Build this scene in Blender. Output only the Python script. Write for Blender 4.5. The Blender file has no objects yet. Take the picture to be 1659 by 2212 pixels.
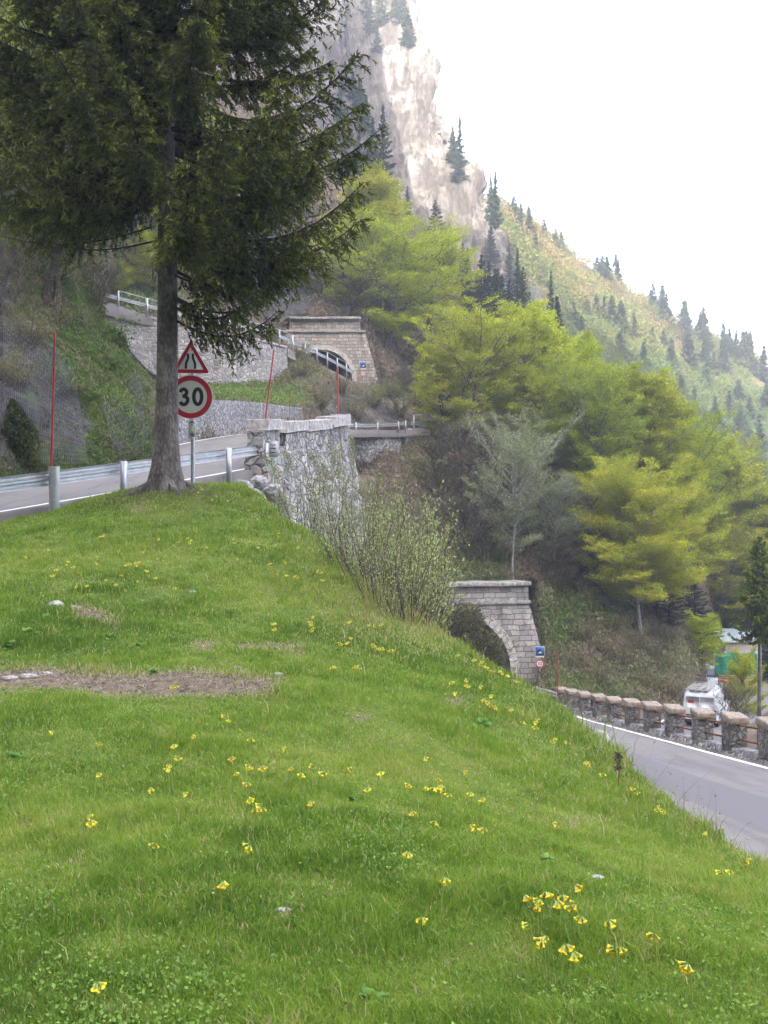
import bpy, math, random
import numpy as np
from mathutils import Vector
from mathutils.bvhtree import BVHTree

SC = bpy.context.scene
COL = SC.collection
R = math.radians
rng = np.random.default_rng(7)
random.seed(7)

# ------------------------------------------------------------------ camera, sky, sun
cam = bpy.data.cameras.new("camera")
cam.sensor_fit = 'VERTICAL'; cam.sensor_height = 24.0; cam.lens = 25.74
cam.clip_start = 0.1; cam.clip_end = 6000
camo = bpy.data.objects.new("camera", cam); COL.objects.link(camo)
camo.location = (0, 0, 0); camo.rotation_euler = (R(90), 0, 0)
SC.camera = camo

SUN_EL = 28.0
SUN_AZ = 200.0        # compass style: 0 = +Y, 90 = +X ; the direction the light comes from
w = bpy.data.worlds.new("World"); SC.world = w; w.use_nodes = True
wn = w.node_tree
sky = wn.nodes.new('ShaderNodeTexSky'); sky.sky_type = 'NISHITA'; sky.sun_disc = False
sky.sun_elevation = R(SUN_EL); sky.sun_rotation = R(SUN_AZ)
sky.air_density = .5; sky.dust_density = 4.5; sky.ozone_density = 1.0; sky.altitude = 700
bg = wn.nodes['Background']; bg.inputs[1].default_value = 0.15
wt = wn.nodes.new('ShaderNodeMix'); wt.data_type = 'RGBA'; wt.blend_type = 'MULTIPLY'; wt.inputs[0].default_value = 1.0
wt.inputs[7].default_value = (1.12, 1.0, .84, 1)   # warm tint multiplied over the sky to shift the white balance
wn.links.new(sky.outputs[0], wt.inputs[6]); wn.links.new(wt.outputs[2], bg.inputs[0])
sund = Vector((math.sin(R(SUN_AZ)) * math.cos(R(SUN_EL)), math.cos(R(SUN_AZ)) * math.cos(R(SUN_EL)), math.sin(R(SUN_EL))))
sl = bpy.data.lights.new("sun", 'SUN'); sl.energy = 2.5; sl.angle = R(0.5); sl.color = (1.0, 0.955, 0.88)
so = bpy.data.objects.new("sun", sl); COL.objects.link(so)
so.rotation_euler = sund.to_track_quat('Z', 'Y').to_euler()
SC.view_settings.view_transform = 'Standard'; SC.view_settings.look = 'None'
SC.view_settings.exposure = 4.6; SC.view_settings.gamma = 1.0
SC.render.engine = 'CYCLES'
SC.cycles.use_denoising = True
SC.cycles.max_bounces = 6; SC.cycles.diffuse_bounces = 3; SC.cycles.glossy_bounces = 2
SC.cycles.transmission_bounces = 3; SC.cycles.transparent_max_bounces = 4; SC.cycles.volume_bounces = 0
SC.cycles.sample_clamp_indirect = 4.0

# ------------------------------------------------------------------ helpers
F_PX = 2372.0
def P(u, v, Y):
    return np.array([(u - 829.5) / F_PX * Y, Y, (1106.0 - v) / F_PX * Y], float)
def uv_of(V):
    V = np.asarray(V); Y = np.maximum(V[..., 1], 0.05)
    return 829.5 + V[..., 0] / Y * F_PX, 1106.0 - V[..., 2] / Y * F_PX

def _hash(ix, iy, iz, s):
    h = (ix * 374761393 + iy * 668265263 + iz * 2147483647 + s * 974634777).astype(np.int64)
    h = (h ^ (h >> 13)) * 1274126177
    h = h ^ (h >> 16)
    return (h & 0xFFFFFF) / float(0xFFFFFF)
def vnoise(Pn, seed=0):
    Pn = np.asarray(Pn, float); f = np.floor(Pn); t = Pn - f; t = t * t * (3 - 2 * t)
    i = f.astype(np.int64); out = 0
    for a in (0, 1):
        for b in (0, 1):
            for c in (0, 1):
                wgt = (t[..., 0] if a else 1 - t[..., 0]) * (t[..., 1] if b else 1 - t[..., 1]) * (t[..., 2] if c else 1 - t[..., 2])
                out = out + wgt * _hash(i[..., 0] + a, i[..., 1] + b, i[..., 2] + c, seed)
    return out
def fbm(Pn, scale=1.0, octv=4, seed=0, ridged=False):
    Pn = np.asarray(Pn, float) * scale; tot = 0; amp = 1; s = 0
    for k in range(octv):
        n = vnoise(Pn, seed + k * 17)
        if ridged: n = 1 - np.abs(2 * n - 1)
        tot = tot + amp * n; s += amp; amp *= 0.5; Pn = Pn * 2.03 + 3.7
    return tot / s

def wloc(o):
    v = np.zeros(3)
    while o is not None:
        v = v + np.array(o.location); o = o.parent
    return v

def setp(o, label=None, cat=None, group=None, kind=None):
    if label: o['label'] = label
    if cat: o['category'] = cat
    if group: o['group'] = group
    if kind: o['kind'] = kind
    return o

def mesh(name, V, faces, mats, smooth=False, attrs=None, mi=None):
    """faces: list of int arrays (M,k)."""
    me = bpy.data.meshes.new(name)
    V = np.asarray(V, np.float32)
    if not isinstance(faces, (list, tuple)): faces = [faces]
    faces = [np.asarray(f, np.int32) for f in faces if len(f)]
    me.vertices.add(len(V)); me.vertices.foreach_set('co', V.ravel())
    loops = np.concatenate([f.ravel() for f in faces])
    tot = np.concatenate([np.full(len(f), f.shape[1], np.int32) for f in faces])
    st = np.concatenate([[0], np.cumsum(tot)[:-1]]).astype(np.int32)
    me.loops.add(len(loops)); me.loops.foreach_set('vertex_index', loops)
    me.polygons.add(len(tot)); me.polygons.foreach_set('loop_start', st)
    if mi is not None: me.polygons.foreach_set('material_index', np.asarray(mi, np.int32))
    me.update(calc_edges=True)
    if smooth: me.polygons.foreach_set('use_smooth', np.ones(len(tot), bool))
    if attrs:
        for k, a in attrs.items():
            at = me.attributes.new(k, 'FLOAT', 'POINT'); at.data.foreach_set('value', np.asarray(a, np.float32))
    for m in (mats if isinstance(mats, (list, tuple)) else [mats]): me.materials.append(m)
    return me
def obj(name, me, parent=None, loc=None):
    o = bpy.data.objects.new(name, me); COL.objects.link(o)
    if parent is not None: o.parent = parent
    if loc is not None: o.location = loc
    return o
def thing(name, loc, label, cat, group=None):
    o = bpy.data.objects.new(name, None); COL.objects.link(o); o.location = tuple(float(c) for c in loc)
    o.empty_display_size = .2
    return setp(o, label, cat, group)

class MB:
    """collects shapes into one mesh"""
    def __init__(s): s.V = []; s.F = {3: [], 4: []}; s.n = 0; s.big = []
    def add(s, V, F):
        V = np.asarray(V, float); 
        for f in F:
            f = [int(i) + s.n for i in f]
            if len(f) in (3, 4): s.F[len(f)].append(f)
            else:
                for k in range(1, len(f) - 1): s.F[3].append([f[0], f[k], f[k + 1]])
        s.V.append(V); s.n += len(V); return s
    def box(s, c, d, rz=0, taper=0, jit=0, axes=None):
        d = np.array(d) / 2.
        co = np.array([[x, y, z] for z in (-1, 1) for y in (-1, 1) for x in (-1, 1)], float)
        co[4:, :2] *= (1 - taper); co = co * d
        if jit: co += rng.uniform(-jit, jit, co.shape)
        if axes is not None: co = co @ np.array(axes)
        elif rz:
            a = np.array([[math.cos(rz), math.sin(rz), 0], [-math.sin(rz), math.cos(rz), 0], [0, 0, 1]]); co = co @ a
        return s.add(co + np.array(c), [(0, 2, 3, 1), (4, 5, 7, 6), (0, 1, 5, 4), (2, 6, 7, 3), (0, 4, 6, 2), (1, 3, 7, 5)])
    def tube(s, pts, r, k=8, cap=True):
        pts = np.asarray(pts, float); n = len(pts); r = np.broadcast_to(np.asarray(r, float), (n,))
        T = np.gradient(pts, axis=0); T /= np.linalg.norm(T, axis=1)[:, None] + 1e-9
        up = np.where(np.abs(T[:, 2:3]) > .9, np.array([[1., 0, 0]]), np.array([[0, 0, 1.]]))
        A = np.cross(T, up); A /= np.linalg.norm(A, axis=1)[:, None] + 1e-9; B = np.cross(T, A)
        th = np.arange(k) * 2 * math.pi / k
        V = (pts[:, None] + r[:, None, None] * (np.cos(th)[None, :, None] * A[:, None] + np.sin(th)[None, :, None] * B[:, None])).reshape(-1, 3)
        F = [(i * k + j, i * k + (j + 1) % k, (i + 1) * k + (j + 1) % k, (i + 1) * k + j) for i in range(n - 1) for j in range(k)]
        if cap: F += [tuple(range(k))[::-1], tuple((n - 1) * k + j for j in range(k))]
        return s.add(V, F)
    def prism(s, poly, y0, y1):
        """poly: list of (x,z) seen from -Y; extruded along Y"""
        n = len(poly); V = [(x, y0, z) for x, z in poly] + [(x, y1, z) for x, z in poly]
        F = [tuple(range(n)), tuple(range(2 * n - 1, n - 1, -1))] + [(i, n + i, n + (i + 1) % n, (i + 1) % n) for i in range(n)]
        return s.add(V, F)
    def grid(s, G):
        G = np.asarray(G, float); a, b = G.shape[:2]
        F = [(i * b + j, i * b + j + 1, (i + 1) * b + j + 1, (i + 1) * b + j) for i in range(a - 1) for j in range(b - 1)]
        return s.add(G.reshape(-1, 3), F)
    def build(s, name, mat, parent=None, smooth=False, world=False, me_only=False, bevel=0):
        V = np.concatenate(s.V)
        if world and parent is not None: V = V - wloc(parent)
        me = mesh(name, V, [np.array(s.F[k], int).reshape(-1, k) for k in (3, 4)], mat, smooth)
        if smooth:
            try: me.set_sharp_from_angle(angle=R(40))
            except Exception: pass
        if me_only: return me
        o = obj(name, me, parent)
        if bevel:
            b = o.modifiers.new('edge', 'BEVEL'); b.width = bevel; b.segments = 2; b.limit_method = 'ANGLE'
        return o

def copy_tree(o, parent=None):
    c = o.copy(); COL.objects.link(c); c.parent = parent
    for ch in KIDS.get(o.name, []):
        copy_tree(ch, c)
    return c
KIDS = {}
def reg_kids(o):
    KIDS[o.name] = list(o.children)
    for c in o.children: reg_kids(c)

# ------------------------------------------------------------------ material helpers
class M:
    def __init__(s, name, rough=.9, spec=.2):
        s.m = bpy.data.materials.new(name); s.m.use_nodes = True; s.t = s.m.node_tree
        s.b = s.t.nodes['Principled BSDF']; s.out = s.t.nodes['Material Output']
        s.b.inputs['Roughness'].default_value = rough
        s.b.inputs['Specular IOR Level'].default_value = spec
        s._co = None
    def n(s, ty, **kw):
        nd = s.t.nodes.new(ty)
        for k, v in kw.items(): setattr(nd, k, v)
        return nd
    def L(s, a, b): s.t.links.new(a, b)
    def put(s, sock, v):
        if hasattr(v, 'links') or hasattr(v, 'is_linked'): s.L(v, sock)
        else: sock.default_value = v if not (isinstance(v, tuple) and len(v) == 3 and len(sock.default_value) == 4) else (*v, 1)
    def co(s):
        if s._co is None: s._co = s.n('ShaderNodeTexCoord').outputs['Object']
        return s._co
    def mapped(s, scale, vec=None):
        mp = s.n('ShaderNodeMapping'); s.L(vec or s.co(), mp.inputs[0]); mp.inputs['Scale'].default_value = scale; return mp.outputs[0]
    def noise(s, scale, detail=4, rough=.55, vec=None, dist=0):
        nd = s.n('ShaderNodeTexNoise'); s.L(vec or s.co(), nd.inputs['Vector'])
        nd.inputs['Scale'].default_value = scale; nd.inputs['Detail'].default_value = detail
        nd.inputs['Roughness'].default_value = rough; nd.inputs['Distortion'].default_value = dist
        return nd.outputs[0]
    def noisec(s, scale, detail=2):
        nd = s.n('ShaderNodeTexNoise'); s.L(s.co(), nd.inputs['Vector']); nd.inputs['Scale'].default_value = scale; nd.inputs['Detail'].default_value = detail
        return nd.outputs[1]
    def ramp(s, fac, stops, interp='LINEAR'):
        nd = s.n('ShaderNodeValToRGB'); s.L(fac, nd.inputs[0]); cr = nd.color_ramp; cr.interpolation = interp
        while len(cr.elements) < len(stops): cr.elements.new(.5)
        for e, (p, c) in zip(cr.elements, stops):
            e.position = p; e.color = (c, c, c, 1) if not isinstance(c, tuple) else (*c, 1)
        return nd.outputs[0]
    def mix(s, fac, a, b, mode='MIX'):
        nd = s.n('ShaderNodeMix', data_type='RGBA', blend_type=mode)
        s.put(nd.inputs[0], fac); s.put(nd.inputs[6], a); s.put(nd.inputs[7], b); return nd.outputs[2]
    def math(s, op, a, b=0.0, clamp=False):
        nd = s.n('ShaderNodeMath', operation=op, use_clamp=clamp); s.put(nd.inputs[0], a); s.put(nd.inputs[1], b); return nd.outputs[0]
    def attr(s, name): return s.n('ShaderNodeAttribute', attribute_name=name).outputs['Fac']
    def orand(s): return s.n('ShaderNodeObjectInfo').outputs['Random']
    def hsv(s, col, h=.5, sat=1., val=1.):
        nd = s.n('ShaderNodeHueSaturation'); s.put(nd.inputs['Color'], col); s.put(nd.inputs['Hue'], h); s.put(nd.inputs['Saturation'], sat); s.put(nd.inputs['Value'], val)
        return nd.outputs[0]
    def vor(s, scale, feature='F1', rnd=1.0, vec=None):
        nd = s.n('ShaderNodeTexVoronoi', feature=feature); s.L(vec or s.co(), nd.inputs['Vector'])
        nd.inputs['Scale'].default_value = scale; nd.inputs['Randomness'].default_value = rnd; return nd
    def bump(s, h, strength=.5, dist=.02):
        nd = s.n('ShaderNodeBump'); s.L(h, nd.inputs['Height']); nd.inputs['Strength'].default_value = strength
        nd.inputs['Distance'].default_value = dist; s.L(nd.outputs[0], s.b.inputs['Normal'])
    def col(s, c): s.put(s.b.inputs['Base Color'], c); return s
    def done(s): return s.m

def plain(name, c, rough=.6, metal=0, var=.12, scale=8, spec=.4):
    m = M(name, rough, spec); m.b.inputs['Metallic'].default_value = metal
    m.col(m.mix(m.ramp(m.noise(scale, 5), [(.35, 0.), (.7, 1.)]), tuple(x * (1 - var) for x in c), tuple(min(1, x * (1 + var)) for x in c)))
    return m.done()

def leafmat(name, stops, trans=.35, hue=.02, val=.25, rough=.6, objvar=True):
    m = M(name, rough, .25)
    c = m.ramp(m.attr('rnd'), stops)
    if objvar:
        r = m.orand()
        h = m.math('ADD', m.math('MULTIPLY', r, hue * 2), .5 - hue)
        r2 = m.math('FRACT', m.math('MULTIPLY', r, 7.31))
        v = m.math('ADD', m.math('MULTIPLY', r2, val), 1 - val * .6)
        c = m.hsv(c, h, 1., v)
    m.col(c)
    tr = m.n('ShaderNodeBsdfTranslucent'); m.L(c, tr.inputs[0])
    mx = m.n('ShaderNodeMixShader'); mx.inputs[0].default_value = trans
    m.L(m.b.outputs[0], mx.inputs[1]); m.L(tr.outputs[0], mx.inputs[2]); m.L(mx.outputs[0], m.out.inputs[0])
    return m.done()

# ------------------------------------------------------------------ materials
def mat_meadow():
    m = M('meadow_ground', 1.0, .1)
    g = m.mix(m.ramp(m.noise(.7, 5), [(.35, 0.), (.65, 1.)]), (.085, .125, .025), (.14, .18, .04))
    g = m.mix(m.ramp(m.noise(6, 6), [(.45, 0.), (.75, .7)]), g, (.13, .12, .05))
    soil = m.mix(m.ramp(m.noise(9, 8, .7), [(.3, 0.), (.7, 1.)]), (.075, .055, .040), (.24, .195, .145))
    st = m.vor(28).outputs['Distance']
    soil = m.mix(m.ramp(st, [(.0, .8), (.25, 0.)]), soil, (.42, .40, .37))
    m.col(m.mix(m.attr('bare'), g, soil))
    m.bump(m.noise(20, 8, .7), .8, .03)
    return m.done()
def mat_hill(name='hillside_soil'):
    m = M(name, 1.0, .1)
    br = m.mix(m.ramp(m.noise(.9, 8, .65), [(.35, 0.), (.65, 1.)]), (.085, .060, .044), (.27, .21, .155))
    br = m.mix(m.ramp(m.noise(5, 6, .7), [(.5, 0.), (.7, 1.)]), br, (.26, .22, .17))
    gr = m.mix(m.ramp(m.noise(1.6, 8, .65), [(.35, 0.), (.65, 1.)]), (.035, .065, .018), (.11, .17, .035))
    rk0 = m.noise(.8, 10, .7, vec=m.mapped((1, 1, .35)), dist=.6)
    rk = m.ramp(rk0, [(.34, (.022, .022, .025)), (.5, (.085, .083, .085)), (.62, (.16, .155, .15)), (.75, (.26, .25, .24))])
    rk = m.mix(m.ramp(m.noise(3, 10, .75, vec=m.mapped((1, 1, .5))), [(.45, 0.), (.62, .7)]), rk, (.05, .048, .045))
    f = m.ramp(m.math('ADD', m.attr('green'), m.math('SUBTRACT', m.noise(.5, 7, .65), .5)), [(.42, 0.), (.6, 1.)])
    c = m.mix(f, br, gr)
    f2 = m.ramp(m.math('ADD', m.attr('rock'), m.math('MULTIPLY', m.math('SUBTRACT', m.noise(.35, 8, .65), .5), 1.6)), [(.42, 0.), (.56, 1.)])
    m.col(m.mix(f2, c, rk)); m.bump(m.math('ADD', rk0, m.noise(4, 8, .7)), 1.0, .35)
    return m.done()
def mat_cliff():
    m = M('cliff_limestone', .95, .1)
    v = m.mapped((1, 1, .16))
    n1 = m.noise(.09, 15, .76, vec=v, dist=.4); n2 = m.noise(.35, 12, .75, vec=v); n3 = m.noise(.16, 12, .7, vec=m.mapped((1, 1, 1.6)), dist=1.2)
    c = m.ramp(n1, [(.36, (.13, .115, .10)), (.44, (.28, .255, .22)), (.52, (.40, .37, .33)), (.66, (.50, .47, .43))])
    c = m.mix(m.ramp(n2, [(.47, 0.), (.54, .85)]), c, (.17, .145, .12))
    cr_ = m.vor(.16, 'DISTANCE_TO_EDGE', vec=m.n('ShaderNodeVectorMath', operation='ADD').outputs[0])
    va = cr_.inputs['Vector'].links[0].from_node; m.L(m.mapped((1, 1, .35)), va.inputs[0]); m.L(m.noisec(.25, 6), va.inputs[1])
    e = m.ramp(cr_.outputs['Distance'], [(0., 1.), (.035, 0.)])
    c = m.mix(m.ramp(n3, [(.58, 0.), (.66, .8)]), c, (.15, .15, .07))
    m.col(c); m.bump(m.math('ADD', n1, m.math('MULTIPLY', n2, .9)), 1.0, 7.0)
    return m.done()
def mat_farhill():
    m = M('far_wooded_slope', 1., .1)
    c = m.ramp(m.noise(.05, 8, .65), [(.3, (.05, .06, .03)), (.5, (.13, .11, .06)), (.65, (.2, .15, .11))])
    c = m.mix(m.ramp(m.math('ADD', m.attr('rock'), m.math('SUBTRACT', m.noise(.12, 8, .7), .5)), [(.42, 0.), (.6, 1.)]), c, m.ramp(m.noise(.2, 8, .7), [(.35, (.05, .045, .042)), (.5, (.12, .105, .098)), (.7, (.22, .20, .185))]))
    m.col(c); m.bump(m.noise(.3, 8, .7), 1, 2.); return m.done()
def mat_asphalt():
    m = M('asphalt', .92, .25)
    n = m.noise(.35, 6, .6); fine = m.noise(60, 3, .8)
    c = m.ramp(n, [(.3, (.116, .106, .098)), (.7, (.166, .152, .140))])
    c = m.mix(m.ramp(fine, [(.3, 0.), (.8, .6)]), c, (.24, .22, .22))
    lw = m.noise(.9, 5, .6, vec=m.mapped((2.2, .12, 1)))
    c = m.mix(m.ramp(lw, [(.5, 0.), (.62, .45)]), c, (.085, .078, .085))
    ck = m.vor(.55, 'DISTANCE_TO_EDGE', vec=m.n('ShaderNodeVectorMath', operation='ADD').outputs[0]); va = ck.inputs['Vector'].links[0].from_node; m.L(m.co(), va.inputs[0]); m.L(m.noisec(1.2, 6), va.inputs[1])
    c = m.mix(m.math('MULTIPLY', m.ramp(ck.outputs['Distance'], [(0., 1.), (.012, 0.)]), m.ramp(m.noise(.2, 3), [(.5, 0.), (.6, .8)])), c, (.035, .032, .032))
    c = m.mix(m.ramp(m.noise(.8, 6, .7), [(.58, 0.), (.68, .5)]), c, (.20, .185, .17))
    m.col(c); m.bump(fine, .35, .012); return m.done()
def mat_rubble(name, scale, cols, mortar=(.16, .15, .14), stain=.5, zs=1.25):
    m = M(name, .95, .15)
    nz = m.n('ShaderNodeVectorMath', operation='MULTIPLY_ADD')
    m.L(m.noisec(2.2, 5), nz.inputs[0]); nz.inputs[1].default_value = (.34, .34, .34); m.L(m.mapped((1, 1, zs)), nz.inputs[2])
    v = nz.outputs[0]
    cell = m.vor(scale, vec=v); edge = m.vor(scale, 'DISTANCE_TO_EDGE', vec=v)
    sep = m.n('ShaderNodeSeparateColor'); m.L(cell.outputs['Color'], sep.inputs[0])
    c = m.ramp(sep.outputs[0], cols)
    c = m.mix(m.ramp(m.noise(14, 8, .7), [(.3, .55), (.7, 0.)]), c, (.10, .10, .10))
    e = m.ramp(edge.outputs['Distance'], [(.02, 0.), (.09, 1.)])
    c = m.mix(e, mortar, c)
    c = m.mix(m.ramp(m.noise(.8, 8, .7, vec=m.mapped((1, 1, .45))), [(.5, 0.), (.66, stain)]), c, (.07, .068, .06))
    m.col(c)
    h = m.math('ADD', m.ramp(edge.outputs['Distance'], [(0., 0.), (.16, 1.)]), m.math('MULTIPLY', m.noise(18, 6), .4))
    m.bump(h, 1.0, .07); return m.done()
def mat_ashlar(name, cols, bw=.62, bh=.33):
    m = M(name, .93, .15)
    sx = m.n('ShaderNodeSeparateXYZ'); m.L(m.co(), sx.inputs[0])
    nz = m.noisec(1.3, 3); s2 = m.n('ShaderNodeSeparateColor'); m.L(nz, s2.inputs[0])
    cx = m.n('ShaderNodeCombineXYZ')
    xx = m.math('ADD', sx.outputs[0], m.math('MULTIPLY', sx.outputs[1], .9))
    m.L(m.math('ADD', xx, m.math('MULTIPLY', s2.outputs[0], .42)), cx.inputs[0])
    m.L(m.math('ADD', sx.outputs[2], m.math('MULTIPLY', s2.outputs[1], .26)), cx.inputs[1])
    br = m.n('ShaderNodeTexBrick'); m.L(cx.outputs[0], br.inputs['Vector'])
    br.inputs['Scale'].default_value = 1; br.inputs['Brick Width'].default_value = bw; br.inputs['Row Height'].default_value = bh
    br.inputs['Mortar Size'].default_value = .022; br.inputs['Mortar Smooth'].default_value = .35; br.inputs['Bias'].default_value = 0
    br.offset_frequency = 2; br.squash = .72; br.squash_frequency = 3
    br.inputs['Color1'].default_value = (0, 0, 0, 1); br.inputs['Color2'].default_value = (1, 1, 1, 1); br.inputs['Mortar'].default_value = (.5, .5, .5, 1)
    c = m.ramp(br.outputs['Color'], cols)
    c = m.mix(m.ramp(m.noise(9, 8, .7), [(.35, .6), (.7, 0.)]), c, (.15, .14, .13))
    c = m.mix(br.outputs['Fac'], c, (.10, .095, .085))
    c = m.mix(m.ramp(m.noise(.9, 8, .7, vec=m.mapped((1, 1, .4))), [(.52, 0.), (.7, .75)]), c, (.07, .07, .065))
    m.col(c)
    h = m.math('SUBTRACT', m.math('MULTIPLY', m.noise(7, 7, .65), .8), br.outputs['Fac'])
    m.bump(h, 1.0, .07); return m.done()
def mat_bark(name, a, b, sc=6, lich=None):
    m = M(name, .95, .15)
    v = m.mapped((1, 1, .35))
    n = m.noise(sc, 8, .7, vec=v, dist=.3); vo = m.vor(sc * 3, vec=m.mapped((1, 1, .5)))
    c = m.ramp(n, [(.3, a), (.7, b)])
    c = m.mix(m.ramp(vo.outputs['Distance'], [(.25, 0.), (.6, .5)]), c, tuple(x * .45 for x in a))
    if lich: c = m.mix(m.ramp(m.noise(2.2, 6, .6), [(.5, 0.), (.68, .75)]), c, lich)
    m.col(c); m.bump(m.math('ADD', n, vo.outputs['Distance']), .9, .03); return m.done()
def mat_steel():
    m = M('galvanised_steel', .42, .5); m.b.inputs['Metallic'].default_value = .55
    c = m.ramp(m.noise(5, 7, .65), [(.3, (.31, .325, .345)), (.7, (.47, .49, .515))])
    c = m.mix(m.ramp(m.noise(1.5, 8, .7), [(.6, 0.), (.72, .5)]), c, (.2, .17, .13))
    m.col(c); return m.done()

MT = dict(
    meadow=mat_meadow(), hill=mat_hill(), cliff=mat_cliff(), farhill=mat_farhill(), asphalt=mat_asphalt(),
    rubble=mat_rubble('rubble_stone', 3.3, [(0., (.20, .20, .21)), (.35, (.31, .31, .32)), (.7, (.45, .45, .46)), (1., (.36, .32, .31))]),
    rubble2=mat_rubble('pale_rubble_stone', 2.6, [(0., (.27, .26, .26)), (.4, (.40, .39, .38)), (.7, (.56, .54, .53)), (1., (.42, .36, .33))], (.30, .28, .26), .35),
    boulderwall=mat_rubble('dry_stone', 2.7, [(0., (.24, .235, .23)), (.4, (.38, .375, .36)), (.8, (.56, .55, .53)), (1., (.42, .38, .34))], (.17, .165, .16), .45),
    ashlar=mat_ashlar('portal_stone', [(0., (.27, .25, .22)), (.35, (.42, .39, .34)), (.6, (.55, .50, .41)), (.8, (.36, .35, .33)), (1., (.62, .54, .42))]),
    ashlar2=mat_ashlar('portal_grey_stone', [(0., (.25, .24, .235)), (.35, (.40, .39, .375)), (.6, (.52, .50, .47)), (.8, (.33, .315, .31)), (1., (.46, .40, .37))], .82, .38),
    cap=plain('cap_stone', (.29, .28, .27), .95, var=.5, scale=6),
    capbrown=plain('brown_cap_stone', (.25, .205, .165), .95, var=.35, scale=9),
    pillar=mat_rubble('pillar_stone', 6.5, [(0., (.22, .205, .19)), (.5, (.32, .305, .29)), (1., (.45, .43, .41))], (.19, .18, .17), .8),
    concrete=plain('concrete', (.30, .265, .255), .95, var=.25, scale=5),
    steel=mat_steel(), white=plain('white_paint', (.78, .78, .76), .7, var=.1, scale=12),
    vanwhite=plain('van_paint', (.47, .50, .53), .3, var=.04, scale=2, spec=.5),
    rust=plain('rusty_steel', (.16, .075, .04), .85, var=.4, scale=14),
    red=plain('red_pole_paint', (.33, .03, .028), .5, var=.2, scale=3),
    signred=plain('sign_red', (.42, .012, .035), .45, var=.08, scale=3), signwhite=plain('sign_white', (.60, .62, .56), .5, var=.05, scale=3),
    black=plain('sign_black', (.012, .012, .018), .5), blue=plain('sign_blue', (.03, .15, .50), .45, var=.08),
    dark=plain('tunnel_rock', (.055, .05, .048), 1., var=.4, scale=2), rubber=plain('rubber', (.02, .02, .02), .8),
    glass=plain('vehicle_glass', (.035, .045, .055), .12, spec=.6), ringstone=plain('voussoir_stone', (.44, .425, .40), .95, var=.3, scale=4), boards=plain('weathered_boards', (.27, .245, .21), .9, var=.25, scale=7), wood=plain('timber_boards', (.50, .38, .20), .85, var=.2, scale=7),
    greennet=plain('green_netting', (.012, .20, .13), .9, var=.3, scale=5), orange=plain('orange_board', (.62, .20, .03), .6),
    tarp=plain('pale_sheet_metal', (.33, .38, .42), .5, var=.15, scale=3), stone=plain('pale_stone', (.33, .32, .31), .95, var=.5, scale=10),
    sprucebark=mat_bark('spruce_bark', (.075, .066, .065), (.20, .18, .175), 7, (.24, .24, .22)),
    beechbark=mat_bark('beech_bark', (.10, .095, .085), (.24, .23, .22), 3), palebark=mat_bark('pale_bark', (.26, .26, .26), (.46, .47, .46), 3),
    twigs=mat_bark('twig_bark', (.09, .075, .062), (.20, .165, .14), 3), darkbark=mat_bark('dark_bark', (.035, .028, .022), (.09, .075, .06), 4),
    willowbark=mat_bark('willow_bark', (.12, .11, .05), (.27, .24, .12), 3),
    wire=plain('wire_mesh', (.16, .17, .19), .7),
)
lm = MT['tail'] = M('tail_light', .3, .5); lm.b.inputs['Base Color'].default_value = (.5, .02, .03, 1)
lm.b.inputs['Emission Color'].default_value = (1, .06, .04, 1); lm.b.inputs['Emission Strength'].default_value = .6; MT['tail'] = lm.done()
MT['grass'] = leafmat('grass_blades', [(0., (.085, .165, .018)), (.3, (.145, .245, .026)), (.62, (.215, .32, .040)), (.80, (.29, .36, .065)), (.9, (.38, .34, .15)), (1., (.48, .40, .24))], .45, objvar=False)
MT['weed'] = leafmat('weed_leaves', [(0., (.08, .19, .03)), (1., (.19, .35, .06))], .3)
MT['beech'] = leafmat('beech_leaves', [(0., (.23, .31, .012)), (.5, (.38, .44, .020)), (1., (.54, .56, .045))], .5, .014, .28)
MT['oliveleaf'] = leafmat('olive_beech_leaves', [(0., (.19, .26, .011)), (.5, (.32, .375, .018)), (1., (.47, .49, .04))], .45, .016, .3)
MT['paleleaf'] = leafmat('silvery_leaves', [(0., (.14, .18, .06)), (.5, (.23, .27, .11)), (1., (.36, .38, .20))], .35)
MT['budleaf'] = leafmat('budding_leaves', [(0., (.12, .10, .05)), (.5, (.20, .17, .08)), (1., (.24, .26, .08))], .35, .03)
MT['willowleaf'] = leafmat('willow_leaves', [(0., (.20, .27, .08)), (.5, (.36, .42, .16)), (1., (.55, .58, .30))], .45)
MT['ivy'] = leafmat('ivy_leaves', [(0., (.06, .065, .02)), (.4, (.10, .13, .03)), (.75, (.22, .20, .05)), (1., (.24, .15, .06))], .25)
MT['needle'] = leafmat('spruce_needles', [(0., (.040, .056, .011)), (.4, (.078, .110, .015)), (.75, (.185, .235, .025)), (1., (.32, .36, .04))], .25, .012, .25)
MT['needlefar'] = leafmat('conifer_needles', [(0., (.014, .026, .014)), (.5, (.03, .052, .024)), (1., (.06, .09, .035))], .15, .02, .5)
MT['canopy'] = leafmat('far_canopy', [(0., (.215, .125, .08)), (.22, (.205, .135, .065)), (.4, (.165, .15, .04)), (.65, (.11, .15, .03)), (.85, (.075, .125, .03)), (1., (.045, .075, .022))], .3, objvar=False)
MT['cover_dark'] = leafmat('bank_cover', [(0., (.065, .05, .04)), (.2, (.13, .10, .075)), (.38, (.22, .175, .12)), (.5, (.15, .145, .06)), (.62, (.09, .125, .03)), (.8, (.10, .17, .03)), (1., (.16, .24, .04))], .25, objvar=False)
MT['petal'] = leafmat('yellow_petals', [(0., (.72, .52, .01)), (.6, (.85, .68, .015)), (1., (.90, .78, .08))], .3)
MT['calyx'] = leafmat('pale_green_calyx', [(0., (.26, .36, .07)), (1., (.50, .55, .14))], .3)
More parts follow.
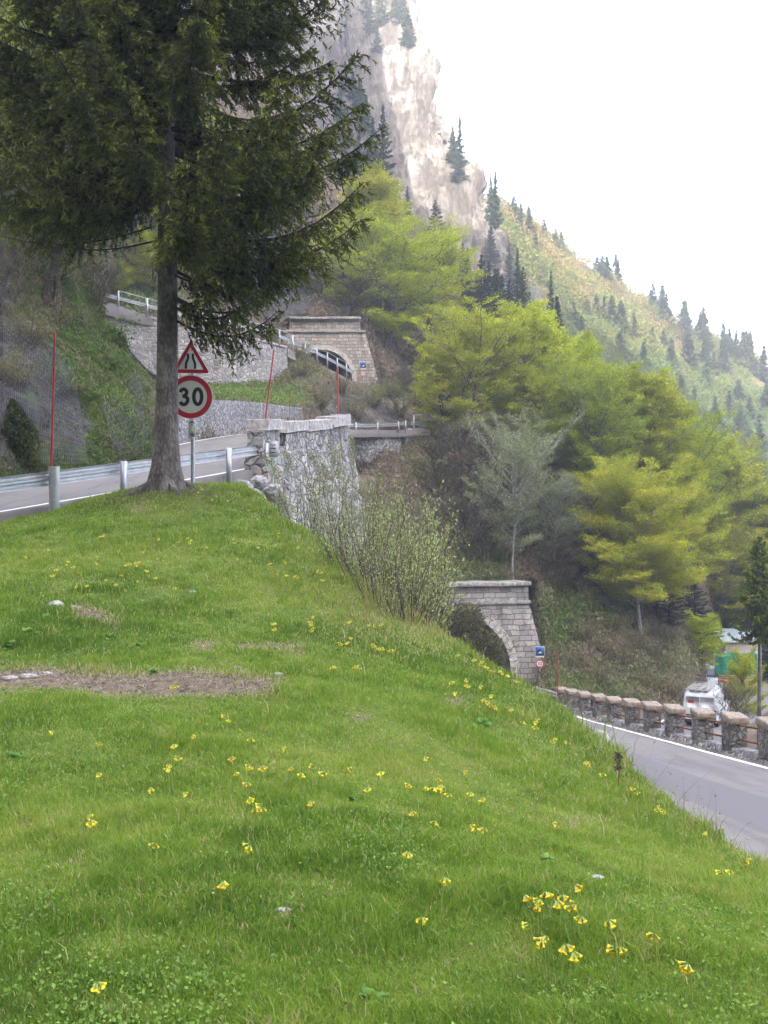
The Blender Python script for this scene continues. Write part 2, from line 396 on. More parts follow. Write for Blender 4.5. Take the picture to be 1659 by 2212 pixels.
# ------------------------------------------------------------------ terrain
def cr(A, n, axis=0):
    A = np.moveaxis(np.asarray(A, float), axis, 0); m = len(A)
    Ap = np.concatenate([2 * A[:1] - A[1:2], A, 2 * A[-1:] - A[-2:-1]])
    t = np.linspace(0, m - 1, n); i = np.minimum(t.astype(int), m - 2); f = (t - i).reshape((-1,) + (1,) * (A.ndim - 1))
    p0, p1, p2, p3 = Ap[i], Ap[i + 1], Ap[i + 2], Ap[i + 3]
    c = .5 * (2 * p1 + (p2 - p0) * f * .8 + (2 * p0 - 5 * p1 + 4 * p2 - p3) * f * f * .8 + (3 * p1 - p0 - 3 * p2 + p3) * f ** 3 * .8) + .1 * (0 * p1)
    lin = p1 * (1 - f) + p2 * f
    cub = .5 * (2 * p1 + (p2 - p0) * f + (2 * p0 - 5 * p1 + 4 * p2 - p3) * f * f + (3 * p1 - p0 - 3 * p2 + p3) * f ** 3)
    return np.moveaxis(.45 * lin + .55 * cub, 0, axis)
TERR = []
SURF = {}
def grid_faces(a, b):
    i = np.arange((a - 1) * (b - 1)); r = i // (b - 1); c = i % (b - 1); k = r * b + c
    return np.stack([k, k + b, k + b + 1, k + 1], 1)
def blobs(G, lst, base=0.):
    """surface paint of real patches of ground: list of (u,v,ru,rv,value) on the slope"""
    u, v = uv_of(G); out = np.full(u.shape, base)
    for (a, b, ru, rv, val) in lst:
        k = np.exp(-(((u - a) / ru) ** 2 + ((v - b) / rv) ** 2)); out = out * (1 - k) + val * k
    return out
def smoothstep(x): x = np.clip(x, 0, 1); return x * x * (3 - 2 * x)
def slope(name, cols, nu, nv, mat, amp, sc, green=None, rock=None, gb=.5, rb=0., kind='structure', ridged=True, seed=0, edge0=0, terr=True, calm=None, detail=0):
    A = np.array([[P(*q) for q in c] for c in cols])
    G = cr(cr(A, nu, 0), nv, 1)
    T0 = np.gradient(G, axis=0); T1 = np.gradient(G, axis=1); N = np.cross(T0, T1); N /= np.linalg.norm(N, axis=2)[..., None] + 1e-9
    toc = -G / np.linalg.norm(G, axis=2)[..., None]
    N *= np.sign((N * toc).sum(2))[..., None] + 1e-9
    d = (fbm(G, sc, 6, seed, ridged) - .62) * 2 * amp + (fbm(G, sc * 4.3, 4, seed + 5) - .5) * amp * .45
    j = np.linspace(0, 1, nv); e = smoothstep(j / .06) if edge0 else np.ones(nv)
    if calm: d = d * (1 - blobs(G, calm, 0.))
    if detail:
        Gs = G * np.array([1, 1, .35]); d = d + (fbm(G * np.array([1, 1, .2]), .22, 5, 61, True) - .6) * 5.0 + (fbm(G, .5, 4, 63, True) - .6) * 1.6
    G = G + N * (d * e[None, :])[..., None]
    u, v = uv_of(G)
    ng = gb + (fbm(G, sc * 1.3, 4, seed + 9) - .5) * .5
    at = {'green': blobs(G, green or [], gb).ravel() + (ng - gb).ravel(), 'rock': blobs(G, rock or [], rb).ravel()}
    me = mesh(name, G.reshape(-1, 3), grid_faces(nu, nv), mat, True, at)
    o = obj(name, me); setp(o, kind=kind)
    if terr: TERR.append((G.reshape(-1, 3), grid_faces(nu, nv)))
    SURF[name] = (G, at['green'].reshape(G.shape[:2]), at['rock'].reshape(G.shape[:2]))
    return o, G

# --- road profiles
OUT = np.array([(-15.3, -0.8, -2.2), (-13.2, 6, -1.7), (-11.0, 12.5, -1.15), (-7.4, 23.6, .09), (-3.85, 34.5, 1.37), (-3.0, 40, 2.1), (-1.9, 48, 3.0), (-2.0, 60, 4.2), (-2.6, 72, 5.3), (-2.3, 84, 6.3), (.2, 91, 6.8), (3.0, 95, 7.15), (7, 100, 7.8), (13, 106, 8.5), (22, 112, 9.3)])
INN = np.array([(-21, 3, -2.2), (-18.7, 8.5, -1.7), (-16.5, 15, -1.15), (-12.7, 25.6, .12), (-9.2, 36.2, 1.5), (-9.3, 44, 2.5), (-9.3, 52, 3.35), (-8.6, 60, 4.2), (-7.7, 68, 4.9), (-6.3, 77, 5.8), (-5.5, 86, 6.5), (-3.6, 93, 6.9), (.2, 99.5, 7.3), (4.5, 105, 8.0), (11, 111, 8.7), (20, 118, 9.4)])
def resample(L, n):
    L = np.asarray(L, float); C = cr(L, 200); s = np.concatenate([[0], np.cumsum(np.linalg.norm(np.diff(C, axis=0), axis=1))])
    t = np.linspace(0, s[-1], n); return np.stack([np.interp(t, s, C[:, k]) for k in range(C.shape[1])], 1)
def zlow(y):     # lower road surface
    return np.interp(y, [-20, 0, 12, 26, 46, 58, 66, 76, 110], [.2, -2.3, -3.95, -5.95, -8.75, -10.3, -11.2, -12.0, -14.])
XL, XR = 3.2, 9.0

# --- meadow (thin plate spline through surveyed points)
MP = [(0, 2212, 3.4), (829, 2212, 3.4), (1659, 2212, 3.5), (0, 1800, 5.5), (829, 1800, 5.5), (1659, 2000, 4.7), (0, 1500, 9.0), (829, 1500, 9.6), (500, 1300, 14), (0, 1300, 13.5),
      (0, 1150, 20), (400, 1150, 18), (120, 1091, 23.6), (360, 1058, 21), (420, 1050, 23.0), (500, 1040, 25.5), (600, 1110, 20.5), (740, 1205, 17), (900, 1330, 14.6), (1150, 1482, 12), (1280, 1590, 10), (1400, 1700, 8.6), (1659, 1882, 7)]
MX = np.array([P(*q) for q in MP] + [(0, -3, -1.6), (4, -3, -1.7), (-6, -3, -1.6), (-10, 8, -1.45), (-10, 17, -.75), (3.2, 2, -1.8), (-4.2, 31, 1.0)])
def tps_fit(X, z, lam=.02):
    n = len(X); r = np.linalg.norm(X[:, None] - X[None], axis=2); K = np.where(r > 0, r * r * np.log(r + 1e-12), 0) + lam * np.eye(n)
    Pm = np.c_[np.ones(n), X]; A = np.zeros((n + 3, n + 3)); A[:n, :n] = K; A[:n, n:] = Pm; A[n:, :n] = Pm.T
    return np.linalg.solve(A, np.r_[z, np.zeros(3)])
_tw = tps_fit(MX[:, :2], MX[:, 2])
def tps(x, y):
    q = np.stack([x, y], -1); sh = x.shape; q = q.reshape(-1, 2); out = np.full(len(q), _tw[-3]) + q @ _tw[-2:]
    for k in range(len(MX)):
        r2 = ((q - MX[k, :2]) ** 2).sum(1); out += _tw[k] * .5 * r2 * np.log(r2 + 1e-12)
    return out.reshape(sh)
EY = [-4, 0, 4, 7, 8.6, 10, 12, 14.6, 17, 20.5, 24, 27, 30, 34.5, 40, 48, 60, 72, 84]
EX = [2.9, 2.85, 2.75, 2.45, 2.08, 1.92, 1.64, .50, -.62, -1.95, -3.15, -3.3, -3.5, -3.5, -2.6, -1.5, -1.5, -1.6, -.5]
EZ = {27: .25, 30: -.1, 34.5: -.7, 40: -1.7, 48: -1.0, 60: .4, 72: 1.9, 84: 3.2}
def gline(y): return np.interp(y, OUT[:, 1], OUT[:, 0])
def glz(y): return np.interp(y, OUT[:, 1], OUT[:, 2])
def zground(x, y):
    xe = np.interp(y, EY, EX)
    inside = tps(np.minimum(x, xe), np.minimum(y, 25.5))
    ezk = sorted(EZ); ze_far = np.interp(y, ezk, [EZ[k] for k in ezk])
    f = smoothstep((y - 23.0) / 4.0); inside = inside * (1 - f) + ze_far * f
    inside = inside + .05 * (fbm(np.stack([x, y, 0 * x], -1), .8, 4, 3) - .5) * 2
    # towards the upper road: blend to the verge level
    g = gline(y) + .30; d = x - g
    near = glz(y) - .10
    kk = smoothstep(1 - d / 1.6)
    inside = np.where(y > 26.5, inside, inside * (1 - kk) + near * kk)
    inside = np.where((d < 0) & (y < 33), near - .25 * np.clip(-d * 3, 0, 1), inside)
    t = (x - xe) / np.maximum(XL - .1 - xe, .15)
    bank = inside * (1 - np.clip(t, 0, 1) ** .85) + (zlow(y) - .08) * np.clip(t, 0, 1) ** .85
    bank = bank + np.where((t > 0) & (t < 1), (fbm(np.stack([x, y, 0 * x], -1), .6, 5, 21) - .5) * 1.2 * np.sin(np.clip(t, 0, 1) * math.pi), 0)
    return np.where(x > xe, bank, inside)
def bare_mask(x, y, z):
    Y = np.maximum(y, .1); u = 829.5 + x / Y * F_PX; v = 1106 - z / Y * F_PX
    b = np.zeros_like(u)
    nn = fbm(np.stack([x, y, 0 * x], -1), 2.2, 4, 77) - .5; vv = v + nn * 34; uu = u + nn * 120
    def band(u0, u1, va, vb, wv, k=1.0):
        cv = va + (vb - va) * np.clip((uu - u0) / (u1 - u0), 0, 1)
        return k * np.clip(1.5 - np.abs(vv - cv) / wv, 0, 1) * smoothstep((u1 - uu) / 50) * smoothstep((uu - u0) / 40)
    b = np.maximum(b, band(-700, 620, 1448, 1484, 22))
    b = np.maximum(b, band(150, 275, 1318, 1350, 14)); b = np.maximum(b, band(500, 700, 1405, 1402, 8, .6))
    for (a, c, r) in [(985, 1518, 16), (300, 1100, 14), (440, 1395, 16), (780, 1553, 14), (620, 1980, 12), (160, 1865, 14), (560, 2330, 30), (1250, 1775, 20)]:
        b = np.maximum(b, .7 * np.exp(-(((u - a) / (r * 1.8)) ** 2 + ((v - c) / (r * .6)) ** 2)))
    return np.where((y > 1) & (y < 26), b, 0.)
def hf(name, xs, ys, mat, attrs=None, kind='structure', zf=zground):
    X, Yg = np.meshgrid(xs, ys, indexing='ij'); Z = zf(X, Yg); G = np.stack([X, Yg, Z], -1)
    at = attrs(X, Yg, Z) if attrs else None
    me = mesh(name, G.reshape(-1, 3), grid_faces(len(xs), len(ys)), mat, True, at)
    o = setp(obj(name, me), kind=kind); TERR.append((G.reshape(-1, 3), grid_faces(len(xs), len(ys)))); return o
xs = np.concatenate([np.linspace(-15, -6, 60), np.linspace(-5.9, 3.1, 150)])
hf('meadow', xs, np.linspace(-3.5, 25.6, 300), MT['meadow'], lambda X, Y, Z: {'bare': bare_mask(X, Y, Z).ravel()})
def at_gully(X, Y, Z):
    n = fbm(np.stack([X, Y, Z], -1), .35, 4, 5)
    return {'green': (.30 + n * .3).ravel(), 'rock': (n * .3).ravel()}
hf('gully_slope', np.linspace(-4.6, 3.15, 70), np.linspace(25.58, 79, 260), MT['hill'], at_gully, zf=lambda x, y: np.where(x < np.interp(y, EY, EX), zground(np.maximum(x, np.interp(y, EY, EX)), y), zground(x, y)))
def zval(x, y):
    base = np.interp(y, [-10, 40, 66, 92, 130], [-9, -11.6, -12.95, -14.7, -18.]) - .02 * (x - 20)
    t = smoothstep((x - 9.7) / 3.2); z = (zlow(y) - .25) * (1 - t) + base * t
    bump_ = (fbm(np.stack([x, y, 0 * x], -1), .4, 5, 11) - .5) * 1.6
    dr = np.abs((x - 19.8) * .899 - (y - 68) * .438)
    return z + bump_ * smoothstep((dr - 3.3) / 2.0) * t
hf('valley_ground', np.linspace(9.45, 75, 130), np.linspace(-8, 128, 220), MT['hill'], lambda X, Y, Z: {'green': (.35 + .4 * (fbm(np.stack([X, Y, Z], -1), .3, 4, 8) - .3)).ravel(), 'rock': (.25 + 0 * X).ravel()}, zf=zval)

# --- mountainside pieces
LB = [[(-900, 1090, 22), (-900, 950, 25), (-900, 800, 28), (-900, 600, 33), (-900, 300, 42), (-900, 0, 52), (-900, -350, 66)],
      [(-300, 1076, 26.2), (-300, 950, 29), (-300, 800, 32), (-300, 600, 38), (-300, 300, 50), (-300, 0, 64), (-300, -350, 84)],
      [(0, 1044, 30.8), (0, 940, 32.5), (0, 800, 35), (0, 600, 41), (0, 350, 55), (0, 50, 74), (0, -350, 100)],
      [(120, 1030, 33.6), (120, 920, 35.5), (120, 780, 38), (120, 600, 45), (120, 400, 60), (120, 150, 82), (120, -350, 115)],
      [(235, 1015, 36.3), (245, 900, 38), (215, 780, 41), (160, 670, 46), (190, 560, 60), (190, 300, 85), (200, -350, 130)],
      [(305, 992, 39.5), (305, 900, 42), (262, 780, 45), (185, 690, 50), (190, 630, 70), (260, 350, 100), (300, -350, 150)],
      [(330, 975, 43.5), (330, 890, 46), (280, 790, 49), (195, 710, 55), (200, 650, 80), (300, 400, 110), (380, -350, 165)],
      [(335, 965, 50), (335, 885, 55), (285, 800, 60), (200, 725, 64), (205, 665, 90), (310, 410, 120), (390, -350, 175)]]
for c in LB: c.insert(0, (c[0][0], c[0][1] + 40, c[0][2] + .3))
slope('rocky_bank', LB, 260, 300, MT['hill'], 1.25, .17, gb=.55,
      green=[(170, 720, 60, 120, .95), (260, 880, 60, 130, .9), (40, 1010, 300, 25, .85), (20, 560, 120, 100, .8), (250, 760, 50, 60, .9)],
      rock=[(20, 880, 130, 150, .72), (0, 620, 60, 120, .7), (150, 920, 70, 100, .68), (300, 900, 30, 90, .66), (330, 940, 20, 60, .5), (-200, 800, 200, 200, .9)], seed=2)
HM = [[(385, 957, 52.6), (385, 880, 55), (385, 862, 56), (385, 836, 84.2), (385, 760, 88.5), (385, 699, 89)],
      [(500, 943, 61.5), (500, 890, 64), (500, 866, 66), (500, 842, 86.0), (500, 770, 90), (500, 722, 90.5)],
      [(600, 932, 71.5), (600, 900, 74), (600, 876, 76), (600, 845, 89), (600, 790, 95.5), (600, 745, 97)],
      [(655, 926, 79), (655, 885, 81), (655, 860, 84), (655, 830, 90), (655, 795, 96), (655, 768, 98.5)],
      [(700, 925, 86.5), (700, 890, 89), (700, 860, 92), (700, 830, 95), (700, 810, 99), (700, 793, 101.2)],
      [(760, 924, 92.5), (760, 895, 94), (760, 870, 98), (760, 850, 102), (760, 838, 105), (760, 829, 107.3)],
      [(820, 921, 96.5), (820, 900, 98), (820, 880, 101), (820, 862, 105), (820, 848, 108), (820, 836, 110)],
      [(900, 918, 99.5), (900, 895, 102), (900, 870, 106), (900, 845, 110), (900, 820, 114), (900, 790, 118)],
      [(1000, 914, 105.5), (1000, 890, 108), (1000, 860, 112), (1000, 830, 117), (1000, 800, 121), (1000, 760, 126)],
      [(1110, 908, 112.5), (1110, 880, 116), (1110, 850, 120), (1110, 820, 124), (1110, 790, 128), (1110, 760, 132)]]
HM.insert(0, [(250, v + 20, Y - 3) for (_, v, Y) in HM[0]])
for c in HM: c.insert(0, (c[0][0], c[0][1] + 22, c[0][2] + .3))
slope('road_bank', HM, 190, 70, MT['hill'], .5, .22, gb=.25,
      green=[(500, 850, 120, 25, 1.0), (600, 862, 70, 22, .95), (640, 800, 50, 25, .6), (850, 850, 70, 25, .7)],
      rock=[(720, 880, 50, 45, .75), (840, 890, 60, 30, .8), (900, 830, 60, 70, .4), (760, 870, 80, 50, .6)], seed=4, edge0=1, calm=[(500, 780, 130, 60, .8)])
HT = [[(120, 720, 88), (120, 660, 90), (120, 620, 94), (120, 520, 103), (120, 360, 118), (120, 150, 145), (120, -100, 180), (120, -350, 220)],
      [(300, 712, 91), (300, 660, 93), (300, 620, 97), (300, 520, 106), (300, 360, 122), (300, 150, 152), (300, -100, 190), (300, -350, 240)],
      [(450, 738, 94.5), (450, 690, 96.5), (450, 640, 100), (450, 530, 110), (450, 360, 130), (450, 150, 165), (450, -100, 210), (450, -350, 265)],
      [(555, 760, 100.5), (555, 715, 102.5), (555, 670, 105.5), (555, 580, 113), (555, 420, 138), (555, 200, 185), (555, -50, 240), (555, -350, 300)],
      [(604, 838, 110.9), (606, 750, 111.0), (612, 688, 112.0), (612, 600, 119), (612, 440, 145), (612, 230, 193), (612, 0, 243), (612, -300, 313)],
      [(628, 838, 132), (628, 700, 130), (632, 688, 112.3), (632, 600, 120), (632, 440, 146), (632, 230, 195), (632, 0, 245), (632, -300, 315)],
      [(701, 838, 134), (701, 700, 134), (701, 683, 112.6), (701, 600, 122), (701, 430, 150), (701, 280, 185), (701, 100, 225), (701, -300, 320)],
      [(772, 838, 134), (772, 720, 130), (772, 686, 112.6), (768, 600, 124), (768, 480, 144), (768, 380, 163), (766, 290, 181), (760, 190, 200)],
      [(806, 838, 110.9), (792, 765, 111.1), (785, 690, 112.0), (786, 615, 123), (788, 500, 143), (787, 400, 161), (782, 305, 178), (772, 200, 196)],
      [(822, 842, 111.5), (822, 790, 112.2), (815, 735, 114), (822, 660, 121), (822, 560, 136), (820, 480, 150), (816, 400, 164), (810, 330, 176)],
      [(900, 802, 117), (900, 770, 119), (900, 730, 122), (900, 670, 129), (900, 610, 139), (895, 560, 149), (885, 510, 159), (875, 465, 170)],
      [(1000, 792, 121), (1000, 762, 124), (1000, 730, 128), (1000, 700, 134), (1000, 670, 142), (998, 640, 150), (990, 610, 158), (985, 580, 165)],
      [(1110, 802, 125), (1110, 785, 129), (1110, 768, 133), (1110, 752, 138), (1110, 738, 143), (1110, 722, 148), (1110, 708, 153), (1110, 695, 158)],
      [(1250, 900, 117), (1250, 880, 121), (1250, 862, 124), (1250, 846, 128), (1250, 832, 132), (1250, 816, 137), (1250, 802, 142), (1250, 790, 147)]]
for c in HT: c.append((c[-1][0], c[-1][1] + 50, c[-1][2] + 45))
slope('mountainside', HT, 200, 150, MT['hill'], 1.3, .09, gb=.2,
      green=[(300, 640, 120, 50, .8), (200, 500, 120, 100, .8), (900, 600, 60, 120, .5)],
      rock=[(640, 620, 60, 90, .95), (560, 640, 60, 60, .9), (560, 500, 80, 90, .7), (760, 260, 60, 160, 1.), (700, 100, 120, 200, 1.), (870, 760, 40, 60, .3), (500, 0, 300, 200, .7)], seed=6, calm=[(700, 760, 130, 95, .92)])
HL = []
for u, b in [(700, [(1345, 70), (1340, 71), (1335, 72), (1330, 73), (1200, 77), (1100, 81), (1010, 86), (985, 88)]),
             (780, [(1350, 71), (1340, 72), (1335, 73), (1330, 74), (1200, 78), (1100, 82), (1012, 88), (985, 90)]),
             (835, [(1345, 73), (1340, 74), (1335, 75), (1320, 76.2), (1190, 79), (1090, 83.5), (1002, 89.5), (965, 92)]),
             (862, [(1490, 100), (1400, 100), (1270, 99), (1262, 78.), (1180, 80), (1080, 85), (990, 91), (942, 95)]),
             (960, [(1490, 101), (1400, 101), (1270, 100), (1262, 78.6), (1180, 81), (1080, 86), (980, 93), (932, 99)]),
             (1050, [(1490, 102), (1400, 102), (1268, 101), (1260, 79.8), (1180, 83), (1080, 88.5), (980, 96.5), (924, 103)]),
             (1138, [(1490, 103), (1400, 103), (1266, 102), (1258, 81.6), (1180, 85), (1080, 92), (980, 101), (916, 108)]),
             (1168, [(1500, 78.6), (1400, 78.8), (1300, 79.6), (1250, 82), (1180, 86), (1080, 93), (980, 102), (912, 110)]),
             (1200, [(1500, 73), (1400, 78), (1300, 81.5), (1240, 84), (1180, 87), (1080, 94), (980, 103), (908, 112)]),
             (1300, [(1520, 73), (1420, 77), (1330, 81), (1230, 86), (1150, 91), (1050, 99), (950, 109), (860, 122)]),
             (1400, [(1545, 74), (1450, 78), (1365, 83), (1270, 89), (1190, 95), (1100, 103), (1010, 113), (930, 125)]),
             (1475, [(1560, 76), (1480, 79), (1420, 83), (1350, 88), (1280, 95), (1190, 104), (1100, 115), (1000, 128)]),
             (1545, [(1545, 102), (1500, 105), (1450, 108), (1400, 111), (1340, 115), (1260, 121), (1160, 129), (1060, 138)]),
             (1650, [(1535, 106), (1500, 109), (1450, 112), (1400, 115), (1340, 120), (1270, 127), (1200, 136), (1130, 146)]),
             (1850, [(1560, 108), (1520, 112), (1480, 116), (1440, 120), (1400, 126), (1350, 134), (1300, 143), (1250, 152)]),
             (2250, [(1650, 110), (1620, 114), (1590, 118), (1560, 124), (1530, 132), (1500, 140), (1470, 150), (1440, 160)])]:
    c = [(u, v, Y) for v, Y in b]
    c += [(u, b[-1][0] + (3 if u < 1150 else 40), b[-1][1] + (4 if u < 1150 else 40))]
    HL.append(c)
slope('wooded_slope', HL, 280, 150, MT['hill'], .75, .13, gb=.3,
      green=[(1040, 1180, 60, 60, .9), (1210, 1330, 40, 120, .95), (1280, 1310, 110, 45, .8), (1250, 1490, 160, 40, .9), (1330, 1450, 100, 40, .6), (900, 1000, 70, 50, .6), (1440, 1430, 70, 50, .6), (960, 1240, 100, 20, .8)],
      rock=[(1470, 1500, 30, 60, .6), (1600, 1500, 80, 60, .4), (830, 1040, 40, 20, .4)], seed=8, calm=[(1060, 1380, 170, 150, .92)])
CL = [[(600, 560, 262), (600, 400, 278), (600, 200, 298), (600, 0, 320), (600, -180, 340), (600, -350, 360)],
      [(720, 560, 256), (720, 400, 270), (720, 220, 290), (720, 50, 311), (715, -150, 332), (710, -330, 350)],
      [(800, 600, 248), (800, 430, 264), (795, 280, 281), (790, 120, 301), (785, -30, 320), (780, -200, 341)],
      [(880, 650, 240), (870, 500, 255), (862, 350, 271), (850, 200, 289), (840, 50, 307), (825, -120, 329)],
      [(945, 660, 238), (935, 540, 250), (925, 400, 264), (905, 260, 281), (880, 110, 299), (852, -60, 320)],
      [(1030, 680, 234), (1020, 560, 245), (985, 420, 260), (935, 270, 276), (898, 130, 294), (868, -40, 316)],
      [(1075, 700, 240), (1085, 545, 248), (1040, 420, 260), (950, 262, 277), (908, 118, 295), (882, -20, 314)],
      [(1080, 720, 290), (1090, 580, 300), (1030, 440, 310), (940, 300, 325), (890, 150, 340), (850, 20, 355)]]
slope('cliff', CL, 420, 420, MT['cliff'], 5.5, .03, seed=10, detail=1)
FH = [[(990, 820, 225), (1000, 710, 238), (1020, 620, 250), (1040, 540, 264), (1050, 475, 284), (1052, 448, 296)],
      [(1120, 900, 225), (1130, 780, 242), (1140, 680, 262), (1130, 580, 284), (1120, 505, 304), (1105, 465, 318)],
      [(1250, 1000, 222), (1250, 880, 245), (1250, 760, 274), (1240, 660, 302), (1230, 590, 326), (1215, 540, 344)],
      [(1400, 1130, 215), (1400, 980, 245), (1400, 860, 280), (1390, 770, 312), (1380, 700, 342), (1368, 640, 364)],
      [(1530, 1250, 208), (1530, 1080, 242), (1530, 950, 280), (1520, 860, 318), (1510, 790, 352), (1500, 725, 380)],
      [(1680, 1350, 205), (1680, 1150, 245), (1680, 1030, 282), (1670, 940, 322), (1665, 870, 358), (1662, 810, 390)],
      [(1900, 1500, 205), (1900, 1300, 245), (1900, 1180, 285), (1890, 1100, 325), (1880, 1030, 365), (1880, 960, 400)],
      [(2300, 1700, 205), (2300, 1500, 255), (2300, 1400, 300), (2300, 1320, 345), (2290, 1240, 380), (2290, 1180, 410)]]
for c in FH: c.append((c[-1][0], c[-1][1] + 40, c[-1][2] + 60))
_, GF = slope('far_hillside', FH, 160, 120, MT['farhill'], 5, .02, rock=[(1155, 645, 26, 45, .8)], seed=12)
setp(obj('valley_floor', mesh('valley_floor', [(-900, -900, -75), (1500, -900, -75), (1500, 1500, -75), (-900, 1500, -75)], np.array([[0, 1, 2, 3]]), MT['farhill'])), kind='structure')

def build_bvh():
    Vs, Fs, n = [], [], 0
    for V, F in TERR:
        Vs.append(V); Fs.append(F + n); n += len(V)
    return BVHTree.FromPolygons(np.concatenate(Vs).tolist(), np.concatenate(Fs).tolist())
BVH = build_bvh()
def hit(u, v, dmin=0.):
    d = Vector(P(u, v, 1.)); d.normalize()
    h = BVH.ray_cast(d * dmin, d)[0]
    return None if h is None else np.array(h)
def drop(x, y, z=400.):
    h = BVH.ray_cast(Vector((x, y, z)), Vector((0, 0, -1)))[0]
    return None if h is None else float(h.z)
# ------------------------------------------------------------------ roads
def strip(name, L, Rr, n, mat, dz=.0, skirt=.0, kind='structure'):
    A = resample(L, n); B = resample(Rr, n); k = np.linspace(0, 1, 6)[None, :, None]
    G = A[:, None] * (1 - k) + B[:, None] * k; G[..., 2] += dz
    if skirt:
        a = G[:, :1].copy(); b = G[:, -1:].copy(); a[..., 2] -= skirt; b[..., 2] -= skirt; G = np.concatenate([a, G, b], 1)
    me = mesh(name, G.reshape(-1, 3), grid_faces(n, G.shape[1]), mat, False)
    return setp(obj(name, me), kind=kind), G
_, G1 = strip('upper_road', OUT, INN, 160, MT['asphalt'], skirt=.6)
def edge_line(name, A, B, f, wd, n, lbl=None, dz=.006, t0=0., t1=1.):
    A = resample(A, n); B = resample(B, n); i0, i1 = int(t0 * n), int(t1 * n); A = A[i0:i1]; B = B[i0:i1]
    w_ = np.linalg.norm(B - A, axis=1)[:, None]; a = A + (B - A) * f; b = a + (B - A) / w_ * wd
    G = np.stack([a, b], 1); G[..., 2] += dz
    return setp(obj(name, mesh(name, G.reshape(-1, 3), grid_faces(len(A), 2), MT['white'])), kind='structure')
edge_line('road_marking', OUT, INN, .06, .13, 160); edge_line('road_marking', OUT, INN, .94, .13, 160)
ys = np.concatenate([np.linspace(-10, 66, 77), np.linspace(67, 96, 30)])
xc = lambda y: np.interp(y, [66, 76, 86, 96], [0, -1.2, -3.5, -7.5])
LA = np.array([(XL + xc(y), y, zlow(y)) for y in ys]); LB2 = np.array([(XR + xc(y) * .9, y, zlow(y)) for y in ys])
strip('lower_road', LA, LB2, 110, MT['asphalt'], skirt=.5)
edge_line('road_marking', LB2[:76], LA[:76], .05, .16, 110)
edge_line('road_marking', LA[:76], LB2[:76], .05, .13, 110)
# asphalt repair seam strips on the lower road
pa = np.array([(5.2, y, zlow(y) + .004) for y in np.linspace(-5, 60, 60)]); pb = np.array([(5.2 + 1.6 + .3 * math.sin(y * .2), y, zlow(y) + .004) for y in np.linspace(-5, 60, 60)])
m_ = M('asphalt_patch', .92, .25); m_.col(m_.mix(m_.ramp(m_.noise(50, 3, .8), [(.3, 0.), (.8, 1.)]), (.105, .098, .103), (.17, .158, .165))); 
strip('asphalt_patch', pa, pb, 60, m_.done())
# lane the van drives on
vd = np.array([.438, .899, 0]); vn = np.array([.899, -.438, 0]); vc = np.array([19.8, 68, 0])
def vz(p): return float(zval(np.array([p[0]]), np.array([p[1]]))[0]) + .05
l1, l2 = [], []
for s in np.linspace(-16, 34, 26):
    c_ = vc + vd * s; zz = vz(c_) ; l1.append((*(c_ - vn * 2.6)[:2], zz)); l2.append((*(c_ + vn * 2.6)[:2], zz))
strip('valley_road', l1, l2, 40, MT['asphalt'], skirt=.6); edge_line('road_marking', l1, l2, .04, .14, 40)
UO = np.array([P(200, 650, 82), P(385, 697, 86), P(500, 721, 88), P(600, 744, 94), P(700, 791, 101), P(760, 827, 107), (-3.2, 112, 12.7), (-3.6, 122, 12.6)])
UI = np.array([P(235, 668, 89), P(385, 712, 93), P(500, 740, 95.5), P(585, 762, 100.5), P(640, 802, 107), (-8.9, 110, 12.7), (-9.1, 114, 12.7), (-9.6, 122, 12.6)])
strip('summit_road', UO, UI, 80, MT['asphalt'], skirt=.8)

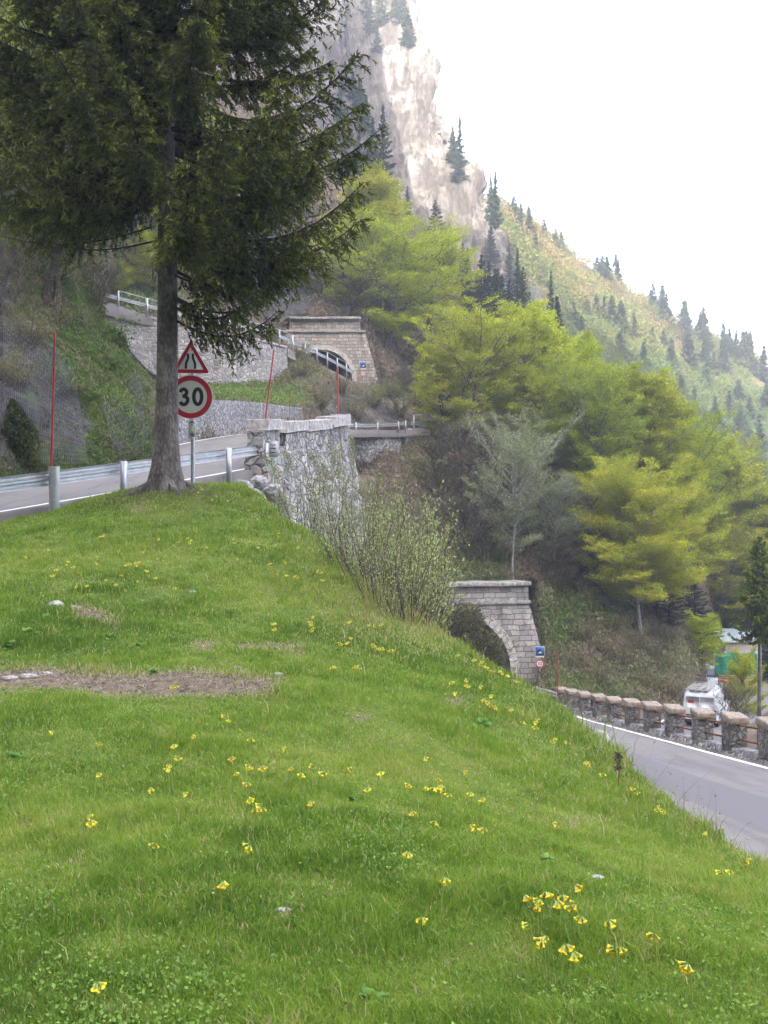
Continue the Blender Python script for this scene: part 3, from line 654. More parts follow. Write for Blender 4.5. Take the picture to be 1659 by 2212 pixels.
# ------------------------------------------------------------------ stone walls
def wall(name, L, H, thick, mat, label, capmat=None, caph=.16, over=.06, n=60, batter=.0, back=1., seg=None, cat='stone wall'):
    """L: base polyline (x,y,z); H: heights at the L vertices; back=+1 thickness towards +normal"""
    L = np.asarray(L, float); A = np.c_[L, H]; C = resample(A, n); p = C[:, :3]; h = C[:, 3]
    T = np.gradient(p, axis=0); T[:, 2] = 0; T /= np.linalg.norm(T, axis=1)[:, None]; N = np.stack([-T[:, 1], T[:, 0], 0 * T[:, 0]], 1) * back
    k = 10; t = np.linspace(0, 1, k)
    front = p[:, None] + N[:, None] * (batter * h[:, None] * t[None])[..., None]; front[..., 2] = p[:, None, 2] + h[:, None] * t[None]
    front = front + N[:, None] * ((fbm(front, 2.2, 3, 31) - .5) * .12)[..., None]
    top_b = front[:, -1] + N * thick; bot_b = top_b.copy(); bot_b[:, 2] = p[:, 2] - .2
    G = np.concatenate([front, top_b[:, None], bot_b[:, None]], 1)
    mb = MB(); mb.grid(G)
    for e in (0, -1):
        g = G[e]; bq = g[:k] + N[e] * thick; mb.grid(np.stack([g[:k], bq]))
    root = thing(name, p[0], label, cat)
    mb.build('wall_face', mat, root, smooth=False, world=True)
    if capmat:
        cb = MB(); n2 = seg or max(2, int(np.linalg.norm(p[-1] - p[0]) / 1.1)); ii = np.linspace(0, len(p) - 1, n2 + 1)
        for a, b in zip(ii[:-1], ii[1:]):
            q = [np.array([np.interp(x, np.arange(len(p)), front[:, -1, d]) for d in range(3)]) for x in (a + .02, b - .02)]
            nn_ = N[int(a)]; f0, f1 = q[0] - nn_ * over, q[1] - nn_ * over; b0, b1 = q[0] + nn_ * (thick + over), q[1] + nn_ * (thick + over)
            jz = rng.uniform(-.015, .015); V = [f0, f1, b1, b0] + [x + np.array([0, 0, caph + jz]) for x in (f0, f1, b1, b0)]
            V = [x + np.array([0, 0, .004]) for x in V]
            cb.add(V, [(0, 1, 2, 3), (4, 5, 6, 7), (0, 1, 5, 4), (1, 2, 6, 5), (2, 3, 7, 6), (3, 0, 4, 7)])
        cb.build('coping', capmat, root, world=True, bevel=.02)
    return root
w1 = [P(350, 962, 47), P(396, 953, 51.5), P(490, 944, 59.6), P(565, 936, 67.6), P(657, 925, 78.5)]
wall('retaining_wall', [q - np.array([0, 0, .1]) for q in w1], [2.2, 2.0, 2.1, 2.0, 1.55], .5, MT['rubble'], 'low grey rubble wall behind the speed sign at the far side of the road', batter=.1)
w2 = [P(225, 690, 83), P(320, 800, 84.5), P(385, 828, 85.0), P(500, 834, 86.8), P(565, 832, 90), P(622, 800, 94.6)]
tops = [P(225, 655, 83)[2], P(320, 686, 84.5)[2], P(385, 700, 85)[2], P(500, 724, 86.8)[2], P(565, 737, 90)[2], P(622, 752, 94.6)[2]]
wall('retaining_wall', w2, [t - q[2] for t, q in zip(tops, w2)], .5, MT['rubble2'], 'tall pale rubble retaining wall under the uppermost guardrail', MT['concrete'], .18, .08, batter=.06, seg=26)
w2b = [P(622, 772, 94.9), P(700, 806, 101.2), P(765, 838, 107.4)]
wall('kerb_wall', w2b, [.75, .62, .55], .4, MT['concrete'], 'low concrete kerb wall under the railing dropping towards the upper tunnel', cat='kerb wall')
w3 = [np.array([-2.1, 52, .5]), P(755, 1012, 86.2), P(800, 1010, 89), P(850, 1003, 92), P(868, 968, 93.6)]
wtop = [3.9] + [P(a, b, c)[2] for a, b, c in [(755, 946, 86.2), (800, 944, 89), (850, 940, 92), (868, 940, 93.6)]]
wall('retaining_wall', w3, [t - q[2] for t, q in zip(wtop, w3)], .6, MT['boulderwall'], 'round boulder retaining wall below the short guardrail beyond the parapet', MT['concrete'], .22, .05, batter=.08, seg=24)

# main buttressed wall with its parapet blocks, in front of the second bend
root = thing('parapet_wall', (-3.4, 34.9, -.8), 'tall weathered stone wall with a block parapet, right after the guardrail end', 'stone wall')
pb_ = resample([(-3.78, 33.9, -1.0), (-3.32, 37, -1.6), (-2.85, 40, -2.1), (-2.0, 44.2, -2.2), (-1.55, 47.5, -2.3), (-1.6, 50.5, -2.0)], 60)
pb_ = resample(pb_, 120)
tz = np.interp(pb_[:, 1], [33.9, 37, 40, 44, 47.5, 50.5], [1.75, 2.05, 2.35, 2.8, 3.15, 3.4])
T = np.gradient(pb_, axis=0); T[:, 2] = 0; T /= np.linalg.norm(T, axis=1)[:, None]; Nn = np.stack([-T[:, 1], T[:, 0], 0 * T[:, 0]], 1)
t = np.linspace(0, 1, 26); front = pb_[:, None] - Nn[:, None] * ((.9 * (1 - t))[None, :, None]); front[..., 2] = pb_[:, None, 2] + (tz - pb_[:, 2])[:, None] * t[None]
front += -Nn[:, None] * ((fbm(front, 1.6, 4, 41) - .5) * 1.15 * np.clip(1.15 - t, 0, 1)[None] + (fbm(front, 5.5, 3, 43) - .5) * .16)[..., None]
bk = front[:, -1] + Nn * .55; bb = bk.copy(); bb[:, 2] -= 5
mb = MB(); mb.grid(np.concatenate([front, bk[:, None], bb[:, None]], 1)); 
[mb.grid(np.stack([front[e], front[e] + Nn[e] * np.array([.55 + .9 * (1 - x) for x in t])[:, None]])) for e in (0, -1)]; mb.build('wall_face', MT['boulderwall'], root, world=True)
def along(yv): 
    return np.array([np.interp(yv, pb_[:, 1], front[:, -1, 0]), yv, np.interp(yv, pb_[:, 1], front[:, -1, 2])])
def block(mbx, y0, y1, z0, z1, w0=.55, off=0., jit=.02):
    a, b = along(y0), along(y1); d = b - a; dn = d / np.linalg.norm(d[:2]); nn_ = np.array([-dn[1], dn[0], 0])
    V = []
    for zz in (z0, z1):
        for q, n_ in ((a, -off), (b, -off), (b, w0 + off), (a, w0 + off)): V.append(q + nn_ * n_ + np.array([0, 0, zz]) + rng.uniform(-jit, jit, 3))
    mbx.add(V, [(0, 1, 2, 3), (4, 5, 6, 7), (0, 1, 5, 4), (1, 2, 6, 5), (2, 3, 7, 6), (3, 0, 4, 7)])
for (y0, y1, z0, z1, nm, mm, off) in [(36.3, 37.25, 0, .18, 'pier', 'rubble', -.03), (34.0, 36.3, 0, .75, 'pier', 'boulderwall', .0), (37.2, 40.1, 0, .62, 'pier', 'boulderwall', .0), (40.15, 43.5, 0, .54, 'pier', 'boulderwall', 0.), (43.55, 47.6, 0, .60, 'pier', 'rubble', 0.),
                             (34.3, 36.65, .76, 1.1, 'coping_block', 'cap', .10), (36.95, 40.2, .64, .98, 'coping_block', 'cap', .10), (40.3, 43.6, .56, .95, 'coping_block', 'cap', .10), (43.7, 46.6, .62, 1.05, 'coping_block', 'cap', .12), (46.7, 48.0, .64, 1.08, 'coping_block', 'cap', .12)]:
    q = MB(); block(q, y0, y1, z0, z1, .5, off); q.build(nm, MT[mm], root, world=True, bevel=.03)
q = MB()
for zz in (.22, .48): q.tube([along(y) + np.array([-.25, 0, zz]) for y in (36.2, 38, 40, 43, 45, 47)], .04, 6)
q.build('rail', MT['rust'], root, world=True)
# dark striped block row on the inner side of the same bend
mb = MB()
for k in range(15):
    y0 = 54 + k * 1.35; x0 = np.interp(y0, OUT[:, 1], OUT[:, 0]); z0 = glz(y0)
    mb.box((x0 - .1 , y0, z0 + .28), (.4, .95, .62 + .0), 0, jit=.02)
root = thing('marker_blocks', (-2.3, 54, 4), 'row of low dark kerb blocks just behind the parapet coping', 'kerb blocks'); mb.build('block_row', MT['cap'], root, world=True)

# ------------------------------------------------------------------ tunnel portals
def portal(name, loc, rz, cx, r, legs, h_str, H, half_top, half_str, half_base, mat, label, ringw, depth, tube_len, curve):
    root = thing(name, loc, label, 'tunnel portal'); root.rotation_euler = (0, 0, rz)
    spring = legs; n = 28
    inner = [(cx - r, 0)] + [(cx + r * math.cos(a), spring + r * math.sin(a)) for a in np.linspace(math.pi, 0, n)] + [(cx + r, 0)]
    def outl(x, z):    # push a point to the outline along a ray from (cx, spring)
        if z <= 0.0: return (-half_base, 0) if x < cx else (half_base, 0)
        dx, dz = x - cx, z - spring; best = 1e9
        segs = [((-half_base, 0), (-half_str, h_str)), ((-half_str, h_str), (half_str, h_str)), ((half_str, h_str), (half_base, 0))]
        for (x1, z1), (x2, z2) in segs:
            ex, ez = x2 - x1, z2 - z1; den = dx * ez - dz * ex
            if abs(den) < 1e-9: continue
            t_ = ((x1 - cx) * ez - (z1 - spring) * ex) / den; s_ = ((x1 - cx) * dz - (z1 - spring) * dx) / den
            if t_ > 0 and -1e-6 <= s_ <= 1 + 1e-6: best = min(best, t_)
        return (cx + dx * best, spring + dz * best)
    outer = [outl(x, z) for x, z in inner]
    # snap the nearest samples to the two upper corners
    for cxn in ((-half_str, h_str), (half_str, h_str)):
        i = min(range(len(outer)), key=lambda k: (outer[k][0] - cxn[0]) ** 2 + (outer[k][1] - cxn[1]) ** 2); outer[i] = cxn
    m = len(inner); K = 5; G = np.zeros((m, K + 3, 3))
    bat = .10
    for i in range(m):
        (x1, z1), (x2, z2) = inner[i], outer[i]
        G[i, 0] = (x1, depth, z1)
        for k in range(K + 1):
            f = k / K; z = z1 + (z2 - z1) * f; G[i, 1 + k] = (x1 + (x2 - x1) * f, z * bat * .35, z)
        G[i, K + 2] = (x2, depth, z2)
    mb = MB(); mb.grid(G); mb.add([(-half_top, .26, h_str), (half_top, .26, h_str), (half_top, depth, h_str), (-half_top, depth, h_str)] + [(-half_top, .30, H - .25), (half_top, .30, H - .25), (half_top, depth, H - .25), (-half_top, depth, H - .25)],
                         [(0, 1, 5, 4), (1, 2, 6, 5), (2, 3, 7, 6), (3, 0, 4, 7)])
    mb.build('masonry_face', mat, root)
    c = MB(); n2 = int(half_top * 2 / 1.0)
    for k in range(n2):
        a = -half_top - .1 + (2 * half_top + .2) * k / n2; b = -half_top - .1 + (2 * half_top + .2) * (k + 1) / n2
        c.box(((a + b) / 2, depth / 2 + .05 + rng.uniform(-.02, .02), H - .115 + rng.uniform(-.02, .02)), (b - a - .015, depth + .3, .25), jit=.012)
    c.build('coping', MT['cap'], root, bevel=.02)
    c = MB(); n2 = int(half_str * 2 / .9)
    for k in range(n2):
        a = -half_str - .08 + (2 * half_str + .16) * k / n2; b = -half_str - .08 + (2 * half_str + .16) * (k + 1) / n2
        c.box(((a + b) / 2, depth / 2 + .04, h_str + .02), (b - a - .012, depth + .05, .24), jit=.01)
    c.build('string_course', MT['cap'], root, bevel=.02)
    c = MB(); nv_ = 31
    for k in range(nv_):
        a0 = math.pi * k / nv_ + .008; a1 = math.pi * (k + 1) / nv_ - .008; R2 = r + ringw
        V = [(cx + q_ * math.cos(a), y, spring + q_ * math.sin(a)) for y in (-.03, depth - .1) for q_, a in ((r - .02, a0), (R2, a0), (R2, a1), (r - .02, a1))]
        c.add(np.array(V) + rng.uniform(-.012, .012, (8, 3)), [(0, 1, 2, 3), (4, 5, 6, 7), (0, 1, 5, 4), (1, 2, 6, 5), (2, 3, 7, 6), (3, 0, 4, 7)])
    for s_ in (-1, 1):
        if legs > .3: c.box((cx + s_ * (r + ringw / 2 - .01), depth / 2 - .06, legs / 2), (ringw, depth + .02, legs), jit=.01)
    c.build('arch_ring', MT['ringstone'], root, bevel=.02)
    # the tunnel behind
    L = 24; Gt = np.zeros((L, m, 3))
    for j in range(L):
        f = j / (L - 1); yy = depth - .3 + tube_len * f; ox = curve * f * f
        for i, (x, z) in enumerate(inner):
            k = 1.03 + .08 * (vnoise(np.array([[x * .8, yy * .6, z * .8]]))[0] - .5)
            Gt[j, i] = (cx + ox + (x - cx) * k, yy, max(z, 0) * k - (.15 if z <= 0 else 0))
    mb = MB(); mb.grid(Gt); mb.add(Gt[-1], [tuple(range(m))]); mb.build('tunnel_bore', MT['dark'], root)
    return root
portal('tunnel_portal', P(975, 1480, 76.0), R(13), -.05, 4.45, .6, 5.62, 7.05, 5.75, 5.75, 7.2, MT['ashlar2'], 'lower grey stone tunnel portal beside the road edge parapet', .52, 2.2, 18, -5)
portal('tunnel_portal', P(701, 833, 110), 0, -.25, 3.05, .6, 5.45, 6.9, 3.55, 4.05, 5.5, MT['ashlar'], 'upper yellowish stone tunnel portal high on the mountainside', .42, 2.0, 16, -4)

# ------------------------------------------------------------------ guardrails
WP = np.array([(0, 0), (.02, .02), (.075, .05), (.075, .10), (.02, .14), (.02, .17), (.075, .21), (.075, .26), (.02, .29), (0, .31)])
def beam(mb, L, n, zb, side=1.0, thick=.006):
    C = resample(L, n); T = np.gradient(C, axis=0); T[:, 2] = 0; T /= np.linalg.norm(T, axis=1)[:, None]; N = np.stack([-T[:, 1], T[:, 0], 0 * T[:, 0]], 1) * side
    G = C[:, None] + N[:, None] * WP[None, :, :1]; G[..., 2] += WP[None, :, 1] + zb
    G2 = G[:, ::-1] - N[:, None] * thick * 3
    mb.grid(np.concatenate([G, G2, G[:, :1]], 1)); return C, N
def guardrail(label, L, posts, zb, ph, group=None, hand=False, side=1., wpost=.12, off=-.09, n=60, tilt=None):
    root = thing('guardrail', L[0], label, 'guardrail', group)
    mb = MB(); C, N = beam(mb, np.asarray(L, float), n, zb, side); mb.build('beam', MT['steel'], root, smooth=True, world=True)
    Lr = np.asarray(L, float); A = resample(Lr, 300); s = np.concatenate([[0], np.cumsum(np.linalg.norm(np.diff(A, axis=0), axis=1))])
    Ta = np.gradient(A, axis=0); rzs = np.arctan2(Ta[:, 1], Ta[:, 0]); pp = []
    for k, sp in enumerate(posts):
        i = int(np.clip(np.searchsorted(s, sp), 0, 299)); nn_ = np.array([-math.sin(rzs[i]), math.cos(rzs[i]), 0]) * side
        b = A[i] + nn_ * off; q = MB()
        # C-section post
        th = rzs[i]; ax = np.array([math.cos(th), math.sin(th), 0]); h2 = ph; tl = (tilt[k] if tilt else 0)
        for (dx, dy, wx, wy) in ((0, -.045, wpost, .008), (-wpost / 2, 0, .008, .09), (wpost / 2, 0, .008, .09), (-wpost / 2 + .02, .045, .04, .008), (wpost / 2 - .02, .045, .04, .008)):
            q.box(b + ax * (dx) + nn_ * dy + np.array([0, 0, (h2 - .3) / 2]), (wx, wy, h2 + .3), th)
        for zz in (zb + .08, zb + .23): q.tube([b + np.array([0, 0, zz]) , b + np.array([0, 0, zz]) + nn_ * .09], .03, 6)
        q.build('post', MT['steel'], root, world=True); pp.append(b + np.array([0, 0, h2]))
    if hand:
        q = MB(); q.tube(pp, .03, 6); q.build('handrail', MT['steel'], root, world=True, smooth=True)
    return root, A, s
GL = [(gline(y) + .12, y, glz(y)) for y in (4, 10, 15, 19, 22.5, 26.5, 31, 34.6)]
A_ = resample(GL, 300); s_ = np.concatenate([[0], np.cumsum(np.linalg.norm(np.diff(A_, axis=0), axis=1))])
def s_at(y): return float(np.interp(y, A_[:, 1], s_))
gr, _, _ = guardrail('galvanised crash barrier with four posts passing behind the spruce trunk', GL, [s_at(y) for y in (13.0, 18.0, 26.4, 31.8, 34.35)], .46, .80, side=1., wpost=.16, off=-.12, n=120)
# round sturdier post
b = np.array([gline(23.7) + .25, 23.7, glz(23.7) - .3]); q = MB(); q.tube([b, b + np.array([0, 0, 1.18])], .115, 16); q.build('round_post', MT['steel'], gr, smooth=True, world=True)
e = A_[-1]; q = MB(); q.prism([(-.05, .34), (.33, .36), (.36, .46), (.36, .80), (.30, .86), (-.05, .84)], 0, .02)
for k in range(2): q.add(np.array([(.04, -.05, .52 + k * .19), (.26, -.01, .50 + k * .19), (.26, -.01, .58 + k * .19)]), [(0, 1, 2)])
ep = q.build('end_plate', MT['steel'], gr); ep.location = tuple(e - np.array(gr.location) + np.array([.05, -.1, .0]))
# end plate louvre gaps
q = MB()
for k in range(3): q.prism([(.05, .50 + k * .12), (.27, .475 + k * .12), (.27, .525 + k * .12)], -.006, -.002)
lv = q.build('louvre', MT['dark'], ep)

UL = [P(225, 656, 82.8), P(385, 697, 85.6), P(500, 720, 87.5), P(600, 743, 93), P(700, 787, 100.8), P(765, 822, 107.5)]
UL = [q + np.array([0, 0, .12]) for q in UL]
Lt = float(np.sum(np.linalg.norm(np.diff(resample(UL, 300), axis=0), axis=1)))
guardrail('guardrail with handrail on the pale retaining wall, running down to the upper tunnel', UL, list(np.arange(1.0, Lt - .3, 2.25)), .45, 1.12, hand=True, off=-.05, wpost=.14)
ML = [P(752, 933, 86.0) + np.array([0, 0, .1]), P(800, 931, 88.8), P(850, 928, 91.6), P(874, 926, 93.5)]
guardrail('short guardrail above the boulder wall, right of the stone parapet', ML, [1., 4.2, 7.4, 9.6], .30, .66)
ML2 = [P(889, 926, 94.5), P(960, 922, 98.), P(1040, 918, 102), P(1115, 914, 106)]
guardrail('grey railing with handrail partly hidden by the yellow green trees', ML2, list(np.arange(.2, 16, 2.4)), .30, 1.15, hand=True)
w4 = [P(876, 968, 93.8), P(890, 950, 94.8), P(960, 945, 98.3), P(1040, 942, 102.3), P(1115, 938, 106.3)]
wall('kerb_wall', w4, [.9, 1.0, .9, .9, .9], .5, MT['concrete'], 'concrete edge wall below the railing behind the yellow green trees', cat='kerb wall')
RL = [(XR + .35 , 58.5, zlow(58.5)), (XR + .25, 63, zlow(63)), (XR - .15, 67, zlow(67)), (XR - .6, 71, zlow(71))]
guardrail('short guardrail at the mouth of the lower tunnel', RL, [.3, 3.5, 7, 10.5], .40, .72)

# ------------------------------------------------------------------ pillar parapet along the lower road
root = thing('pillar_parapet', (XR + .35, 57.8, zlow(57.8)), 'row of squat stone pillars with brown capstones and rusty rails along the lower road', 'parapet')
PY = [57.8, 54.7, 51.3, 47.9, 44.8, 41.5, 38.4, 35.5, 32.4, 29.4, 26.5, 23.6, 20.6, 17.6]
xp = XR + .38
for y in PY:
    z = float(zlow(y)); q = MB(); q.box((xp, y, z + .33), (.44, .78, .98), jit=.015); pl = q.build('pillar', MT['pillar'], root, world=True, bevel=.02)
    c = MB(); c.box((xp + rng.uniform(-.02, .02), y + rng.uniform(-.03, .03), z + .915), (.55, .96, .18), rng.uniform(-.05, .05), jit=.015)
    V = np.concatenate(c.V) - wloc(root); me = mesh('capstone', V, [np.array(c.F[4])], MT['capbrown']); cp = obj('capstone', me, pl)
    bv = cp.modifiers.new('edge', 'BEVEL'); bv.width = .03; bv.segments = 2
for a, b in zip(PY[:-1], PY[1:]):
    for zz in (.36, .74):
        q = MB(); q.tube([(xp, a - .3, zlow(a - .3) + zz), (xp, b + .3, zlow(b + .3) + zz)], .032, 6); q.build('rail', MT['rust'], root, world=True)
q = MB(); yy = np.linspace(59, 10, 50)
G = np.array([[(xp - .3, y, zlow(y) - .3), (xp - .2, y, zlow(y) + .14), (xp + .2, y, zlow(y) + .15), (xp + .3, y, zlow(y) - 1.8)] for y in yy]); q.grid(G); q.build('base_kerb', MT['rubble'], root, world=True)
# ------------------------------------------------------------------ signs
def ribbon(mb, pts, wd, y, n=26, closed=False):
    p = np.array(pts, float); 
    if not closed: p = cr(p, n)
    T = np.gradient(p, axis=0) if not closed else np.roll(p, -1, 0) - np.roll(p, 1, 0)
    T /= np.linalg.norm(T, axis=1)[:, None]; Nn = np.stack([-T[:, 1], T[:, 0]], 1) * wd / 2
    a, b = p + Nn, p - Nn; m = len(p)
    V = [(q[0], y, q[1]) for q in a] + [(q[0], y, q[1]) for q in b]
    mb.add(V, [(i, (i + 1) % m, m + (i + 1) % m, m + i) for i in range(m if closed else m - 1)])
def ring(mb, r0, r1, y, k=48, c=(0, 0), yb=None):
    a = np.arange(k) * 2 * math.pi / k
    G = lambda r, yy: np.stack([c[0] + r * np.cos(a), np.full(k, yy), c[1] + r * np.sin(a)], 1)
    if r0 > 0: mb.add(np.concatenate([G(r0, y), G(r1, y)]), [(i, (i + 1) % k, k + (i + 1) % k, k + i) for i in range(k)])
    else: mb.add(G(r1, y), [tuple(range(k))])
    if yb is not None: mb.add(np.concatenate([G(r1, y), G(r1, yb)]), [(i, (i + 1) % k, k + (i + 1) % k, k + i) for i in range(k)]); mb.add(G(r1, yb), [tuple(range(k))])
def rtri(s, rr, cz=0, n=6):
    """rounded triangle outline: side s, corner radius rr, centred on its bottom mid at z=cz"""
    C = [(-s / 2, 0), (s / 2, 0), (0, s * .866)]; cen = (0, s * .2887); out = []
    for i, (x, z) in enumerate(C):
        dx, dz = cen[0] - x, cen[1] - z; L_ = math.hypot(dx, dz); ox, oz = x + dx / L_ * rr * 2, z + dz / L_ * rr * 2
        a0 = math.atan2(-dz, -dx)
        for k in range(n + 1): a = a0 - math.pi / 3 + 2 * math.pi / 3 * k / n; out.append((ox + rr * math.cos(a), cz + oz + rr * math.sin(a)))
    return out
def rrect(w_, h_, r, c=(0, 0), n=4):
    out = []
    for sx, sz, a0 in ((1, 1, 0), (-1, 1, 90), (-1, -1, 180), (1, -1, 270)):
        for k in range(n + 1): a = R(a0 + 90 * k / n); out.append((c[0] + sx * (w_ / 2 - r) + r * math.cos(a), c[1] + sz * (h_ / 2 - r) + r * math.sin(a)))
    return out
def text(name, s, size, mat, parent, loc, sx=1., off=0.):
    cu = bpy.data.curves.new(name, 'FONT'); cu.body = s; cu.size = size; cu.align_x = 'CENTER'; cu.align_y = 'CENTER'; cu.offset = off; cu.extrude = .0008
    o = bpy.data.objects.new(name, cu); COL.objects.link(o); bpy.context.view_layer.update()
    me = bpy.data.meshes.new_from_object(o); bpy.data.objects.remove(o); me.materials.clear(); me.materials.append(mat)
    o = obj(name, me, parent, loc); o.rotation_euler = (R(90), 0, 0); o.scale = (sx, 1, 1); return o

SY = 22.6; sc_ = SY / F_PX
bx_, bz_ = P(416, 1052, SY)[0], float(zground(np.array([P(416, 0, SY)[0]]), np.array([SY]))[0])
sg = thing('road_sign', (bx_, SY, bz_), 'road narrows triangle over a red ringed 30 speed limit disc, right beside the spruce trunk', 'road sign')
sg.rotation_euler = (0, 0, R(4))
Z = lambda v: (1106 - v) * sc_ - bz_
X_ = lambda u: (u - 416) * sc_
q = MB(); q.tube([(0, .05, -.3), (0, .05, Z(745))], .046, 14); q.build('pole', MT['steel'], sg, smooth=True)
q = MB(); q.prism([(-.05, Z(953)), (.05, Z(947)), (.05, Z(941.5)), (-.05, Z(948))], 0, .002); q.build('reflector_strip', MT['signwhite'], sg)
cx_, cz_ = X_(412), Z(857.5)
q = MB(); ring(q, 0, .452, -.004, 64, (cx_, cz_), .018); dp = q.build('speed_disc', MT['signwhite'], sg)
q = MB(); ring(q, .335, .438, -.0065, 64, (cx_, cz_)); q.build('red_ring', MT['signred'], dp)
q = MB(); k_ = .108 * sc_ * 1.0
f3 = lambda x, y: (cx_ + (x - 535) * k_, cz_ - (y - 1140) * k_)
th = np.linspace(0, 2 * math.pi, 41)[:-1]
ribbon(q, [f3(676 + 78 * math.cos(a), 1135 - 153 * math.sin(a)) for a in th], 72 * k_, -.0085, closed=True)
ribbon(q, [f3(*p) for p in [(332, 1050), (350, 1005), (405, 985), (455, 1025), (452, 1075), (415, 1118), (372, 1126)]], 70 * k_, -.0085, 40)
ribbon(q, [f3(*p) for p in [(372, 1126), (425, 1130), (473, 1170), (477, 1225), (440, 1280), (390, 1294), (350, 1275), (335, 1235)]], 72 * k_, -.0090, 40)
q.build('numeral', MT['black'], dp)
tz_ = Z(806.5)
q = MB(); q.prism([(cx_ + a, b) for a, b in rtri(.80, .03, tz_)], -.004, .016); tp = q.build('warning_triangle', MT['signwhite'], sg)
A_o = rtri(.775, .028, tz_ + .006); A_i = rtri(.53, .006, tz_ + .078)
q = MB(); n_ = len(A_o); q.add([(cx_ + a, -.0065, b) for a, b in A_o] + [(cx_ + a, -.0065, b) for a, b in A_i], [(i, (i + 1) % n_, n_ + (i + 1) % n_, n_ + i) for i in range(n_)]); q.build('red_border', MT['signred'], tp)
q = MB(); t3 = lambda x, y: (cx_ + (x - 545) * k_, tz_ + (655 - y) * k_)
ribbon(q, [t3(*p) for p in [(450, 565), (453, 500), (458, 450), (480, 395), (497, 340), (490, 262)]], 46 * k_, -.0085)
ribbon(q, [t3(*p) for p in [(634, 565), (632, 500), (630, 450), (608, 395), (590, 340), (592, 262)]], 46 * k_, -.0085)
q.build('symbol', MT['black'], tp)
px_ = X_(415); ap = MB(); ap.prism(rrect(.142, .35, .02, (px_, Z(925.5))), -.004, .012); ap = ap.build('arrow_plate', MT['signwhite'], sg)
q = MB()
for s_ in (1, -1):
    zc = Z(925.5) + s_ * .105; ribbon(q, [(px_, zc - s_ * .045), (px_, zc + s_ * .04)], .016, -.006, 3)
    ribbon(q, [(px_ - .045, zc), (px_, zc + s_ * .05)], .018, -.0065, 3); ribbon(q, [(px_ + .045, zc), (px_, zc + s_ * .05)], .018, -.007, 3)
q.build('arrows', MT['black'], ap)

def tunnel_sign(u, vb, Y, vblue, vdisc, label, base=None):
    b = P(u, vb, Y); s_ = Y / F_PX; z = lambda v: (1106 - v) * s_ - b[2]
    t_ = thing('tunnel_sign', b, label, 'road sign')
    q = MB(); q.tube([(0, .04, -.4), (0, .04, z(vblue) + .25)], .035, 10); q.build('pole', MT['steel'], t_, smooth=True)
    zb = z(vblue); q = MB(); q.prism(rrect(.64, .64, .04, (0, zb)), -.002, .01); pl = q.build('blue_plate', MT['signwhite'], t_)
    q = MB(); q.prism(rrect(.59, .59, .03, (0, zb)), -.006, -.003); q.build('blue_field', MT['blue'], pl)
    q = MB(); a = np.linspace(0, math.pi, 20); q.add([(.19 * math.cos(x), -.009, zb - .13 + .26 * math.sin(x)) for x in a], [tuple(range(20))]); q.build('tunnel_symbol', MT['black'], pl)
    q = MB(); q.add([(-.13, -.011, zb - .14), (.15, -.011, zb - .14), (.10, -.011, zb - .02), (.05, -.011, zb + .02), (.0, -.011, zb - .04)], [(0, 1, 2, 3, 4)]); q.build('road_symbol', MT['signwhite'], pl)
    zp = (zb - .32 + z(vdisc) + .29) / 2; q = MB(); q.prism(rrect(.6, .15, .02, (0, zb - .41)), -.002, .01); lp = q.build('length_plate', MT['signwhite'], t_)
    q = MB()
    for k in range(6): q.prism(rrect(.045, .075, .01, (-.2 + k * .08, zb - .41)), -.005, -.003, )
    q.build('lettering', MT['steel'], lp)
    zd = z(vdisc); q = MB(); ring(q, 0, .30, -.002, 40, (0, zd), .01); d_ = q.build('height_disc', MT['signwhite'], t_)
    q = MB(); ring(q, .215, .29, -.005, 40, (0, zd)); q.build('red_ring', MT['signred'], d_)
    q = MB()
    for s2 in (1, -1): q.add([(-.045, -.008, zd + s2 * .215), (.045, -.008, zd + s2 * .215), (0, -.008, zd + s2 * .15)], [(0, 1, 2)])
    q.build('height_marks', MT['signred'], d_)
    text('numeral', '3,2', .235, MT['black'], d_, (0, -.008, zd), .95, .006)
    return t_
tunnel_sign(1166, 1486, 75.0, 1406.8, 1433.4, 'blue tunnel sign over a round height limit disc beside the lower tunnel mouth').rotation_euler = (0, 0, R(-6))
tunnel_sign(784.5, 836, 109.2, 788.5, 806.8, 'small blue tunnel sign over a height limit disc beside the upper tunnel mouth')
tunnel_sign(957, 922, 97.0, 858, 881, 'blue tunnel sign half hidden by yellow green leaves above the grey railing')

def snow_pole(p0, p1, r, label, k=10):
    t_ = MB(); t_.tube([np.zeros(3), (np.array(p1) - p0) * .98, np.array(p1) - p0], [r, r, r * .6], k)
    o = t_.build('snow_pole', MT['red'], smooth=True); o.location = tuple(float(c) for c in p0); setp(o, label, 'snow pole')
    return o
snow_pole(P(111, 1016, 23.7), P(118, 718, 23.7), .027, 'red snow pole standing on the thick round guardrail post at far left')
snow_pole(P(567, 958, 34.4), P(592, 755, 34.6), .024, 'leaning red snow pole at the end of the guardrail by the speed sign')
snow_pole(P(730, 925, 47.0), P(729, 792, 47.0), .036, 'red snow pole on the right end of the block parapet')
snow_pole(P(624, 932, 53.8), P(627, 842, 53.8), .014, 'thin red snow pole behind the middle of the block parapet')
snow_pole(P(568, 935, 66.5), P(569, 852, 66.5), .015, 'faint thin red snow pole in front of the low rubble wall')
snow_pole(P(1205, 1503, 57.0), P(1204, 1405, 57.0), .030, 'rusty red snow pole rising behind the first stone pillars')
snow_pole(P(656, 925, 80.3), P(655, 862, 80.3), .05, 'stubby pinkish red pole at the right end of the low rubble wall')
q = MB(); q.tube([(0, 0, 0), (0, 0, .5)], .05, 10); b_ = P(387, 957, 51.0); root = thing('delineator_post', b_, 'small white road edge post with black top, just right of the spruce trunk', 'marker post'); q.build('post', MT['white'], root)
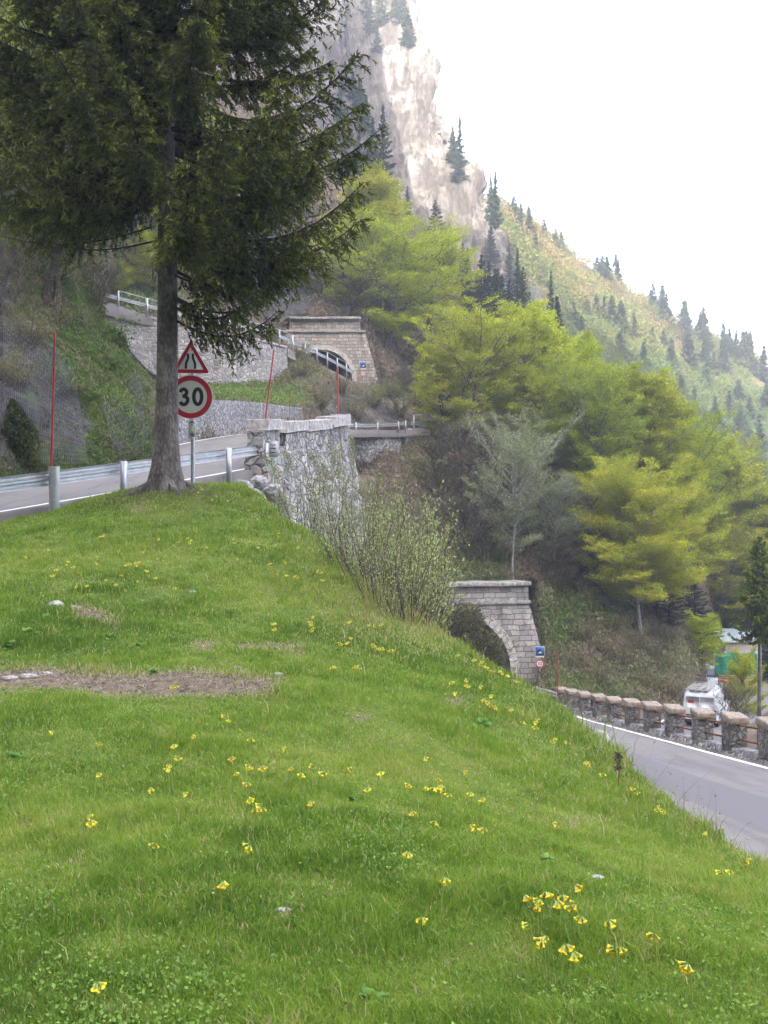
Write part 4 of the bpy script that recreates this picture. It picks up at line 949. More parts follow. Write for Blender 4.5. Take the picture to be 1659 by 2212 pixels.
q = MB(); q.tube([(0, 0, .5), (0, 0, .66), (0, 0, .7)], [.052, .052, .03], 10); q.build('reflector_cap', MT['black'], root)

# ------------------------------------------------------------------ vehicles
def van(loc, rz, label, logo=True, rack_high=False):
    t_ = thing('van', loc, label, 'van'); t_.rotation_euler = (0, 0, rz)
    W = 1.96; prof = [(0, .42), (-.03, .55), (-.02, 1.15), (.06, 1.95), (.14, 2.12), (.3, 2.18), (3.3, 2.2), (3.62, 2.12), (4.35, 1.42), (5.02, 1.18), (5.2, 1.0), (5.24, .45), (4.95, .38), (4.7, .38), (4.62, .62), (4.4, .74), (4.18, .62), (4.1, .38), (1.45, .38), (1.37, .62), (1.15, .74), (.93, .62), (.85, .38)]
    tx = lambda z: W / 2 * (1 - .09 * max(0, (z - 1.1)) / 1.1)
    n = len(prof); V = []
    for s_ in (-1, 1): V += [(s_ * tx(z), y, z) for y, z in prof]
    mb = MB(); F = [tuple(range(n)), tuple(range(2 * n - 1, n - 1, -1))]
    bm_faces = [(i, (i + 1) % n, n + (i + 1) % n, n + i) for i in range(n)]
    import bmesh
    bm = bmesh.new(); vs = [bm.verts.new(v) for v in V]
    for f in F + bm_faces: bm.faces.new([vs[i] for i in f])
    bmesh.ops.recalc_face_normals(bm, faces=bm.faces); me = bpy.data.meshes.new('body'); bm.to_mesh(me); bm.free(); me.materials.append(MT['vanwhite'])
    body = obj('body', me, t_); bv = body.modifiers.new('edge', 'BEVEL'); bv.width = .05; bv.segments = 3; bv.limit_method = 'ANGLE'
    for p in me.polygons: p.use_smooth = False
    ry = lambda z: np.interp(z, [.55, 1.15, 1.95], [-.03, -.02, .06]) - .012
    def rear(x0, x1, z0, z1, mat, nm, par=body, d=0.):
        q = MB(); V = [(x0, ry(z0) - d, z0), (x1, ry(z0) - d, z0), (x1, ry(z1) - d, z1), (x0, ry(z1) - d, z1)]; V += [(a, b + .03, c) for a, b, c in V]
        q.add(V, [(0, 1, 2, 3), (4, 5, 6, 7), (0, 1, 5, 4), (1, 2, 6, 5), (2, 3, 7, 6), (3, 0, 4, 7)]); return q.build(nm, mat, par)
    for s_ in (-1, 1):
        a, b = sorted((s_ * .03, s_ * .80)); rd = rear(a, b, .62, 1.93, MT['vanwhite'], 'rear_door', t_)
        rear(a + .08, b - .08, 1.28, 1.82, MT['vanwhite'], 'door_panel', rd, .012)
        lx = s_ * .90; rear(lx - .065, lx + .065, .62, 1.2, MT['rubber'], 'lamp_housing', t_, .004); rear(lx - .055, lx + .055, .78, 1.02, MT['tail'], 'tail_light', t_, .012)
    rear(-.22, .05, .92, 1.02, MT['black'], 'door_handle', t_, .02)
    rear(-.80, -.30, .80, .88, MT['rubber'], 'number_plate', t_, .016)
    q = MB(); q.box((0, -.06, .50), (1.9, .16, .2)); q.build('bumper', MT['rubber'], t_, bevel=.03)
    if logo:
        q = MB(); a = np.linspace(0, 2 * math.pi, 21)[:-1]; q.add([(-.50 + .2 * math.cos(x), float(ry(1.62)) - .02, 1.62 + .1 * math.sin(x)) for x in a], [tuple(range(20))]); q.build('emblem', MT['red'], t_)
        q = MB(); q.add([(tx(1.25) + .006, 2.2 + .28 * math.cos(x), 1.25 + .14 * math.sin(x)) for x in a], [tuple(range(20))]); q.build('side_emblem', MT['red'], t_)
    for s_ in (-1, 1):
        q = MB(); pts = [(2.95, 1.28), (4.12, 1.30), (3.68, 1.92), (2.95, 1.94)]; q.add([(s_ * (tx(z) + .006), y, z) for y, z in pts], [(0, 1, 2, 3)]); q.build('side_window', MT['glass'], t_)
        q = MB(); q.box((s_ * 1.12, 4.0, 1.32), (.18, .1, .26)); q.build('mirror', MT['rubber'], t_, bevel=.02)
        q = MB(); q.box((s_ * (W / 2 - .0), 2.6, .95), (.02, 2.2, .06)); q.build('side_trim', MT['rubber'], t_)
        for y in (1.15, 4.4):
            q = MB(); q.tube([(s_ * .72, y, .33), (s_ * .95, y, .33)], .33, 22); wh = q.build('wheel', MT['rubber'], t_, smooth=True)
            q = MB(); q.tube([(s_ * .90, y, .33), (s_ * .965, y, .33)], [.2, .16], 16); q.build('hubcap', MT['steel'], wh, smooth=True)
    q = MB(); q.add([(-.80, 4.30, 1.48), (.80, 4.30, 1.48), (.72, 3.72, 2.07), (-.72, 3.72, 2.07)], [(0, 1, 2, 3)]); V = np.concatenate(q.V); V[:, 1] += .02; V[:, 2] += .02; q.V = [V]; q.build('windscreen', MT['glass'], t_)
    for s_ in (-1, 1): q = MB(); q.box((s_ * .72, 5.22, .88), (.34, .08, .2)); q.build('headlight', MT['tarp'], t_)
    q = MB(); hz = 2.34 + (.25 if rack_high else 0)
    for s_ in (-1, 1): q.tube([(s_ * .80, .1, hz), (s_ * .80, 3.3, hz)], .025, 6)
    for y in (.1, .9, 1.7, 2.5, 3.3): q.tube([(-.80, y, hz), (.80, y, hz)], .022, 6); [q.tube([(s_ * .80, y, 2.1), (s_ * .80, y, hz)], .02, 6) for s_ in (-1, 1)]
    rk = q.build('roof_rack', MT['steel'], t_)
    if not rack_high: q = MB(); [q.box((x, 1.6, 2.29), (.3, 2.9, .05), jit=.01) for x in (-.5, -.12, .3)]; q.build('rack_boards', MT['boards'], rk)
    return t_
vr = P(1511, 1556, 65.6); vz_ = vz(vr + vd * 2)
van((vr[0], vr[1], vz_), -R(26), 'white panel van seen from behind, tail lights lit, rack on the roof')
va = np.array([27.0, 95.5, 0.]); van((va[0], va[1], float(zval(np.array([va[0]]), np.array([va[1]]))[0]) + .05), R(180 + 4), 'white van facing the camera with a tall ladder rack, beyond the panel van', False, True)

# ------------------------------------------------------------------ building site beyond the van
gz = lambda p: float(zval(np.array([p[0]]), np.array([p[1]]))[0])
a_, b_ = P(1553, 1482, 90), P(1634, 1482, 90)
root = thing('board_fence', a_, 'pale yellow plank fence below the green netting beyond the vans', 'fence')
n_ = 16; q = MB()
for k in range(5):
    zz = P(0, 1482 - 5 * k, 90)[2]; q.box(((a_[0] + b_[0]) / 2, 90 + rng.uniform(-.01, .01), zz + .08), (b_[0] - a_[0] + rng.uniform(-.1, .2), .04, .165), jit=.01)
q.build('boards', MT['wood'], root, world=True)
for k in range(5):
    x = a_[0] + (b_[0] - a_[0]) * k / 4; q = MB(); q.tube([(x, 90.08, gz((x, 90)) - .2), (x, 90.08, P(0, 1455, 90)[2])], .05, 6); q.build('post', MT['rust'], root, world=True)
q = MB(); q.prism(rrect(.5, .22, .02), -.01, .01); o_ = q.build('warning_board', MT['orange']); o_.location = tuple(P(1563, 1471, 89.8)); setp(o_, 'small orange board fixed to the plank fence', 'board')
root = thing('netting_fence', P(1547, 1460, 91), 'green site netting stretched above the yellow planks, seen through leaves', 'netting')
A0, A1 = P(1545, 1460, 91), P(1636, 1460, 91); n_ = 40; G = np.zeros((n_, 8, 3))
for i in range(n_):
    for j in range(8):
        f = i / (n_ - 1); G[i, j] = (A0[0] + (A1[0] - A0[0]) * f, 91 + .12 * math.sin(f * 22) * (1 - abs(j - 3.5) / 4), A0[2] + j * .27 - (.06 * math.sin(f * 14) if j == 7 else 0))
q = MB(); q.grid(G); nt_ = q.build('netting', MT['greennet'], root, world=True); md = nt_.modifiers.new('t', 'SOLIDIFY'); md.thickness = .02
for k in range(5):
    x = A0[0] + (A1[0] - A0[0]) * k / 4; q = MB(); q.tube([(x, 91.15, gz((x, 91)) - .3), (x, 91.15, A0[2] + 2.05)], .035, 6); q.build('post', MT['steel'], root, world=True)
b_ = P(1606, 1460, 98); root = thing('site_shed', (b_[0], 98, b_[2] - 1), 'pale sheet metal shed roof glimpsed behind the slender spruce', 'shed')
q = MB(); q.box((0, 1.5, 1.6), (3.2, 3, 4.6)); q.build('wall', MT['concrete'], root)
q = MB()
for k in range(16): x0 = -1.9 + k * .2375; q.add([(x0, -.2, 4.0), (x0 + .12, -.2, 4.04), (x0 + .12, 3.4, 4.9), (x0, 3.4, 4.86)], [(0, 1, 2, 3)]); q.add([(x0 + .12, -.2, 4.04), (x0 + .2375, -.2, 4.0), (x0 + .2375, 3.4, 4.86), (x0 + .12, 3.4, 4.9)], [(0, 1, 2, 3)])
rf = q.build('roof', MT['tarp'], root); md = rf.modifiers.new('t', 'SOLIDIFY'); md.thickness = .03
r0 = P(1576, 1504, 79); root = thing('site_barrier', r0, 'low pale slotted barrier right of the panel van', 'barrier')
q = MB(); q.box((.52, 0, .22), (1.1, .05, .05)); q.box((.52, 0, .02), (1.1, .05, .06)); q.build('rails', MT['white'], root)
for k in range(6): q = MB(); q.box((.02 + k * .2, .04, -.3), (.05, .03, 1.1)); q.build('slat', MT['white'], root)

# ------------------------------------------------------------------ rocks
def rock(name, c, r, seed, label, cat='boulder', mat='stone', sq=(1, 1, .8)):
    import bmesh
    bm = bmesh.new(); bmesh.ops.create_icosphere(bm, subdivisions=4, radius=1.0); me = bpy.data.meshes.new(name); bm.to_mesh(me); bm.free()
    V = np.zeros(len(me.vertices) * 3); me.vertices.foreach_get('co', V); V = V.reshape(-1, 3)
    cell = fbm(V + seed * 5.1, 1.3, 4, seed, True); V = V * (.62 + .55 * cell)[:, None] * np.array(sq) * r
    me.vertices.foreach_set('co', V.ravel()); me.update(); me.materials.append(MT[mat]); o = obj(name, me, None, tuple(float(x) for x in c)); return setp(o, label, cat)
b0 = P(1292, 1640, 10.9); rock('boulder', b0, .205, 3, 'pale rough boulder at the grass edge against the lower road', sq=(1, 1, 1.35))
p_ = hit(130, 1312); rock('boulder', p_ + np.array([-.05, 0, .02]), .11, 5, 'white knobbly stone lying by the small patch of bare soil', sq=(1, .8, .55)); 
p_ = hit(150, 1314); rock('boulder', p_ + np.array([.0, .02, .0]), .11, 8, 'flat grey white stone touching the knobbly white one', sq=(1.3, .8, .3))
for k, (u, v, Y, r_) in enumerate([(522, 1056, 25.8, .26), (545, 1080, 25.4, .3), (588, 1062, 27.5, .28), (560, 1044, 27.6, .24)]):
    c = P(u, v, Y); rock('boulder', c, r_, 20 + k, ['white rock block at the meadow corner below the guardrail end', 'white rock block lowest of the group at the meadow corner', 'grey rock against the foot of the parapet wall', 'grey rock just under the guardrail end plate'][k], mat='stone')
for k, (u, v, r_, lb) in enumerate([(512, 1443, .03, 'small white stone above the right part of the bare strip'), (600, 1458, .035, 'pale bluish stone at the right end of the bare strip'), (612, 1968, .022, 'whitish pebble clump in the lower middle of the meadow'), (415, 1280, .04, 'tiny white stone in grass right of the soil patch'),
                                (60, 1464, .055, 'broken white stone slab at the left end of the bare strip'), (22, 1468, .05, 'white stone chip at the picture edge on the bare strip'), (100, 1458, .045, 'pale stone chip in the left part of the bare strip'), (1285, 1900, .03, 'sliver of pale bark lying in the lower right grass')]):
    p_ = hit(u, v); 
    if p_ is not None: rock('stone', p_ + np.array([0, 0, r_ * .25]), r_, 40 + k, lb, 'stone', sq=(1.5, .8, .45))
# ------------------------------------------------------------------ plant helpers
def tubesN(PL, RR, k):
    """PL (N,n,3) polylines, RR (N,n) radii -> V,F"""
    N_, n = PL.shape[:2]; T = np.gradient(PL, axis=1); T /= np.linalg.norm(T, axis=2)[..., None] + 1e-9
    up = np.zeros_like(T); up[..., 2] = 1; w_ = np.abs(T[..., 2]) > .93; up[w_] = (1, 0, 0)
    A = np.cross(T, up); A /= np.linalg.norm(A, axis=2)[..., None] + 1e-9; B = np.cross(T, A)
    th = np.arange(k) * 2 * math.pi / k
    V = PL[:, :, None] + RR[:, :, None, None] * (np.cos(th)[None, None, :, None] * A[:, :, None] + np.sin(th)[None, None, :, None] * B[:, :, None])
    i = np.arange(N_)[:, None, None] * n * k; j = np.arange(n - 1)[None, :, None] * k; c = np.arange(k)[None, None]; c2 = (c + 1) % k
    F = np.stack(np.broadcast_arrays(i + j + c, i + j + c2, i + j + k + c2, i + j + k + c), -1).reshape(-1, 4)
    return V.reshape(-1, 3), F
def unit(v): return v / (np.linalg.norm(v, axis=-1, keepdims=True) + 1e-9)
def leafquads(C, size, g, flat=.5, asp=.6, dirs=None):
    n = len(C); nr = unit(g.normal(size=(n, 3)) * (1 - flat) + np.array([0, 0, 1]) * flat * g.choice([-1, 1], n)[:, None])
    t = g.normal(size=(n, 3)) if dirs is None else dirs + g.normal(size=(n, 3)) * .35
    t = unit(t - (t * nr).sum(1)[:, None] * nr); b = np.cross(nr, t); s = (size * g.uniform(.6, 1.3, n))[:, None] if np.ndim(size) == 0 else (size * g.uniform(.7, 1.2, n))[:, None]
    V = np.stack([C - t * s * .5, C + b * s * asp * .5 + nr * s * .08, C + t * s * .5, C - b * s * asp * .5 + nr * s * .08], 1).reshape(-1, 3)
    return V, np.arange(n * 4).reshape(-1, 4)
def lerp_line(PL, t):     # PL (N,n,3), t (N,m) -> (N,m,3)
    n = PL.shape[1]; x = t * (n - 1); i = np.minimum(x.astype(int), n - 2); f = (x - i)[..., None]; r = np.arange(len(PL))[:, None]
    return PL[r, i] * (1 - f) + PL[r, i + 1] * f
def branchy(seed, H, crown0, Rm, nl, ns, nt, prof, up=(.15, .9), trunk_r=.16, lean=.0, wob=.25, ntr=1, spread=.0, twig=.55):
    g = np.random.default_rng(seed); trunks = []; 
    for q_ in range(ntr):
        a = g.uniform(0, 6.28) if ntr > 1 else .5
        z = np.linspace(0, H * (.96 if q_ == 0 else g.uniform(.7, .92)), 12); off = np.cumsum(g.normal(size=(12, 2)), 0) * wob * .1
        t = np.c_[off[:, 0] + (lean + spread * math.cos(a)) * (z / H) ** 1.0 * H * .3, off[:, 1] + spread * math.sin(a) * (z / H) * H * .3, z]; trunks.append(t)
    TR = np.array(trunks); RT = trunk_r * np.clip(1 - np.linspace(0, 1, 12) ** .9 * .93, .07, 1)[None] * np.ones((ntr, 1)); RT[:, 0] *= 1.45; RT[:, 1] *= 1.05
    # limbs
    tl = (np.arange(nl) + g.uniform(0, 1, nl)) / nl; hz = crown0 + (H * .94 - crown0) * tl ** .85
    which = np.arange(nl) % ntr; st = lerp_line(TR[which], np.minimum(hz / TR[which, -1, 2], .995)[:, None])[:, 0]
    az = np.arange(nl) * 2.399 + g.normal(size=nl) * .4; el = up[0] + (up[1] - up[0]) * tl ** 1.3 + g.normal(size=nl) * .12
    Ln = Rm * np.array([prof(x) for x in tl]) * g.uniform(.78, 1.12, nl) / np.maximum(np.cos(el), .45)
    m = 7; s = np.linspace(0, 1, m)[None, :, None]; d0 = np.stack([np.cos(az) * np.cos(el), np.sin(az) * np.cos(el), np.sin(el)], 1)
    LB_ = st[:, None] + d0[:, None] * Ln[:, None, None] * s + np.array([0, 0, 1.]) * (g.uniform(-.05, .12, nl) * Ln)[:, None, None] * s ** 2 + np.cumsum(g.normal(size=(nl, m, 3)), 1) * (Ln * .022)[:, None, None] * s
    RL = (trunk_r * .34 * (Ln / Rm))[:, None] * (1 - .85 * s[:, :, 0])
    # secondaries
    ts = np.linspace(.22, 1., ns)[None] + g.uniform(-.03, .03, (nl, ns)); ts = np.clip(ts, .1, .995); ss = lerp_line(LB_, ts).reshape(-1, 3)
    dl = unit(LB_[:, -1] - LB_[:, 0]); dl = np.repeat(dl, ns, 0); side = np.tile(np.where(np.arange(ns) % 2, 1, -1), nl); hp = unit(np.cross(dl, np.array([0, 0, 1.])))
    ds = unit(dl * g.uniform(.5, .9, (nl * ns, 1)) + hp * (side * g.uniform(.5, 1., nl * ns))[:, None] + np.array([0, 0, 1]) * g.uniform(-.25, .85, (nl * ns, 1)))
    L2 = np.repeat(Ln, ns) * (.50 - .34 * ts.ravel()) * g.uniform(.7, 1.25, nl * ns) + .18
    s4 = np.linspace(0, 1, 5)[None, :, None]; S2 = ss[:, None] + ds[:, None] * L2[:, None, None] * s4 + np.array([0, 0, 1.]) * (g.uniform(-.04, .14, nl * ns) * L2)[:, None, None] * s4 ** 2 + g.normal(size=(nl * ns, 5, 3)) * .03 * s4
    R2 = (.010 + .010 * L2)[:, None] * (1 - .7 * s4[:, :, 0])
    # twigs
    n2 = nl * ns; tt = np.clip(np.linspace(.2, 1, nt)[None] + g.uniform(-.06, .06, (n2, nt)), .05, 1); tb = lerp_line(S2, tt).reshape(-1, 3)
    d2 = np.repeat(ds, nt, 0); hp2 = unit(np.cross(d2, np.array([0, 0, 1.]))); sd = np.tile(np.where(np.arange(nt) % 2, 1, -1), n2)
    d3 = unit(d2 * .7 + hp2 * (sd * g.uniform(.3, 1, len(d2)))[:, None] + np.array([0, 0, 1]) * g.uniform(-.35, .85, (len(d2), 1)))
    L3 = twig * g.uniform(.5, 1.2, len(d2)); T3 = tb[:, None] + d3[:, None] * L3[:, None, None] * np.linspace(0, 1, 3)[None, :, None]
    R3 = np.full((len(T3), 3), .006) * np.array([1.4, 1, .5])
    return g, TR, RT, LB_, RL, S2, R2, T3, R3, d3
def merge(parts):
    V, F, n = [], [], 0
    for v, f in parts: V.append(v); F.append(f + n); n += len(v)
    return np.concatenate(V), np.concatenate(F)
def broadleaf(nm, seed, H, crown0, Rm, nl, ns, nt, prof, bark, leaf, nleaf, lsize, thick=.07, flat=.55, twigr=1., asp=.62, **kw):
    g, TR, RT, LB_, RL, S2, R2, T3, R3, d3 = branchy(seed, H, crown0, Rm, nl, ns, nt, prof, **kw)
    V, F = merge([tubesN(TR, RT, 10), tubesN(LB_, RL, 5), tubesN(S2, R2 * twigr, 3), tubesN(T3, R3 * twigr, 3)])
    tm = mesh(nm + '_limbs', V, [F], MT[bark], True)
    lmh = None
    if nleaf:
        t = g.uniform(.1, 1.08, (len(T3), nleaf)); C = (T3[:, :1] + (T3[:, -1:] - T3[:, :1]) * t[..., None]).reshape(-1, 3); dd = np.repeat(d3, nleaf, 0)
        hp = unit(np.cross(dd, np.array([0, 0, 1.]))); C = C + hp * g.normal(size=(len(C), 1)) * thick * 1.6 + g.normal(size=C.shape) * thick * np.array([.6, .6, .5])
        LV, LF = leafquads(C, lsize, g, flat, asp, dd)
        r = np.clip(.5 + (fbm(C, .9, 3, seed) - .5) * 1.1 + g.normal(size=len(C)) * .2, 0, 1)
        lmh = mesh(nm + '_leaves', LV, [LF], MT[leaf], False, {'rnd': np.repeat(r, 4)})
        DIM[leafname_key(nm, seed)] = (float(np.percentile(C[:, 2], 99.7)), float(np.percentile(np.hypot(C[:, 0], C[:, 1]), 96)))
    return tm, lmh
DIM = {}
def leafname_key(nm, seed): return seed
def tree(name, proto, base, H0, H, wscale, rz, label, cat='tree', group=None, leafmat_=None):
    tm, lmh = proto; t_ = thing(name, base, label, cat, group); t_.rotation_euler = (0, 0, rz); k = H / H0; t_.scale = (k * wscale, k * wscale, k)
    obj('trunk', tm, t_)
    if lmh is not None:
        c = obj('crown', lmh, t_)
    return t_
beechprof = lambda x: (1 - x) ** .55 * (.55 + .45 * min(1, x * 5))
domeprof = lambda x: math.sqrt(max(0.03, 1 - (x * 1.02 - .18) ** 2 / .72)) * .98
roundp = lambda x: max(.2, math.sin(math.pi * min(1, (x * .86 + .12)))) 
PB = {
 'beechA': (broadleaf('beech', 11, 12, 1.6, 4.4, 44, 9, 8, beechprof, 'beechbark', 'beech', 20, .15, thick=.15, flat=.3, up=(.3, 1.3), trunk_r=.17), 12),
 'beechB': (broadleaf('beech', 12, 12, 1.2, 4.8, 48, 9, 8, roundp, 'beechbark', 'beech', 17, .15, thick=.15, flat=.3, up=(.35, 1.3), trunk_r=.16, ntr=3, spread=.35), 12),
 'beechC': (broadleaf('beech', 13, 12, 2.5, 4.6, 62, 9, 9, domeprof, 'palebark', 'beech', 20, .155, thick=.17, flat=.3, up=(.3, 1.3), trunk_r=.17, lean=.12), 12),
 'beechD': (broadleaf('beech', 14, 12, 1.0, 4.0, 40, 8, 7, beechprof, 'darkbark', 'beech', 16, .155, thick=.15, flat=.3, up=(.4, 1.3), trunk_r=.15, ntr=2, spread=.3), 12),
 'pale': (broadleaf('pale_tree', 15, 12, 2.2, 4.2, 36, 8, 8, roundp, 'palebark', 'paleleaf', 10, .13, thick=.16, flat=.3, up=(.45, 1.2), trunk_r=.13, ntr=2, spread=.22, twigr=1.2), 12),
 'bare': (broadleaf('bare_tree', 16, 9, 1.0, 3.4, 34, 9, 9, roundp, 'twigs', 'budleaf', 2, .10, thick=.1, flat=.3, up=(.5, 1.3), trunk_r=.11, ntr=3, spread=.6, twigr=1.7), 9),
 'bareB': (broadleaf('bare_tree', 17, 9, .6, 3.6, 30, 9, 9, domeprof, 'darkbark', 'budleaf', 3, .11, thick=.1, flat=.3, up=(.4, 1.2), trunk_r=.10, ntr=4, spread=.9, twigr=1.6), 9),
}
for _k in ('beechA', 'beechB', 'beechD'):
    (_t, _l), _h = PB[_k]; _l2 = _l.copy(); _l2.materials.clear(); _l2.materials.append(MT['oliveleaf']); PB['olive' + _k] = ((_t, _l2), _h)
# conifers
def conifer(nm, seed, H, Rm, z0, nb, nq, qs, cone=1.0, barkk='darkbark', leafm='needlefar', droop=.35, sparse=0., asp=.42):
    g = np.random.default_rng(seed); m = 7; s = np.linspace(0, 1, m)[None, :, None]
    tl = ((np.arange(nb) + g.uniform(0, 1, nb)) / nb); hz = z0 + (H * .985 - z0) * tl; az = np.arange(nb) * 2.399 + g.normal(size=nb) * .5
    L = Rm * (1 - tl) ** cone * g.uniform(.62, 1.18, nb) + .12; L *= np.minimum(1, .5 + tl * 6)
    h = np.stack([np.cos(az), np.sin(az), 0 * az], 1); dr = g.uniform(.6, 1.2, nb) * droop * (1 - tl * .9)
    BR = np.zeros((nb, m, 3)); BR[:] = (h[:, None] * L[:, None, None] * s); BR[..., 2] += hz[:, None] + L[:, None] * (-dr[:, None] * np.sin(s[..., 0] * 2.2) * .8 + .25 * tl[:, None] * s[..., 0] + .12 * s[..., 0] ** 3)
    z = np.linspace(0, H, 8); TR = np.stack([0 * z + g.normal(size=8) * .01, 0 * z, z], 1)[None]; RT = (H * .014 * (1 - z / H * .95))[None]
    V, F = merge([tubesN(TR, RT, 8), tubesN(BR, (.012 * L + .004)[:, None] * (1 - .8 * s[..., 0]), 3)])
    tm = mesh(nm + '_trunk', V, [F], MT[barkk], True)
    cnt = np.maximum((nq * L / Rm * g.uniform(.6, 1.2, nb)).astype(int), 5); idx = np.repeat(np.arange(nb), cnt); t = g.uniform(.12, 1.02, len(idx)) ** .8
    t = np.clip(t, 0, 1); C = lerp_line(BR[idx], t[:, None])[:, 0]; hp = np.cross(h[idx], np.array([0, 0, 1.])); wd = L[idx] * .30 * (1 - t * .75)
    lat = g.uniform(-1, 1, len(idx)); C = C + hp * (lat * wd)[:, None]; C[:, 2] -= np.abs(lat) * wd * .25 + g.uniform(0, .3, len(idx)) * qs * 1.2
    dirs = h[idx] * .8 + hp * lat[:, None] * .8 + np.array([0, 0, -.55])
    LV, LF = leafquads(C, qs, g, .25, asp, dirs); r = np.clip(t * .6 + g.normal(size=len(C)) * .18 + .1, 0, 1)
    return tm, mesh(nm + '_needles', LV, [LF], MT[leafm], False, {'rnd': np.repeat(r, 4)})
PC = {'c1': (conifer('conifer', 31, 14, 2.7, .8, 110, 90, .42), 14), 'c2': (conifer('conifer', 32, 14, 2.3, 1.2, 95, 80, .42, 1.25), 14),
      'c3': (conifer('conifer', 33, 14, 3.0, 1.8, 90, 100, .40, .85), 14)}
PF = {'f1': (conifer('conifer', 34, 14, 2.6, .6, 70, 50, .9, 1.0), 14), 'f2': (conifer('conifer', 35, 14, 2.2, 1.0, 60, 50, .9, 1.2), 14), 'f3': (conifer('conifer', 36, 14, 3.0, 1.2, 60, 55, .9, .85), 14)}
PS = (conifer('slender_spruce', 37, 14, 2.1, 8.2, 110, 170, .24, .7, barkk='sprucebark', leafm='needle', droop=.75), 14)

def place(kind, u, vb, vt, ww, label, name='beech_tree', cat='tree', group=None, Y=None, rz=None, protos=None, base0=None):
    """ww = crown width in picture pixels at that distance, turned into metres"""
    pr, H0 = (protos or PB)[kind]
    b = hit(u, vb) if Y is None else P(u, vb, Y)
    if b is None: print('MISS', label, u, vb); return
    Yb = b[1]; H = (vb - vt) / F_PX * Yb * 1.0; 
    R0 = {'olivebeechA': 4.6, 'olivebeechB': 5.2, 'olivebeechD': 4.2, 'beechA': 4.6, 'beechB': 5.2, 'beechC': 4.8, 'beechD': 4.2, 'pale': 4.4, 'bare': 3.8, 'bareB': 4.2, 'c1': 2.6, 'c2': 2.2, 'c3': 2.9, 'f1': 2.6, 'f2': 2.2, 'f3': 3.0, 'ps': 2.1}[kind]
    sd = {'beechA': 11, 'beechB': 12, 'beechC': 13, 'beechD': 14, 'pale': 15, 'bare': 16, 'bareB': 17}.get(kind.replace('olive', ''))
    if sd in DIM: H0, R0 = DIM[sd]; H *= 1.06
    wsc = min(1.7, (ww / 2 / F_PX * Yb) / (R0 * H / H0) * 1.08)
    return tree(name, pr, b - np.array([0, 0, .15]), H0, H, wsc, random.uniform(0, 6.28) if rz is None else rz, label, cat, group)

# --- broadleaf and bare trees on the near slopes
place('beechB', 842, 752, 478, 300, 'tall pale stemmed beech just right of the upper tunnel portal', rz=1.0)
place('beechA', 800, 640, 375, 170, 'yellow green beech standing highest, between the spruce tip and the upper portal')
place('beechD', 925, 720, 500, 210, 'green beech leaning out on the right behind the pale stemmed one')
place('beechB', 1010, 965, 680, 240, 'bright yellow green beech hiding the grey railing')
place('beechA', 1128, 975, 672, 215, 'bright beech with the most pointed top, right of the railing')
place('beechD', 960, 955, 745, 130, 'low yellow green beech leaning left over the blue tunnel sign')
place('beechD', 1240, 1010, 755, 190, 'thin crowned beech with dark forked stem beside the pointed one')
place('beechB', 1190, 1040, 800, 230, 'broad beech below the pointed one')
place('olivebeechA', 1330, 1090, 800, 210, 'olive green beech behind the fork stemmed one')
place('beechC', 1382, 1366, 1005, 240, 'detached bright beech with a clear curved grey stem above the lower road', rz=2.2)
place('olivebeechD', 1418, 1335, 1090, 130, 'smaller beech with a straight stem just right of the curved stemmed one')
place('pale', 1106, 1258, 895, 195, 'silvery grey green tree rising right behind the lower tunnel portal', name='silvery_tree', rz=.6)
place('pale', 1195, 1250, 1020, 150, 'second silvery tree, paler and lower, leaning right', name='silvery_tree', rz=2.6)
for k, (u, v, t, w_, kd) in enumerate([(1290, 1120, 860, 200, 'beechB'), (1400, 1150, 880, 190, 'beechA'), (1470, 1190, 940, 190, 'beechB'), (1450, 1110, 930, 150, 'beechD'), (1530, 1230, 1000, 190, 'beechA'), (1580, 1270, 1060, 190, 'beechD'),
                                     (1640, 1310, 1100, 200, 'beechB'), (1560, 1170, 990, 140, 'beechB'), (1630, 1230, 1085, 150, 'beechA'), (1350, 1230, 1040, 170, 'beechD'), (1480, 1290, 1080, 180, 'beechD'), (1560, 1370, 1180, 190, 'beechB'), (1380, 1000, 850, 130, 'beechA'), (1640, 1400, 1220, 170, 'beechD'), (1260, 950, 770, 110, 'beechA'), (1700, 1380, 1130, 260, 'beechA'), (1790, 1420, 1190, 260, 'beechB')]):
    place('olive' + kd, u, v, v - (v - t) * 1.22, w_, 'olive green beech in the dense belt covering the slope right of the pointed one', group='beeches of the dense belt on the right slope')
for k, (u, v, t, w_, kd) in enumerate([(1000, 1075, 900, 190, 'bare'), (950, 1060, 930, 130, 'bareB'), (1060, 1130, 930, 190, 'bareB'), (985, 1160, 1010, 150, 'bareB'), (1045, 1220, 1060, 150, 'bare'), (925, 1190, 1075, 130, 'bare'), (1150, 1180, 990, 170, 'bareB'), (1250, 1200, 1040, 180, 'bare'), (1300, 1270, 1110, 150, 'bareB'), (1210, 1280, 1160, 110, 'bare')]):
    place(kd, u, v, t, w_, 'leafless brown grey tree on the shady slope above the lower tunnel', name='bare_tree', group='bare trees above the lower tunnel')
for k, (u, v, t, w_, kd) in enumerate([(690, 640, 520, 130, 'bareB'), (740, 560, 430, 120, 'bare'), (760, 680, 590, 110, 'bareB'), (640, 560, 430, 120, 'bare'), (700, 690, 610, 100, 'bareB'), (905, 800, 720, 90, 'bareB'), (880, 850, 790, 70, 'bare')]):
    place(kd, u, v, t, w_, 'leafless scrub tree on the rocks around the upper tunnel', name='bare_tree', group='bare trees around the upper tunnel')
